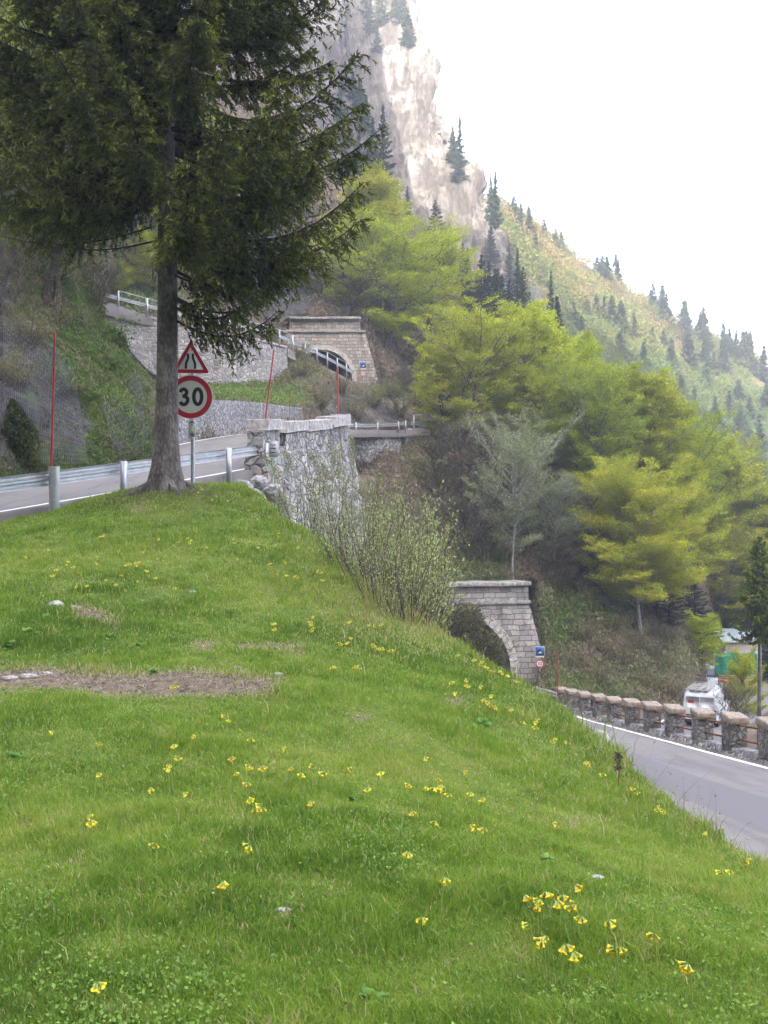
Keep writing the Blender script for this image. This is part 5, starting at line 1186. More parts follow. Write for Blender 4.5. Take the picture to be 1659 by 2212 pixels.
# trees on the left bank, seen behind the big spruce
t_ = place('bareB', 105, 640, 430, 190, 'dark crooked leafless tree on the bank edge at left, behind the spruce', name='bare_tree')
place('bare', 215, 665, 560, 120, 'small grey leafless tree on the crest of the left bank', name='bare_tree')
place('bare', 20, 690, 480, 170, 'leafless grey tree at the picture edge on the left bank', name='bare_tree')
for k, (u, v, t, w_, kd) in enumerate([(30, 420, 60, 260, 'beechB'), (170, 430, 90, 240, 'beechA'), (290, 520, 250, 190, 'beechD'), (400, 560, 330, 170, 'beechB'), (330, 640, 500, 120, 'beechD'), (90, 230, -60, 240, 'beechA'), (260, 300, 40, 210, 'beechB'), (480, 420, 250, 150, 'beechD'), (245, 640, 560, 90, 'beechA'), (-120, 420, 60, 260, 'beechA')]):
    place(kd, u, v, t, w_, 'bright green beech glimpsed through the branches of the big spruce', group='beeches behind the big spruce')
# --- conifers on the near slope
for (u, v, t, w_, kd, lb) in [(828, 430, 222, 66, 'c1', 'tallest dark conifer at the foot of the pale cliff'), (880, 505, 398, 40, 'c2', 'narrow dark conifer second right of the tallest one at the cliff foot'),
                              (940, 560, 428, 66, 'c3', 'broad dark conifer with tiered branches below the pale cliff'), (975, 590, 480, 40, 'c2', 'slim conifer close right of the tiered one'),
                              (1272, 860, 712, 62, 'c1', 'dark conifer poking out of the bright beeches in the middle'), (1488, 1000, 893, 46, 'c2', 'dark conifer standing out of the beech belt at right'), (1510, 1050, 940, 60, 'c1', 'lower conifer leaning on the dark one in the beech belt'),
                              (1575, 1250, 1060, 90, 'c3', 'large dark conifer at the right end of the beech belt'), (1548, 1215, 1055, 70, 'c1', 'dark conifer just left of the large one in the beech belt'), (1500, 1400, 1230, 110, 'c3', 'deep shaded conifer behind the curved stem beech'), (1446, 1350, 1200, 80, 'c1', 'shaded conifer low in the wood right of the curved stem beech'),
                              (1640, 1420, 1180, 150, 'c3', 'wide dark conifer behind the slender spruce at right'), (1690, 1470, 1150, 150, 'c1', 'dark conifer cut by the right picture edge')]:
    place(kd, u, v, t, w_, lb, name='conifer_tree', protos=PC)
for (u, v, t, w_, kd) in [(1055, 690, 560, 72, 'c1'), (1030, 680, 590, 60, 'c3'), (1085, 710, 590, 60, 'c2'), (1118, 690, 530, 50, 'c2'), (1010, 650, 530, 44, 'c1'), (1190, 730, 580, 40, 'c2'), (1205, 745, 640, 52, 'c1'), (1060, 560, 478, 40, 'c1'), (1100, 600, 520, 36, 'c2'), (1040, 700, 545, 80, 'c3'), (1075, 715, 575, 84, 'c1'), (1000, 640, 520, 60, 'c1'), (1130, 720, 570, 60, 'c3'), (1100, 730, 600, 70, 'c3')]:
    place(kd, u, v + 20, t, w_, 'dark conifer in the group between the cliff foot and the pointed beech', name='conifer_tree', protos=PC, group='conifers below the cliff')
for (u, v, t, w_, kd) in [(745, 200, 130, 30, 'f2'), (762, 215, 150, 34, 'f1'), (778, 240, 170, 40, 'f1'), (735, 260, 165, 36, 'f2'), (790, 290, 200, 38, 'f3'), (750, 320, 240, 40, 'f1'), (805, 350, 250, 36, 'f2'), (775, 370, 290, 44, 'f1'), (800, 420, 330, 40, 'f3'), (745, 400, 300, 40, 'f2'), (850, 470, 400, 30, 'f1')]:
    place(kd, u, v, t, w_, 'shaded grey conifer on the steep rocks between the spruce and the sunlit cliff', name='conifer_tree', protos=PF, group='conifers on the shaded rocks')
# --- conifers on the cliff and the far hillside
for (u, v, t, w_, kd) in [(790, 40, -50, 40, 'f1'), (800, 75, -10, 34, 'f2'), (822, 60, -40, 40, 'f1'), (815, 115, 55, 28, 'f2'), (868, 60, -40, 40, 'f3'), (880, 95, 20, 40, 'f1'), (855, 40, -40, 36, 'f2'), (888, 105, 40, 28, 'f2')]:
    place(kd, u, v, t, w_, 'hazy conifer near the top of the pale cliff', name='conifer_tree', protos=PF, group='conifers on top of the cliff')
for (u, v, t, w_, kd, lb) in [(978, 352, 268, 32, 'f1', 'left of the two conifers on the cliff shoulder'), (993, 368, 248, 34, 'f2', 'right and taller of the two conifers on the cliff shoulder'), (990, 395, 320, 44, 'f3', 'bushy conifer below the pair on the cliff shoulder')]:
    place(kd, u, v, t, w_, lb, name='conifer_tree', protos=PF)
ridge = [(1060, 455, 380), (1070, 470, 376), (1080, 480, 405), (1110, 480, 428), (1125, 490, 440), (1142, 500, 450), (1150, 505, 468), (1175, 515, 478), (1200, 530, 500), (1212, 540, 505), (1288, 570, 548), (1302, 585, 556), (1310, 600, 560), (1335, 600, 568), (1375, 635, 602), (1410, 655, 618), (1428, 665, 622), (1440, 690, 640), (1475, 705, 662), (1482, 720, 655), (1512, 715, 682), (1520, 735, 672), (1550, 745, 700), (1562, 750, 702), (1575, 755, 715), (1590, 765, 718), (1602, 770, 715), (1612, 778, 718), (1622, 785, 725), (1650, 800, 752), (1659, 805, 760)]
for k, (u, v, t) in enumerate([q for i, q in enumerate(ridge) if i % 4 != 2]):
    place(('f1', 'f2', 'f3')[k % 3], u, v + 26, t - 8, 28 + (k * 7) % 16, 'sunlit hazy conifer along the skyline of the far ridge', name='conifer_tree', protos=PF, group='conifers along the far skyline')
mid = [(1312, 608, 561), (1432, 690, 622), (1476, 720, 655), (1519, 738, 669), (1451, 810, 741), (1485, 785, 723), (1523, 802, 727), (1562, 795, 723), (1620, 788, 720), (1341, 709, 655), (1202, 741, 644), (1118, 669, 576), (1069, 694, 586), (1157, 550, 512), (1265, 672, 645), (1288, 668, 640), (1305, 672, 645), (1322, 685, 645), (1345, 700, 662), (1370, 712, 682), (1290, 590, 560), (1225, 640, 615), (1410, 750, 712), (1432, 745, 720), (1448, 810, 740), (1450, 775, 735), (1482, 765, 722), (1490, 790, 728), (1520, 790, 745), (1525, 830, 738), (1542, 810, 765), (1560, 800, 740), (1545, 720, 672), (1480, 715, 655),
       (1330, 600, 555), (1605, 780, 720), (1545, 915, 862), (1575, 890, 850), (1600, 940, 880), (1620, 900, 862), (1640, 960, 900), (1560, 1010, 965), (1580, 1025, 980), (1610, 1060, 1000), (1630, 1010, 975), (1650, 1100, 1010), (1510, 960, 915), (1595, 870, 825), (1425, 690, 660), (1390, 790, 745), (1340, 760, 720), (1655, 880, 830), (1500, 880, 840), (1470, 860, 815), (1240, 700, 660), (1255, 730, 690)]
for k, (u, v, t) in enumerate(mid):
    place(('f1', 'f2', 'f3')[k % 3], u, v + 20, t - 8, 38 + (k * 5) % 16, 'bluish dark conifer among budding trees on the far hillside', name='conifer_tree', protos=PF, group='conifers scattered on the far hillside')
place('ps', 1640, 1655, 1148, 112, 'slender spruce with bare lower trunk beside the vans at right', name='slender_spruce', protos={'ps': PS}, Y=55.0)
place('beechD', 1508, 1455, 1325, 110, 'low maple with yellowish leaves on the slope left of the second van', name='maple_tree')
place('beechD', 1612, 1585, 1405, 90, 'thin leafy sapling in front of the green netting', name='maple_tree', Y=74)
place('bare', 1590, 1600, 1465, 90, 'grey leafless bush between the panel van and the slender spruce', name='bare_bush', cat='bush', Y=60)

# --- far canopy, a wood that reads as one mass
def canopy(name, G, n, seed, umin=-1e9, r=(2.4, 4.6), rockm=None):
    g = np.random.default_rng(seed); a, b = G.shape[:2]
    A = np.linalg.norm(np.cross(G[1:, :-1] - G[:-1, :-1], G[:-1, 1:] - G[:-1, :-1]), axis=2); W = A / G[:-1, :-1, 1] ** 1.4
    if rockm is not None: W = W * (rockm[:-1, :-1] < .35)
    p = (W / W.sum()).ravel(); id_ = g.choice(len(p), n, p=p); i, j = id_ // (b - 1), id_ % (b - 1); f, h = g.uniform(size=(n, 1)), g.uniform(size=(n, 1))
    C = G[i, j] + (G[i + 1, j] - G[i, j]) * f + (G[i, j + 1] - G[i, j]) * h
    Rr = g.uniform(r[0], r[1], n); m = 230; d = unit(g.normal(size=(n, m, 3))); d[..., 2] = np.abs(d[..., 2]) * .9 - .1
    lump = 1 + .22 * np.sin(d[..., 0] * 4 + C[:, None, 0]) * np.cos(d[..., 1] * 5 + C[:, None, 1])
    Q = C[:, None] + d * (Rr[:, None] * g.uniform(.55, 1.02, (n, m)) * lump)[..., None] * np.array([1, 1, 1.15]) + np.array([0, 0, 1.]) * (Rr * .12)[:, None, None]
    base = fbm(C, .012, 3, seed + 3); hgt = np.clip((C[:, 2] - 20) / 90, 0, 1)
    tone = np.clip(.74 - hgt * .62 + (base - .5) * .9 + g.normal(size=n) * .13, 0, 1)
    rr = np.clip(np.repeat(tone, m) + g.normal(size=n * m) * .05, 0, 1)
    V, F = leafquads(Q.reshape(-1, 3), np.repeat(Rr * .125, m), g, .35, .75)
    return setp(obj(name, mesh(name, V, [F], MT['canopy'], False, {'rnd': np.repeat(rr, 4)})), kind='stuff', label='budding pinkish and green broadleaf wood covering the far hillside')
canopy('far_woodland', GF[:, :102], 4600, 5, rockm=SURF['far_hillside'][2][:, :102])

# --- ground cover scattered over the slopes
def scatter(name, surf, n, seed, size, mat, tone, label, dens=None, wpow=1.6, lift=.3, m=5, asp=.3, flat=.1, spread=1., kind='stuff', irange=None):
    g = np.random.default_rng(seed); G, gr_, rk_ = SURF[surf]
    if irange: G, gr_, rk_ = G[irange[0]:irange[1]], gr_[irange[0]:irange[1]], rk_[irange[0]:irange[1]]
    b = G.shape[1]; A = np.linalg.norm(np.cross(G[1:, :-1] - G[:-1, :-1], G[:-1, 1:] - G[:-1, :-1]), axis=2)
    W = A / np.maximum(G[:-1, :-1, 1], 20) ** wpow * (dens(gr_, rk_)[:-1, :-1])
    uu, vv = uv_of(G[:-1, :-1]); W = W * ((uu > -250) & (uu < 1900) & (vv > -150) & (vv < 1700))
    p = (W / W.sum()).ravel(); id_ = g.choice(len(p), n, p=p); i, j = id_ // (b - 1), id_ % (b - 1); f, h = g.uniform(size=(n, 1)), g.uniform(size=(n, 1))
    C = G[i, j] + (G[i + 1, j] - G[i, j]) * f + (G[i, j + 1] - G[i, j]) * h; gv = gr_[i, j]
    s0 = size * g.uniform(.5, 1.5, n); Q = C[:, None] + g.normal(size=(n, m, 3)) * (s0 * .55 * spread)[:, None, None] * np.array([1, 1, .35]); Q[..., 2] += (s0 * lift)[:, None]
    dirs = g.normal(size=(n * m, 3)) * .5 + np.array([0, 0, 1.])
    V, F = leafquads(Q.reshape(-1, 3), np.repeat(s0, m), g, flat, asp, dirs)
    r = np.clip(np.repeat(tone(gv, g, C), m) + g.normal(size=n * m) * .09, 0, 1)
    return setp(obj(name, mesh(name, V, [F], MT[mat], False, {'rnd': np.repeat(r, 4)})), kind=kind, label=label)
MT['cover'] = leafmat('ground_cover', [(0., (.10, .075, .06)), (.2, (.20, .15, .115)), (.38, (.34, .27, .20)), (.5, (.23, .22, .10)), (.62, (.15, .20, .05)), (.8, (.15, .24, .045)), (1., (.22, .31, .06))], .3, objvar=False)
tg = lambda gv, g, C: np.clip(.12 + gv * .78 + g.normal(size=len(C)) * .16, 0, 1)
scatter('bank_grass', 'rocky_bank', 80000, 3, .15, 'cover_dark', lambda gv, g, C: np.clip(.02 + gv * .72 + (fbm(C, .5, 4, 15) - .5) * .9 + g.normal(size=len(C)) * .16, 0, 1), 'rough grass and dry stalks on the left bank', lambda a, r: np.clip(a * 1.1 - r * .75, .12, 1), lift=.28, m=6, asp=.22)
scatter('bank_grass', 'road_bank', 40000, 4, .24, 'cover', tg, 'grass and dry stalks on the bank between the two upper roads', lambda a, r: np.clip(.35 + a - r * .9, .03, 1), m=6, asp=.22)
scatter('undergrowth', 'mountainside', 50000, 5, .5, 'cover', lambda gv, g, C: np.clip(.08 + gv * .7 + g.normal(size=len(C)) * .16, 0, 1), 'brown scrub and patches of green on the rocks around the upper tunnel', lambda a, r: np.clip(.5 + a - r * 1.1, .02, 1), m=6, asp=.22)
scatter('undergrowth', 'wooded_slope', 110000, 6, .30, 'cover', lambda gv, g, C: np.clip(.05 + gv * .75 + g.normal(size=len(C)) * .17, 0, 1), 'leaf litter, brown scrub and green herbs on the slope above the lower tunnel', lambda a, r: np.clip(.6 + a - r * .8, .05, 1), m=6, asp=.22)
# ------------------------------------------------------------------ the big spruce
def hero_spruce():
    g = np.random.default_rng(101); base = P(357, 1062, 21.0); base[2] = zground(np.array([base[0]]), np.array([base[1]]))[0] - .1
    t_ = thing('spruce_tree', base, 'big dark spruce with straight grey trunk filling the upper left, standing on the meadow', 'tree')
    H = 21.; z = np.linspace(0, H, 40); cxx = lambda zz: .03 * np.sin(zz * .5) + .004 * zz; r = .225 * (1 - z / H * .92)
    r[:4] += np.array([.13, .05, .02, .005]); k = 28; th = np.arange(k) * 2 * math.pi / k
    flare = 1 + (.22 * np.cos(th * 5 + 1) + .12 * np.cos(th * 3))[None] * np.exp(-z * 2.2)[:, None]
    rr = r[:, None] * flare + (fbm(np.stack(np.broadcast_arrays(np.cos(th)[None] * 2, np.sin(th)[None] * 2, z[:, None] * 1.2), -1), 2.2, 4, 3) - .5) * .03
    V = np.stack([cxx(z)[:, None] + rr * np.cos(th), rr * np.sin(th) + 0 * z[:, None], np.broadcast_to(z[:, None], rr.shape)], -1)
    F = grid_faces(40, k); i = np.arange(39) * k; wrap = np.stack([i + k - 1, i + 2 * k - 1, i + k, i], 1)
    obj('trunk', mesh('trunk', V.reshape(-1, 3), [F, wrap], MT['sprucebark'], True), t_)
    # surface roots
    for a, l in ((2.6, 1.1), (3.5, .8), (.5, .7), (5.3, .6)):
        s = np.linspace(0, 1, 7); pts = np.stack([(.2 + l * s) * math.cos(a), (.2 + l * s) * math.sin(a) + .1 * s * s, .28 * (1 - s) ** 2 + .06 + .05 * np.sin(s * 9)], 1)
        wz = zground(base[0] + pts[:, 0], base[1] + pts[:, 1]) - base[2]; pts[:, 2] = wz + .16 * (1 - s) ** 2 - .03 * s
        q = MB(); q.tube(pts, .085 * (1 - .75 * s) , 8); q.build('root', MT['sprucebark'], t_, smooth=True)
    # branches
    zs, az, Ls = [], [], []
    zz = 5.0
    while zz < 20.3:
        for _ in range(2 if zz < 13 else 1):
            zs.append(zz + g.uniform(-.05, .05)); az.append(g.uniform(0, 6.283))
            prof = np.interp(zz, [4.5, 5.5, 7, 9, 12, 20.5], [3.3, 3.9, 4.1, 3.9, 3.3, .5]); Ls.append(prof * g.uniform(.68, 1.06))
        zz += .093 if zz < 13 else .22
    for (a, z_, l) in [(-.12, 3.45, 2.15), (-.35, 3.7, 2.0), (.28, 3.9, 1.9), (-.75, 3.85, 1.5), (-.45, 4.3, 1.8), (.05, 4.4, 2.4), (-.2, 4.7, 2.8), (.2, 4.8, 2.6)]: zs.append(z_); az.append(a); Ls.append(l)
    zs, az, Ls = map(np.array, (zs, az, Ls)); kp_ = ~((np.cos(az) < .1) & (zs < 5.6)); zs, az, Ls = zs[kp_], az[kp_], Ls[kp_]; nb = len(zs); m = 10; s = np.linspace(0, 1, m)[None, :, None]
    h = np.stack([np.cos(az), np.sin(az), 0 * az], 1); low = np.clip((9 - zs) / 5, 0, 1)
    # droop then upturned tips
    BR = h[:, None] * Ls[:, None, None] * s + np.cross(h, [0, 0, 1.])[:, None] * (g.normal(size=nb) * .08 * Ls)[:, None, None] * s ** 2
    dz = Ls[:, None] * (-(0.05 + .17 * low)[:, None] * np.sin(s[..., 0] * math.pi * .8) + (.16 + .10 * g.uniform(size=nb))[:, None] * s[..., 0] ** 3 - .02)
    BR[..., 2] = zs[:, None] + dz; BR[..., 0] += cxx(BR[..., 2])
    LL = Ls
    # hanging branchlets
    per = np.maximum((LL / .034).astype(int), 10); idx = np.repeat(np.arange(nb), per); n2 = len(idx)
    t = g.uniform(.10, 1.0, n2) ** .82; st = lerp_line(BR[idx], t[:, None])[:, 0]
    t2 = np.clip(t + .03, 0, 1); tang = unit(lerp_line(BR[idx], np.clip(t2, 0, 1)[:, None])[:, 0] - lerp_line(BR[idx], np.clip(t2 - .06, 0, 1)[:, None])[:, 0])
    sd = g.choice([-1, 1], n2); hp = np.cross(tang, [0, 0, 1.]); hp = unit(hp)
    hang = g.uniform(.15, 1.1, n2) * (.6 + .6 * low[idx]); d = unit(tang * g.uniform(.35, .9, n2)[:, None] + hp * (sd * g.uniform(.3, 1., n2))[:, None] + np.array([0, 0, -1.]) * hang[:, None])
    L2 = (.20 + .55 * np.sin(np.clip(t, .05, .97) * math.pi) ** .7) * g.uniform(.55, 1.15, n2); L2 *= np.clip(LL[idx] / 3, .4, 1)
    s5 = np.linspace(0, 1, 5)[None, :, None]; B2 = st[:, None] + d[:, None] * L2[:, None, None] * s5 + np.array([0, 0, -1.]) * (L2 * .28)[:, None, None] * s5 ** 2
    V, F = merge([tubesN(BR, (.010 + .011 * LL)[:, None] * (1 - .82 * s[..., 0]), 6), tubesN(B2, .006 * (1 - .5 * s5[..., 0]) * np.ones((n2, 1)), 3)])
    # bare dead lower twigs
    dead = []
    for (a, z_, l) in [(3.2, 5.2, 3.4), (2.9, 6.2, 3.9), (3.5, 4.9, 2.6), (-.5, 5.0, 1.6), (4.2, 5.6, 2.6), (0.1, 5.3, 2.2)]:
        sx = np.linspace(0, 1, m); p = np.stack([np.cos(a + .15 * sx) * l * sx, np.sin(a + .15 * sx) * l * sx, z_ - .25 * l * np.sin(sx * 2.4) * .6 + .05 * sx ** 3], 1); dead.append(p)
    DV, DF = tubesN(np.array(dead), .02 * (1 - .85 * np.linspace(0, 1, m))[None] * np.ones((len(dead), 1)), 5)
    tw = []
    for p in dead:
        for _ in range(26):
            q0 = p[g.integers(2, m)]; dd = unit(g.normal(size=3) * np.array([1, 1, .4]) + np.array([0, 0, -.7])); tw.append(q0 + dd[None] * np.linspace(0, g.uniform(.15, .55), 4)[:, None])
    TV, TF = tubesN(np.array(tw), np.full((len(tw), 4), .0045), 3)
    V, F = merge([(V, F), (DV, DF), (TV, TF)])
    obj('branches', mesh('branches', V, [F], MT['darkbark'], True), t_)
    # shoots with needles
    ns = np.maximum((L2 / .030).astype(int), 4); vis = (zs[idx] < 12.5); ns = np.where(vis, ns, np.maximum(ns // 3, 2)); i3 = np.repeat(np.arange(n2), ns); n3 = len(i3); tt = g.uniform(.05, 1.03, n3); tt = np.clip(tt, 0, 1)
    C = lerp_line(B2[i3], tt[:, None])[:, 0]; bd = unit(B2[i3, -1] - B2[i3, 0]); dirs = unit(bd * .8 + g.normal(size=(n3, 3)) * .55 + np.array([0, 0, -.15]))
    kk = 3; sl = g.uniform(.06, .12, n3); nn = np.repeat(np.arange(n3), kk)
    a3 = unit(g.normal(size=(len(nn), 3))); a3 = unit(a3 - (a3 * dirs[nn]).sum(1)[:, None] * dirs[nn]); b3 = np.cross(dirs[nn], a3)
    st3 = C[nn] + dirs[nn] * (sl[nn] * g.uniform(0, .5, len(nn)))[:, None]; tip = st3 + dirs[nn] * (sl[nn] * .8)[:, None] + a3 * (sl[nn] * .28)[:, None]; wv = b3 * (.0135 * np.where(vis[idx[i3]][nn], 1., 2.))[:, None]
    TVv = np.stack([st3 - wv, st3 + wv, tip], 1).reshape(-1, 3)
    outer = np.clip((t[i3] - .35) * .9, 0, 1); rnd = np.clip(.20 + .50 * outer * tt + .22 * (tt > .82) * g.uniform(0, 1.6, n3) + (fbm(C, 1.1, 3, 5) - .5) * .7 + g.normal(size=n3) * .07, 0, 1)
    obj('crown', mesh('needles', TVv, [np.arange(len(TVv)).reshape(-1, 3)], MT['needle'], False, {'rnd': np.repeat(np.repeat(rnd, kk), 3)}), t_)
    print('spruce tris', len(TVv) // 3, 'branches', nb, n2)
hero_spruce()

# ------------------------------------------------------------------ shrubs by the bank
def shoots(name, base, label, cat, n, hmin, hmax, rad, lean, bark, leaf, nl, ls, seed, side=5, curve=.25, group=None, thick=.008, twig=.25, leafpart='foliage', dirbias=(0, 0)):
    g = np.random.default_rng(seed); m = 8; s = np.linspace(0, 1, m)[None, :, None]
    a = g.uniform(0, 6.283, n); rr = rad * g.uniform(0, .35, n) ** .6; b = np.stack([rr * np.cos(a), rr * np.sin(a), 0 * a - .15], 1)
    L = g.uniform(hmin, hmax, n); tilt = g.uniform(0, 1, n) ** .8 * lean; d = unit(np.stack([np.sin(tilt) * np.cos(a) + dirbias[0], np.sin(tilt) * np.sin(a) + dirbias[1], np.cos(tilt)], 1))
    S = b[:, None] + d[:, None] * L[:, None, None] * s + np.array([0, 0, 1.]) * (curve * .3 * L)[:, None, None] * s ** 2 + np.cumsum(g.normal(size=(n, m, 3)), 1) * .02 * L[:, None, None] * s
    ts = np.clip(np.linspace(.3, .97, side)[None] + g.uniform(-.08, .08, (n, side)), .1, 1); sb = lerp_line(S, ts).reshape(-1, 3); dd = np.repeat(unit(S[:, -1] - S[:, 0]), side, 0)
    d2 = unit(dd + g.normal(size=dd.shape) * .5 + np.array([0, 0, .25])); L2 = np.repeat(L, side) * twig * g.uniform(.5, 1.3, n * side); s4 = np.linspace(0, 1, 4)[None, :, None]
    S2 = sb[:, None] + d2[:, None] * L2[:, None, None] * s4
    V, F = merge([tubesN(S, thick * (1.15 - s[..., 0]) * (.6 + L / hmax)[:, None], 5), tubesN(S2, thick * .4 * (1.2 - s4[..., 0]) * np.ones((n * side, 1)), 3)])
    t_ = thing(name, base, label, cat, group); obj('stems', mesh('stems', V, [F], MT[bark], True), t_)
    if nl:
        C1 = lerp_line(S, g.uniform(.45, 1.0, (n, nl * 2))).reshape(-1, 3); C2 = lerp_line(S2, g.uniform(.1, 1.05, (n * side, nl)).clip(0, 1)).reshape(-1, 3); C = np.concatenate([C1, C2]) + g.normal(size=(len(C1) + len(C2), 3)) * ls * .5
        dr = np.tile(np.array([0, 0, 1.]), (len(C), 1)); LV, LF = leafquads(C, ls, g, .1, .5, dr); obj(leafpart, mesh('foliage', LV, [LF], MT[leaf], False, {'rnd': np.repeat(g.uniform(0, 1, len(C)), 4)}), t_)
    return t_
def gpt(u, v, Y):      # ground point under a picture column at depth Y
    x = P(u, v, Y)[0]; return np.array([x, Y, float(zground(np.array([x]), np.array([Y]))[0])])
def up_to(u, vtop, Y): return P(u, vtop, Y)[2]
for (u, Y, vt, n, rad, seed, lb) in [(895, 21.5, 1050, 36, .7, 1, 'tall pale green willow shrub with upright wands, centre, above the meadow edge'), (930, 20.5, 1110, 26, .4, 2, 'shorter willow shrub right of the tall one, over the lower portal'),
                                 (850, 22.5, 1075, 46, .8, 3, 'leafy willow shrub left of the tall one, against the parapet wall'), (880, 24.0, 1070, 30, .5, 4, 'thin willow shrub at the right side of the clump')]:
    b = gpt(u, 0, Y); h_ = up_to(u, vt, Y) - b[2]; shoots('willow_shrub', b, lb, 'shrub', n, h_ * .45, h_ * .98, rad, .26, 'willowbark', 'willowleaf', 9, .07, seed, 9, thick=.014, twig=.2)
for (u, Y, vt, n, rad, seed, lb) in [(700, 25.5, 1000, 26, .6, 11, 'wispy shrub with sparse leaves in front of the parapet wall, left one'), (760, 25.0, 990, 26, .7, 12, 'wispy shrub with sparse leaves in front of the parapet wall, right one'), (655, 25.8, 1010, 16, .5, 13, 'small wispy shrub against the left part of the parapet wall'), (600, 26.2, 1060, 14, .4, 14, 'low brown green shrub at the foot of the wall by the meadow corner')]:
    b = gpt(u, 0, Y); h_ = up_to(u, vt, Y) - b[2]; shoots('wall_shrub', b, lb, 'shrub', n, h_ * .4, h_ * 1.0, rad, .40, 'twigs', 'willowleaf', 5, .05, seed, 8, thick=.010, twig=.22)
for (u, v, n, h0, h1, seed, lb) in [(800, 1290, 40, .5, 1.5, 21, 'brown twiggy bush on the meadow edge, leftmost of the thicket'), (850, 1345, 46, .5, 1.5, 22, 'brown twiggy bush on the meadow edge, second of the thicket'), (890, 1378, 40, .4, 1.1, 23, 'brown twiggy bush on the meadow edge below the willow'), (760, 1260, 30, .4, 1.1, 24, 'low twiggy bush where the parapet wall meets the meadow')]:
    Y = np.interp(v, [1205, 1330, 1482], [17, 14.9, 12.2]) + .5; b = gpt(u, v, Y); shoots('twiggy_bush', b, lb, 'bush', n, h0, h1, .6, .65, 'twigs', 'willowleaf', 3, .035, seed, 7, thick=.005, twig=.3)
for k, (x, Y, h1, lb) in enumerate([(-.9, 49.5, 3.4, 'scrubby bush hugging the right end of the parapet wall, nearest the coping'), (-.4, 47.5, 3.0, 'scrubby bush at the right end of the parapet wall, lower one'), (.1, 45, 2.6, 'scrubby bush at the foot of the right end of the parapet wall'), (-.2, 52, 3.2, 'scrubby bush behind the right end of the parapet wall'), (.8, 50, 2.6, 'scrubby bush between the parapet wall and the boulder wall')]):
    b = np.array([x, Y, float(zground(np.array([x]), np.array([Y]))[0])]); shoots('wall_bush', b, lb, 'bush', 40, h1 * .4, h1, .7, .55, 'twigs', 'willowleaf' if k % 2 else 'budleaf', 9, .085, 480 + k, 8, thick=.012, twig=.3)
g = np.random.default_rng(69); st_ = []
for (y0, y1, nn_, off0, off1) in ((6.0, 9.5, 46, -.25, .12), (9.5, 15, 46, -.5, .2), (13.5, 17.5, 70, -1.2, .1), (3.4, 8, 30, -3.6, -.2)):
    for _ in range(nn_):
        y = g.uniform(y0, y1); x = float(np.interp(y, EY, EX)) + g.uniform(off0, off1); z = float(zground(np.array([x]), np.array([y]))[0]); h_ = g.uniform(.12, .38); dd = g.normal(size=2) * .12
        sx = np.linspace(0, 1, 5); st_.append(np.stack([x + dd[0] * sx ** 1.5, y + dd[1] * sx ** 1.5, z + h_ * sx], 1))
st_ = np.array(st_); V, F = tubesN(st_, .0016 * (1.2 - np.linspace(0, 1, 5))[None] * np.ones((len(st_), 1)) * np.interp(st_[:, 0, 1], [4, 16], [.8, 2.])[:, None], 3)
tips = np.repeat(st_[:, -1], 5, 0) + g.normal(size=(len(st_) * 5, 3)) * .009; LV, LF = leafquads(tips, .014, g, .1, .5); nV = len(V)
V = np.concatenate([V, LV]); setp(obj('dry_stalks', mesh('dry_stalks', V, [F, LF + nV], MT['straw'] if 'straw' in MT else plain('straw', (.30, .24, .14), .9, var=.3))), kind='stuff', label='thin dry seed stalks along the brink of the meadow')
# tufts rooted in the joints of the parapet wall
root = bpy.data.objects['parapet_wall']
fr_ = front.reshape(-1, 3); g = np.random.default_rng(88); cl_ = fbm(fr_, .9, 4, 71); cand = np.where(cl_ > .53)[0]
if len(cand):
    ids = g.choice(cand, 900); nrm = np.repeat(-Nn, front.shape[1], 0)[ids]; C = fr_[ids][:, None] + g.normal(size=(900, 12, 3)) * .09 + nrm[:, None] * g.uniform(.0, .14, (900, 12, 1)); C = C.reshape(-1, 3)
    LV, LF = leafquads(C, .07, g, .1, .5); setp(obj('wall_tufts', mesh('wall_tufts', LV, [LF], MT['cover'], False, {'rnd': np.repeat(np.clip(g.uniform(.2, 1, 900).repeat(12) + g.normal(size=len(C)) * .08, 0, 1), 4)})), kind='stuff', label='grass and small plants rooted in the joints of the parapet wall')
# creeper in the mouth of the lower tunnel
g = np.random.default_rng(77); c0 = P(1015, 1372, 74.2); t_ = thing('creeper', c0, 'tangle of brown and green creeper hanging over the left side of the lower tunnel mouth', 'creeper')
pts = []
while len(pts) < 9000:
    u, v = g.uniform(940, 1118), g.uniform(1288, 1462); e = ((u - 1000) / 48) ** 2 + ((v - 1352) / 50) ** 2; e2 = ((u - 1046) / 44) ** 2 + ((v - 1408) / 46) ** 2
    if min(e, e2) < g.uniform(.5, 1.15): pts.append(P(u, v, 75.3 + g.uniform(-1., 1.2) + (u - 960) * .006) - c0)
pts = np.array(pts); LV, LF = leafquads(pts, .17, g, .15, .7); obj('foliage', mesh('foliage', LV, [LF], MT['ivy'], False, {'rnd': np.repeat(np.clip(.4 + (fbm(pts, .8, 3, 2) - .5) * 2 + g.normal(size=len(pts)) * .2, 0, 1), 4)}), t_)
vn_ = np.array([pts[g.integers(len(pts))] + np.cumsum(g.normal(size=(6, 3)) * np.array([.28, .1, .25]), 0) for _ in range(420)]); V, F = tubesN(vn_, np.full(vn_.shape[:2], .018), 3); obj('stems', mesh('stems', V, [F], MT['twigs']), t_)
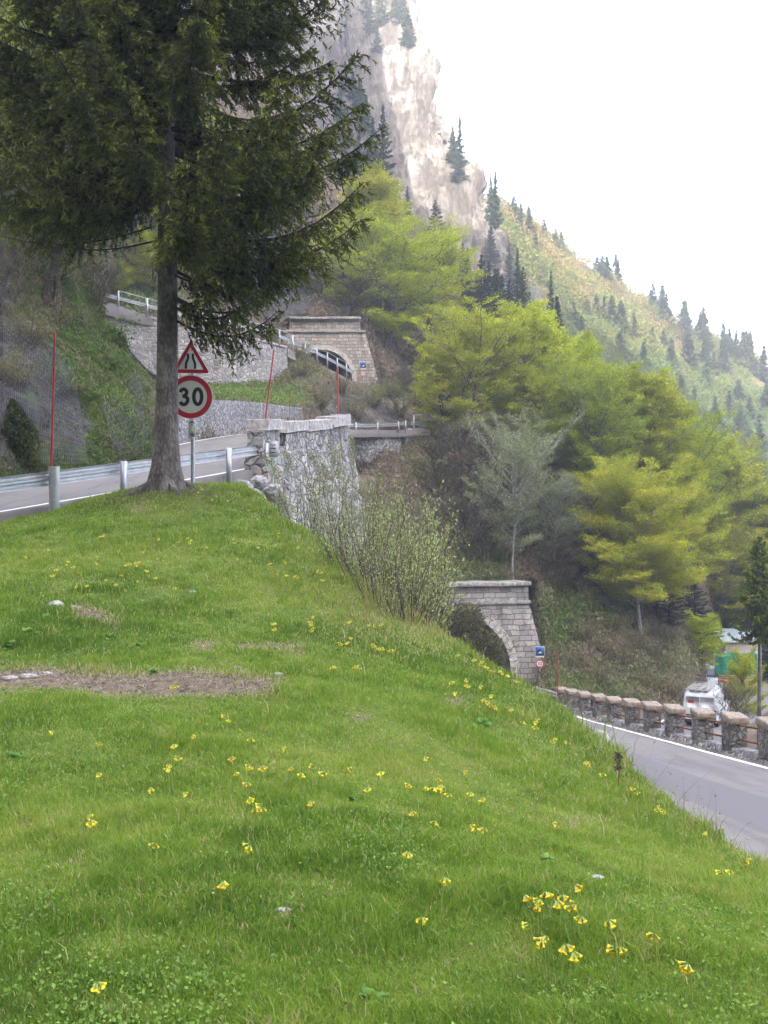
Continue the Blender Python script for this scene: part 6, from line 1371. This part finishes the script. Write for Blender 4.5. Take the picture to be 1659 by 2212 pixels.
for k, (u, v, n, h0, h1, lb) in enumerate([(60, 745, 40, .8, 2.2, 'leafing grey bush high on the rocks at the left picture edge'), (120, 700, 34, .8, 1.8, 'thin leafing bush on the crest of the rocks near the left snow pole'), (30, 830, 30, .6, 1.6, 'pale green leafing bush on the rocks above the dark conical bush'), (310, 800, 26, .6, 1.5, 'small bush touching the spruce trunk outline on the bank edge'), (150, 850, 24, .5, 1.2, 'scrubby bush in the middle of the rocky bank')]):
    b = hit(u, v)
    if b is not None: shoots('bank_bush', b, lb, 'bush', int(n * .8), h0 * .8, h1 * .75, .6, .8, 'twigs', 'budleaf', 6, .07, 400 + k, 7, thick=.012, twig=.3)
for k, (u, v) in enumerate([(700, 790), (650, 815), (735, 850), (690, 880), (800, 880), (850, 860), (880, 830), (770, 905), (860, 900), (905, 880), (640, 780), (925, 850)]):
    b = hit(u, v)
    if b is not None: shoots('bank_bush', b, 'brown scrubby bush on the steep bank below the upper tunnel railing', 'bush', 26, .6, 1.9, .8, .8, 'twigs', 'budleaf', 8, .13, 430 + k, 6, thick=.02, twig=.35, group='bushes on the bank below the upper railing')
for k, (u, v) in enumerate([(1240, 1440), (1290, 1470), (1340, 1430), (1390, 1480), (1430, 1440), (1260, 1380), (1320, 1360), (1450, 1500), (1370, 1400), (1410, 1420), (1300, 1410), (1440, 1380)]):
    b = hit(u, v)
    if b is not None: shoots('slope_bush', b, 'brown leafless bush on the slope between the lower tunnel and the panel van', 'bush', 26, .4, 1.3, .7, .9, 'twigs', 'budleaf', 6, .10, 450 + k, 6, thick=.014, twig=.35, group='bushes on the slope behind the lower road')
b = hit(108, 655)
if b is not None:
    t_ = thing('leaning_tree', b, 'dark thick forked tree trunk leaning on the steep bank at left', 'tree'); s_ = b[1] / F_PX
    f_ = lambda u, v, dy=0.: ((u - 108) * s_, dy, (655 - v) * s_ - .0)
    q = MB(); q.tube([f_(112, 668), f_(100, 640), f_(108, 605), f_(122, 570), f_(128, 500), f_(120, 380), f_(130, 200, .5)], [.26, .22, .18, .16, .12, .09, .05], 9); q.build('trunk', MT['darkbark'], t_, smooth=True)
    q = MB(); q.tube([f_(124, 690), f_(122, 655), f_(126, 620), f_(118, 580)], [.2, .17, .13, .1], 9); q.build('second_stem', MT['darkbark'], t_, smooth=True)
    lim = obj('branches', PB['bareB'][0][0], t_, f_(122, 560)); lim.scale = (.8, .8, .8)
# dark round conifer bush on the left bank
b = hit(65, 1008); g = np.random.default_rng(5); t_ = thing('juniper_bush', b, 'dense dark green conical bush at the foot of the rocky bank, far left', 'bush')
n_ = 9000; zz = g.uniform(0, 1, n_) ** .9; rr = np.where(zz < .5, .55 + zz * .5, .80 * (1 - (zz - .5) / .5) ** .7) * g.uniform(.6, 1.05, n_) * .62; a = g.uniform(0, 6.28, n_)
C = np.stack([rr * np.cos(a) - zz * .45, rr * np.sin(a) - .2, zz * 1.95], 1); LV, LF = leafquads(C, .11, g, .05, .4, np.stack([np.cos(a), np.sin(a), 1.2 + 0 * a], 1))
MT['juni'] = leafmat('juniper', [(0., (.02, .03, .008)), (.6, (.06, .08, .015)), (1., (.14, .15, .03))], .2, objvar=False)
obj('foliage', mesh('foliage', LV, [LF], MT['juni'], False, {'rnd': np.repeat(np.clip(.4 + (fbm(C, 3, 3, 4) - .5) * 1.6, 0, 1), 4)}), t_)
q = MB(); q.tube([(0, -.1, -.2), (-.1, -.1, .8)], .06, 8); q.build('stem', MT['darkbark'], t_)
# steel nets pinned on the rock
def net(name, quads, label, nu, nv, r=.006, push=.35):
    A = np.array(quads, float)   # (cols, rows, 2) of (u,v)
    UV = cr(cr(A, nu, 0), nv, 1); G = np.zeros((nu, nv, 3)); ok = np.zeros((nu, nv), bool)
    for i in range(nu):
        for j in range(nv):
            h_ = hit(*UV[i, j]); 
            if h_ is not None: G[i, j] = h_ - unit(h_) * push; ok[i, j] = True
    L1 = [G[i] for i in range(nu) if ok[i].all()]; L2 = [G[:, j] for j in range(nv) if ok[:, j].all()]
    parts = []
    if L1: parts.append(tubesN(np.array(L1), np.full((len(L1), nv), r), 3))
    if L2: parts.append(tubesN(np.array(L2), np.full((len(L2), nu), r), 3))
    V, F = merge(parts); o = obj(name, mesh(name, V, [F], MT['wire'])); return setp(o, label, 'rockfall net')
def NETS(): pass
net('rockfall_net', [[(5, 640), (10, 800), (5, 985)], [(90, 720), (100, 850), (100, 1000)], [(160, 790), (175, 900), (190, 1000)]], 'steel rockfall net draped over the grey rocks behind the left road', 46, 26, .006, .2)
net('rockfall_net', [[(215, 850), (235, 920), (250, 1000)], [(262, 830), (280, 900), (290, 985)], [(298, 800), (315, 880), (322, 965)]], 'second steel net hanging on the bank just left of the spruce trunk', 26, 14, .006, .2)
net('rockfall_net', [[(575, 560), (585, 640), (600, 700)], [(615, 540), (622, 620), (628, 680)], [(660, 560), (660, 620), (662, 676)]], 'steel net on the dark cliff left above the upper tunnel', 24, 34, .016, .8)

# ------------------------------------------------------------------ meadow grass
def meadow_grass():
    g = np.random.default_rng(55); n = 1040000
    Y = 2.6 + (26.5 - 2.6) * g.uniform(0, 1, n) ** 1.9; x = g.uniform(-.52, .52, n) * Y * 1.0 + g.uniform(-.4, .4, n)
    xe = np.interp(Y, EY, EX); keep = (x < xe + .9) & (x > gline(Y) + .28); x, Y = x[keep], Y[keep]; xe = xe[keep]
    z = zground(x, Y); bm_ = bare_mask(x, Y, z); clump = fbm(np.stack([x, Y, 0 * x], -1), 2.6, 4, 91); big = fbm(np.stack([x, Y, 0 * x], -1), .55, 3, 92)
    keep = g.uniform(size=len(x)) > bm_ * 1.04 * np.clip(2.35 - clump * 2.6, .25, 1); x, Y, z, clump, big, xe, bm_ = (q[keep] for q in (x, Y, z, clump, big, xe, bm_)); n = len(x)
    edge = np.clip(1 - np.abs(x - xe) / .9, 0, 1); u, v = uv_of(np.stack([x, Y, z], 1))
    wild = np.exp(-(((u - 110) / 190) ** 2 + ((v - 1365) / 48) ** 2)) + .8 * np.exp(-(((u - 880) / 140) ** 2 + ((v - 1330) / 90) ** 2))
    h = (.024 + .042 * np.clip((clump - .36) * 3.0, 0, 1.4)) * g.uniform(.45, 1.35, n) * (1 + 1.3 * edge ** 2 * g.uniform(0, 1, n) + .9 * wild) * np.interp(Y, [3, 9, 26], [1., 1.1, 1.5])
    tall = g.uniform(size=n) < .006 + .02 * edge; h = np.where(tall, h * 2.3, h)
    wd = (.0016 + .0007 * Y ** .9) * g.uniform(.7, 1.3, n) * .62
    a = g.uniform(0, 6.283, n); d = np.stack([np.cos(a), np.sin(a), 0 * a], 1); s_ = np.stack([-np.sin(a * 1.7 + 1), np.cos(a * 1.7 + 1), 0 * a], 1)
    lean = g.uniform(.15, 1.0, n)[:, None]; B = np.stack([x, Y, z - .006], 1); up = np.array([0, 0, 1.])
    M1 = B + up * (h * .55)[:, None] + d * (h[:, None] * .22 * lean); T1 = B + up * (h * (1 - .3 * lean[:, 0]))[:, None] + d * (h[:, None] * .8 * lean)
    w_ = s_ * wd[:, None]; V = np.stack([B - w_, B + w_, M1 + w_ * .8, M1 - w_ * .8, T1], 1).reshape(-1, 3); i = np.arange(n)[:, None] * 5
    hue = fbm(np.stack([x, Y, 0 * x], -1), 6, 3, 93)
    r = .42 + (big - .5) * .95 + (hue - .5) * .7 + g.normal(size=n) * .13 + .10 * edge + wild * -.12
    dry = g.uniform(size=n) < .05 + .16 * np.clip((hue - .62) * 6, 0, 1) + .55 * np.clip(bm_ * 1.6, 0, 1) + .14 * edge + .5 * np.exp(-(((u - 850) / 150) ** 2 + ((v - 1320) / 75) ** 2)); r = np.where(dry, g.uniform(.82, 1.05, n), np.clip(r, 0, .79))
    me = mesh('grass', V, [i + np.array([[3, 2, 4]]), i + np.array([[0, 1, 2, 3]])], MT['grass'], False, {'rnd': np.repeat(np.clip(r, 0, 1), 5)})
    setp(obj('grass', me), kind='stuff', label='short spring meadow grass with dry straws'); print('blades', n)
meadow_grass()
# dry litter on the bare strips
g = np.random.default_rng(66); n = 80000; Y = g.uniform(7.5, 14, n); x = g.uniform(-6, 1, n) ; z = zground(x, Y); bmk = bare_mask(x, Y, z); kp = g.uniform(size=n) < bmk * .9; x, Y, z = x[kp], Y[kp], z[kp]; n = len(x)
C = np.stack([x, Y, z + .004 + g.uniform(0, .03, n)], 1); a = g.uniform(0, 6.28, n); LV, LF = leafquads(C, .05, g, .5, .12, np.stack([np.cos(a), np.sin(a), .1 + 0 * a], 1))
MT['litter'] = leafmat('dry_litter', [(0., (.06, .045, .033)), (.55, (.18, .14, .10)), (1., (.40, .34, .26))], .1, objvar=False)
setp(obj('dry_litter', mesh('dry_litter', LV, [LF], MT['litter'], False, {'rnd': np.repeat(g.uniform(0, 1, n), 4)})), kind='stuff', label='dead grass and litter on the bare strips')
# grit and dry leaves at the sides of the lower road, fallen needles round the spruce
g = np.random.default_rng(68); n = 9000; y = 8 + 52 * g.uniform(0, 1, n) ** 1.4; sd_ = g.uniform(size=n) < .62; x = np.where(sd_, XR + .10 - np.abs(g.normal(size=n)) * .22, XL + np.abs(g.normal(size=n)) * .35)
C = np.stack([x, y, zlow(y) + .012 + g.uniform(0, .02, n)], 1); LV, LF = leafquads(C, .05, g, .75, .7)
setp(obj('road_litter', mesh('road_litter', LV, [LF], MT['litter'], False, {'rnd': np.repeat(g.uniform(0, .9, n), 4)})), kind='stuff', label='grit and dry leaves along the edges of the lower road')
n = 9000; bs = bpy.data.objects['spruce_tree'].location; rr = .25 + np.abs(g.normal(size=n)) * .8; a = g.uniform(0, 6.283, n); x = bs.x + rr * np.cos(a); y = bs.y + rr * np.sin(a); z = zground(x, y)
C = np.stack([x, y, z + g.uniform(.0, .05, n)], 1); LV, LF = leafquads(C, .05, g, .6, .15)
setp(obj('needle_litter', mesh('needle_litter', LV, [LF], MT['litter'], False, {'rnd': np.repeat(g.uniform(0, .8, n), 4)})), kind='stuff', label='fallen brown needles and twigs round the foot of the spruce')
# clover and small broad leaves between the blades
g = np.random.default_rng(67); n = 70000; Y = 2.7 + 12 * g.uniform(0, 1, n) ** 1.7; x = g.uniform(-.42, .42, n) * Y; z = zground(x, Y); cl = fbm(np.stack([x, Y, 0 * x], -1), 1.4, 4, 191); xe = np.interp(Y, EY, EX)
kp = (g.uniform(size=n) < np.clip((cl - .47) * 6, .05, 1)) & (x < xe) & (x > gline(Y) + .4) & (bare_mask(x, Y, z) < .4); x, Y, z, cl = x[kp], Y[kp], z[kp], cl[kp]; n = len(x)
C = np.stack([x, Y, z + g.uniform(.012, .05, n)], 1); LV, LF = leafquads(C, .015, g, .45, .8)
setp(obj('clover', mesh('clover', LV, [LF], MT['weed'], False, {'rnd': np.repeat(g.uniform(0, 1, n), 4)})), kind='stuff', label='clover and small broad leaves in the meadow turf')
# leafy weeds
def weed(loc, s, seed, label, n=40, group=None):
    g = np.random.default_rng(seed); q = []; F = []; k = 0
    for i in range(n):
        a = g.uniform(0, 6.28); L = s * .8 * g.uniform(.4, 1); el = g.uniform(.2, 1.3); d = np.array([math.cos(a) * math.cos(el), math.sin(a) * math.cos(el), math.sin(el)]); w_ = np.cross(d, [0, 0, 1.]); w_ = w_ / np.linalg.norm(w_) * L * .2
        for tt, ww in ((0, .15), (.35, 1), (.7, .9), (1, .05)):
            c = d * L * tt + np.array([0, 0, -L * .45 * tt * tt]); q += [c - w_ * ww, c + w_ * ww]
        for j in range(3): F.append([k + 2 * j, k + 2 * j + 1, k + 2 * j + 3, k + 2 * j + 2])
        k += 8
    me = mesh('leafy_weed', np.array(q), [np.array(F)], MT['weed'], False, {'rnd': np.repeat(g.uniform(0, 1, n), 8)}); return setp(obj('leafy_weed', me, None, tuple(float(c) for c in loc)), label, 'weed', group)
for k, (u, v, s) in enumerate([(60, 1375, .26), (120, 1385, .24), (175, 1392, .22), (20, 1400, .22), (235, 1380, .2), (100, 1340, .22), (150, 1345, .2), (300, 1400, .16), (45, 1330, .2), (205, 1350, .18), (330, 1455, .12)]):
    p = hit(u, v); weed(p, s, 200 + k, 'broad leaved weed in the lush patch above the bare strip', group='weeds above the bare strip')
for k, (u, v, s, lb) in enumerate([(1040, 1565, .16, 'dark green tuft of broad leaves right of centre near the road edge'), (800, 2160, .11, 'leafy weed near the lower middle edge of the picture'), (440, 2120, .1, 'leafy weed in the lower left of the meadow'), (30, 1640, .14, 'leafy weed at the left picture edge below the bare strip'), (760, 1730, .09, 'small grey green rosette near the centre of the meadow'), (1180, 1860, .1, 'leafy weed right of centre in the lower meadow')]):
    p = hit(u, v); weed(p, s, 230 + k, lb)
p = hit(1335, 1700); 
g = np.random.default_rng(9); t_ = thing('dead_flower_stalk', p, 'brown dead seed stalk standing against the asphalt at the meadow edge', 'dead stalk')
q = MB(); q.tube([(0, 0, -.02), (.01, 0, .15), (-.01, 0, .26)], .004, 5); q.build('stalk', MT['rust'], t_)
C = np.stack([g.normal(size=160) * .014, g.normal(size=160) * .014, g.uniform(.12, .27, 160)], 1); LV, LF = leafquads(C, .022, g, .1, .7); obj('seed_head', mesh('seed_head', LV, [LF], MT['litter'], False, {'rnd': np.repeat(g.uniform(0, .5, 160), 4)}), t_)

# ------------------------------------------------------------------ cowslips
def cowslip_meshes(seed, nb=7, spread=1.0):
    g = np.random.default_rng(seed); V, F, n = [], [], 0
    def cone(c, d, r0, r1, L, k=6):
        nonlocal n
        d = unit(d); a = unit(np.cross(d, [.3, .2, 1.])); b = np.cross(d, a); th = np.arange(k) * 2 * math.pi / k
        ring_ = lambda cc, r: cc + r * (np.cos(th)[:, None] * a + np.sin(th)[:, None] * b)
        v = np.concatenate([ring_(c, r0), ring_(c + d * L, r1)]); f = np.array([(i, (i + 1) % k, k + (i + 1) % k, k + i) for i in range(k)]); return v, f
    cal, pet = [], []
    for i in range(nb):
        a = g.uniform(-.9, .9) + .0; el = g.uniform(-1.25, -.15); d = np.array([math.sin(a * 1.1) * math.cos(el), g.uniform(-.6, .6), math.sin(el)]); d[0] += .35 * spread
        st = np.array([0, 0, 1.]) * g.uniform(-.004, .004); st = st + unit(d) * .006
        cal.append(cone(st, d, .0022, .0040, .014)); e = st + unit(d) * .0135
        v, f = cone(e, d, .0034, .0068, .007, 5); pet.append((v, f)); pet.append(cone(e + unit(d) * .007, d, .0068, .001, .0012, 5))
    return merge(cal), merge(pet)
protoC = []
for k in range(6):
    (cv, cf), (pv_, pf) = cowslip_meshes(300 + k, 6 + k % 5); g = np.random.default_rng(320 + k)
    s = np.linspace(0, 1, 6); SV, SF = tubesN(np.stack([.012 * s ** 2, 0 * s, -.15 * (1 - s)], 1)[None], np.full((1, 6), .0026), 5); off = np.array([.012, 0, 0])
    st = mesh('stem', SV, [SF], MT['calyx'], True, {'rnd': np.zeros(len(SV))}); ca = mesh('calyx', cv + off, [cf], MT['calyx'], False, {'rnd': np.full(len(cv), .7)})
    pe = mesh('petals', pv_ + off, [pf], MT['petal'], False, {'rnd': g.uniform(0, 1, len(pv_))})
    LV, LF = leafquads(np.array([[.02 * math.cos(x), .02 * math.sin(x), -.145] for x in np.linspace(0, 5.2, 6)]), .07, g, .5, .45, np.array([[math.cos(x), math.sin(x), .8] for x in np.linspace(0, 5.2, 6)])); lf = mesh('leaf', LV, [LF], MT['weed'], False, {'rnd': np.full(len(LV), .5)})
    protoC.append((st, ca, pe, lf))
near = [(122,1577),(218,1603),(412,1586),(370,1607),(388,1632),(547,1593),(492,1543),(499,1552),(603,1615),(496,1632),(372,1650),(366,1658),(204,1668),(504,1667),(545,1652),(562,1652),(624,1655),(658,1669),(682,1652),(705,1664),(744,1660),(816,1665),(911,1634),(321,1699),(388,1711),(540,1688),(532,1721),(788,1699),(662,1729),(547,1744),(571,1735),(572,1742),(179,1764),(192,1769),(884,1750),(946,1773),(1008,1783),(1052,1785),(888,1692),(924,1696),(945,1693),(953,1680),(965,1707),(974,1712),(996,1665),(1021,1709),(1037,1720),(943,1700),(1188,1777),(339,1821),(548,1824),(888,1838),(477,1900),(953,1892),(1127,1930),(1172,1922),(1170,1940),(1164,1952),(1195,1942),(1209,1933),(1233,1908),(1240,1955),(1252,1953),(1263,1978),(1310,1988),(904,1981),(1152,1995),(1186,2018),(1180,2030),(1212,2037),(1229,2053),(1330,2042),(1337,2048),(1420,2016),(1495,2080),(201,2122)]
edge_ = [(1565,1882),(1583,1878),(1603,1855),(1520,1796),(1370,1700),(1372,1708),(1414,1740),(1425,1747),(1440,1750),(1262,1643),(1277,1648),(1306,1668),(1215,1600),(1205,1592),(1190,1598)]
mid_ = [(973,1495),(970,1470),(1012,1468),(1014,1477),(1032,1480),(1040,1508),(1052,1500),(1063,1520),(1077,1527),(1100,1530),(1058,1512),(1135,1557),(1147,1558),(1160,1568),(1152,1554),(592,1345),(590,1355),(597,1343),(670,1330),(675,1340),(668,1358),(674,1346),(750,1340),(799,1348),(815,1350),(818,1346),(740,1388),(760,1375),(745,1385),(763,1437),(781,1438),(715,1437),(812,1392),(822,1398),(832,1397),(842,1402),(848,1404),(383,1478),(378,1482),(1020,1422),(1035,1427),(1050,1437),(1060,1440),(1075,1447),(1090,1452),(1100,1456),(1120,1468),(985,1412),(1043,1433),(1068,1446)]
far_ = [(218,1155),(214,1157),(340,1163),(410,1165),(414,1170),(383,1168),(500,1162),(510,1170),(535,1168),(107,1185),(150,1210),(155,1222),(149,1218),(118,1228),(213,1215),(110,1240),(270,1218),(283,1215),(290,1220),(296,1212),(288,1214),(320,1230),(335,1245),(375,1268),(225,1250),(265,1240),(160,1265),(185,1262),(300,1253),(515,1205),(545,1210),(580,1215),(620,1213),(622,1240),(633,1242),(640,1245),(605,1238),(690,1235),(680,1232),(700,1250),(250,1260),(206,1200),(345,1205),(402,1160),(450,1180),(560,1180),(60,1200),(310,1190),(425,1062),(440,1055),(470,1070),(490,1080),(455,1078),(540,1100),(560,1120),(600,1150),(640,1180)]
def flowers(lst, label, group, hs):
    for k, (u, v) in enumerate(lst):
        p = None
        for it in range(3):
            Yk = 8. if p is None else p[1]; p2 = hit(u, v + hs * F_PX / Yk)
            if p2 is None: p2 = hit(u, v + 2)
            if p2 is None: break
            p = p2
        if p is None or p[1] > 28: continue
        z = P(u, v, p[1])[2]; t_ = thing('cowslip', (p[0], p[1], max(z, p[2] + .05)), label, 'flower', group)
        sc = random.uniform(.95, 1.25) * (1.0 if p[1] < 9 else 1.2); t_.scale = (sc * random.choice([-1, 1]), sc, max(sc, (t_.location.z - p[2]) / .15)) if False else (sc, sc, sc); t_.rotation_euler = (0, 0, random.uniform(-.8, .8) + random.choice([0, math.pi]))
        st, ca, pe, lf = protoC[k % 6]; o_ = obj('stem', st, t_); o_.scale = (1, 1, max(.4, (t_.location.z - p[2]) / .15 / sc)); obj('calyx', ca, t_); obj('petals', pe, t_)
flowers(near, 'yellow cowslip nodding in the near meadow below the bare strip', 'cowslips in the near meadow', .155)
flowers(edge_, 'yellow cowslip on the meadow brink against the lower road', 'cowslips along the brink above the lower road', .15)
flowers(mid_, 'yellow cowslip on the right half of the meadow between bushes and lower road', 'cowslips on the middle right of the meadow', .16)
flowers(far_, 'tiny yellow cowslip on the upper meadow towards the guardrail', 'cowslips on the upper meadow', .14)
# ------------------------------------------------------------------ the mountain added unseen behind the camera to keep the sun off the pass
sh = np.array([math.sin(R(SUN_AZ)), math.cos(R(SUN_AZ))]); ph = np.array([-sh[1], sh[0]])
Tn = math.tan(R(SUN_EL)); D0 = 300.
qs_ = np.linspace(-900, 900, 160)
# heights of the crest needed so that its shadow edge falls on the cliff foot and half way up the far hillside
Hq = np.interp(qs_, [-620, -200, -117, -92, -66, -48, -11, 40, 620], [330, 310, 280, 224, 203, 214, 196, 185, 150]) + D0 * Tn
Hq = Hq + (fbm(np.stack([qs_, 0 * qs_, 0 * qs_], -1), .03, 4, 9) - .5) * 6
G = np.zeros((160, 26, 3))
for j, f in enumerate(np.linspace(-1, 1, 26)):
    dd = D0 + f * (210 if f < 0 else 300); kz = (1 - abs(f) ** 1.0)
    XY = ph[None] * -qs_[:, None] * -1 + sh[None] * dd
    G[:, j, 0], G[:, j, 1] = XY[:, 0], XY[:, 1]; G[:, j, 2] = -74 + (Hq + 74) * kz
nz_ = (fbm(G, .02, 5, 13) - .5) * 30; G[:, :, 2] += nz_ * np.clip(np.abs(np.linspace(-1, 1, 26)) * 3, 0, 1)[None]
setp(obj('sun_block_mountain', mesh('sun_block_mountain', G.reshape(-1, 3), grid_faces(160, 26), MT['farhill'], True)), kind='structure')

# ------------------------------------------------------------------ air
hz = M('haze'); hz.t.nodes.remove(hz.b); pv = hz.n('ShaderNodeVolumePrincipled')
pv.inputs['Density'].default_value = .0013; pv.inputs['Color'].default_value = (.94, .95, .97, 1); pv.inputs['Anisotropy'].default_value = .25
hz.L(pv.outputs[0], hz.out.inputs['Volume'])
q = MB(); q.box((200, 150, 192), (2600, 2600, 548)); o = q.build('haze', hz.done()); setp(o, kind='stuff', label='thin morning haze filling the valley air')
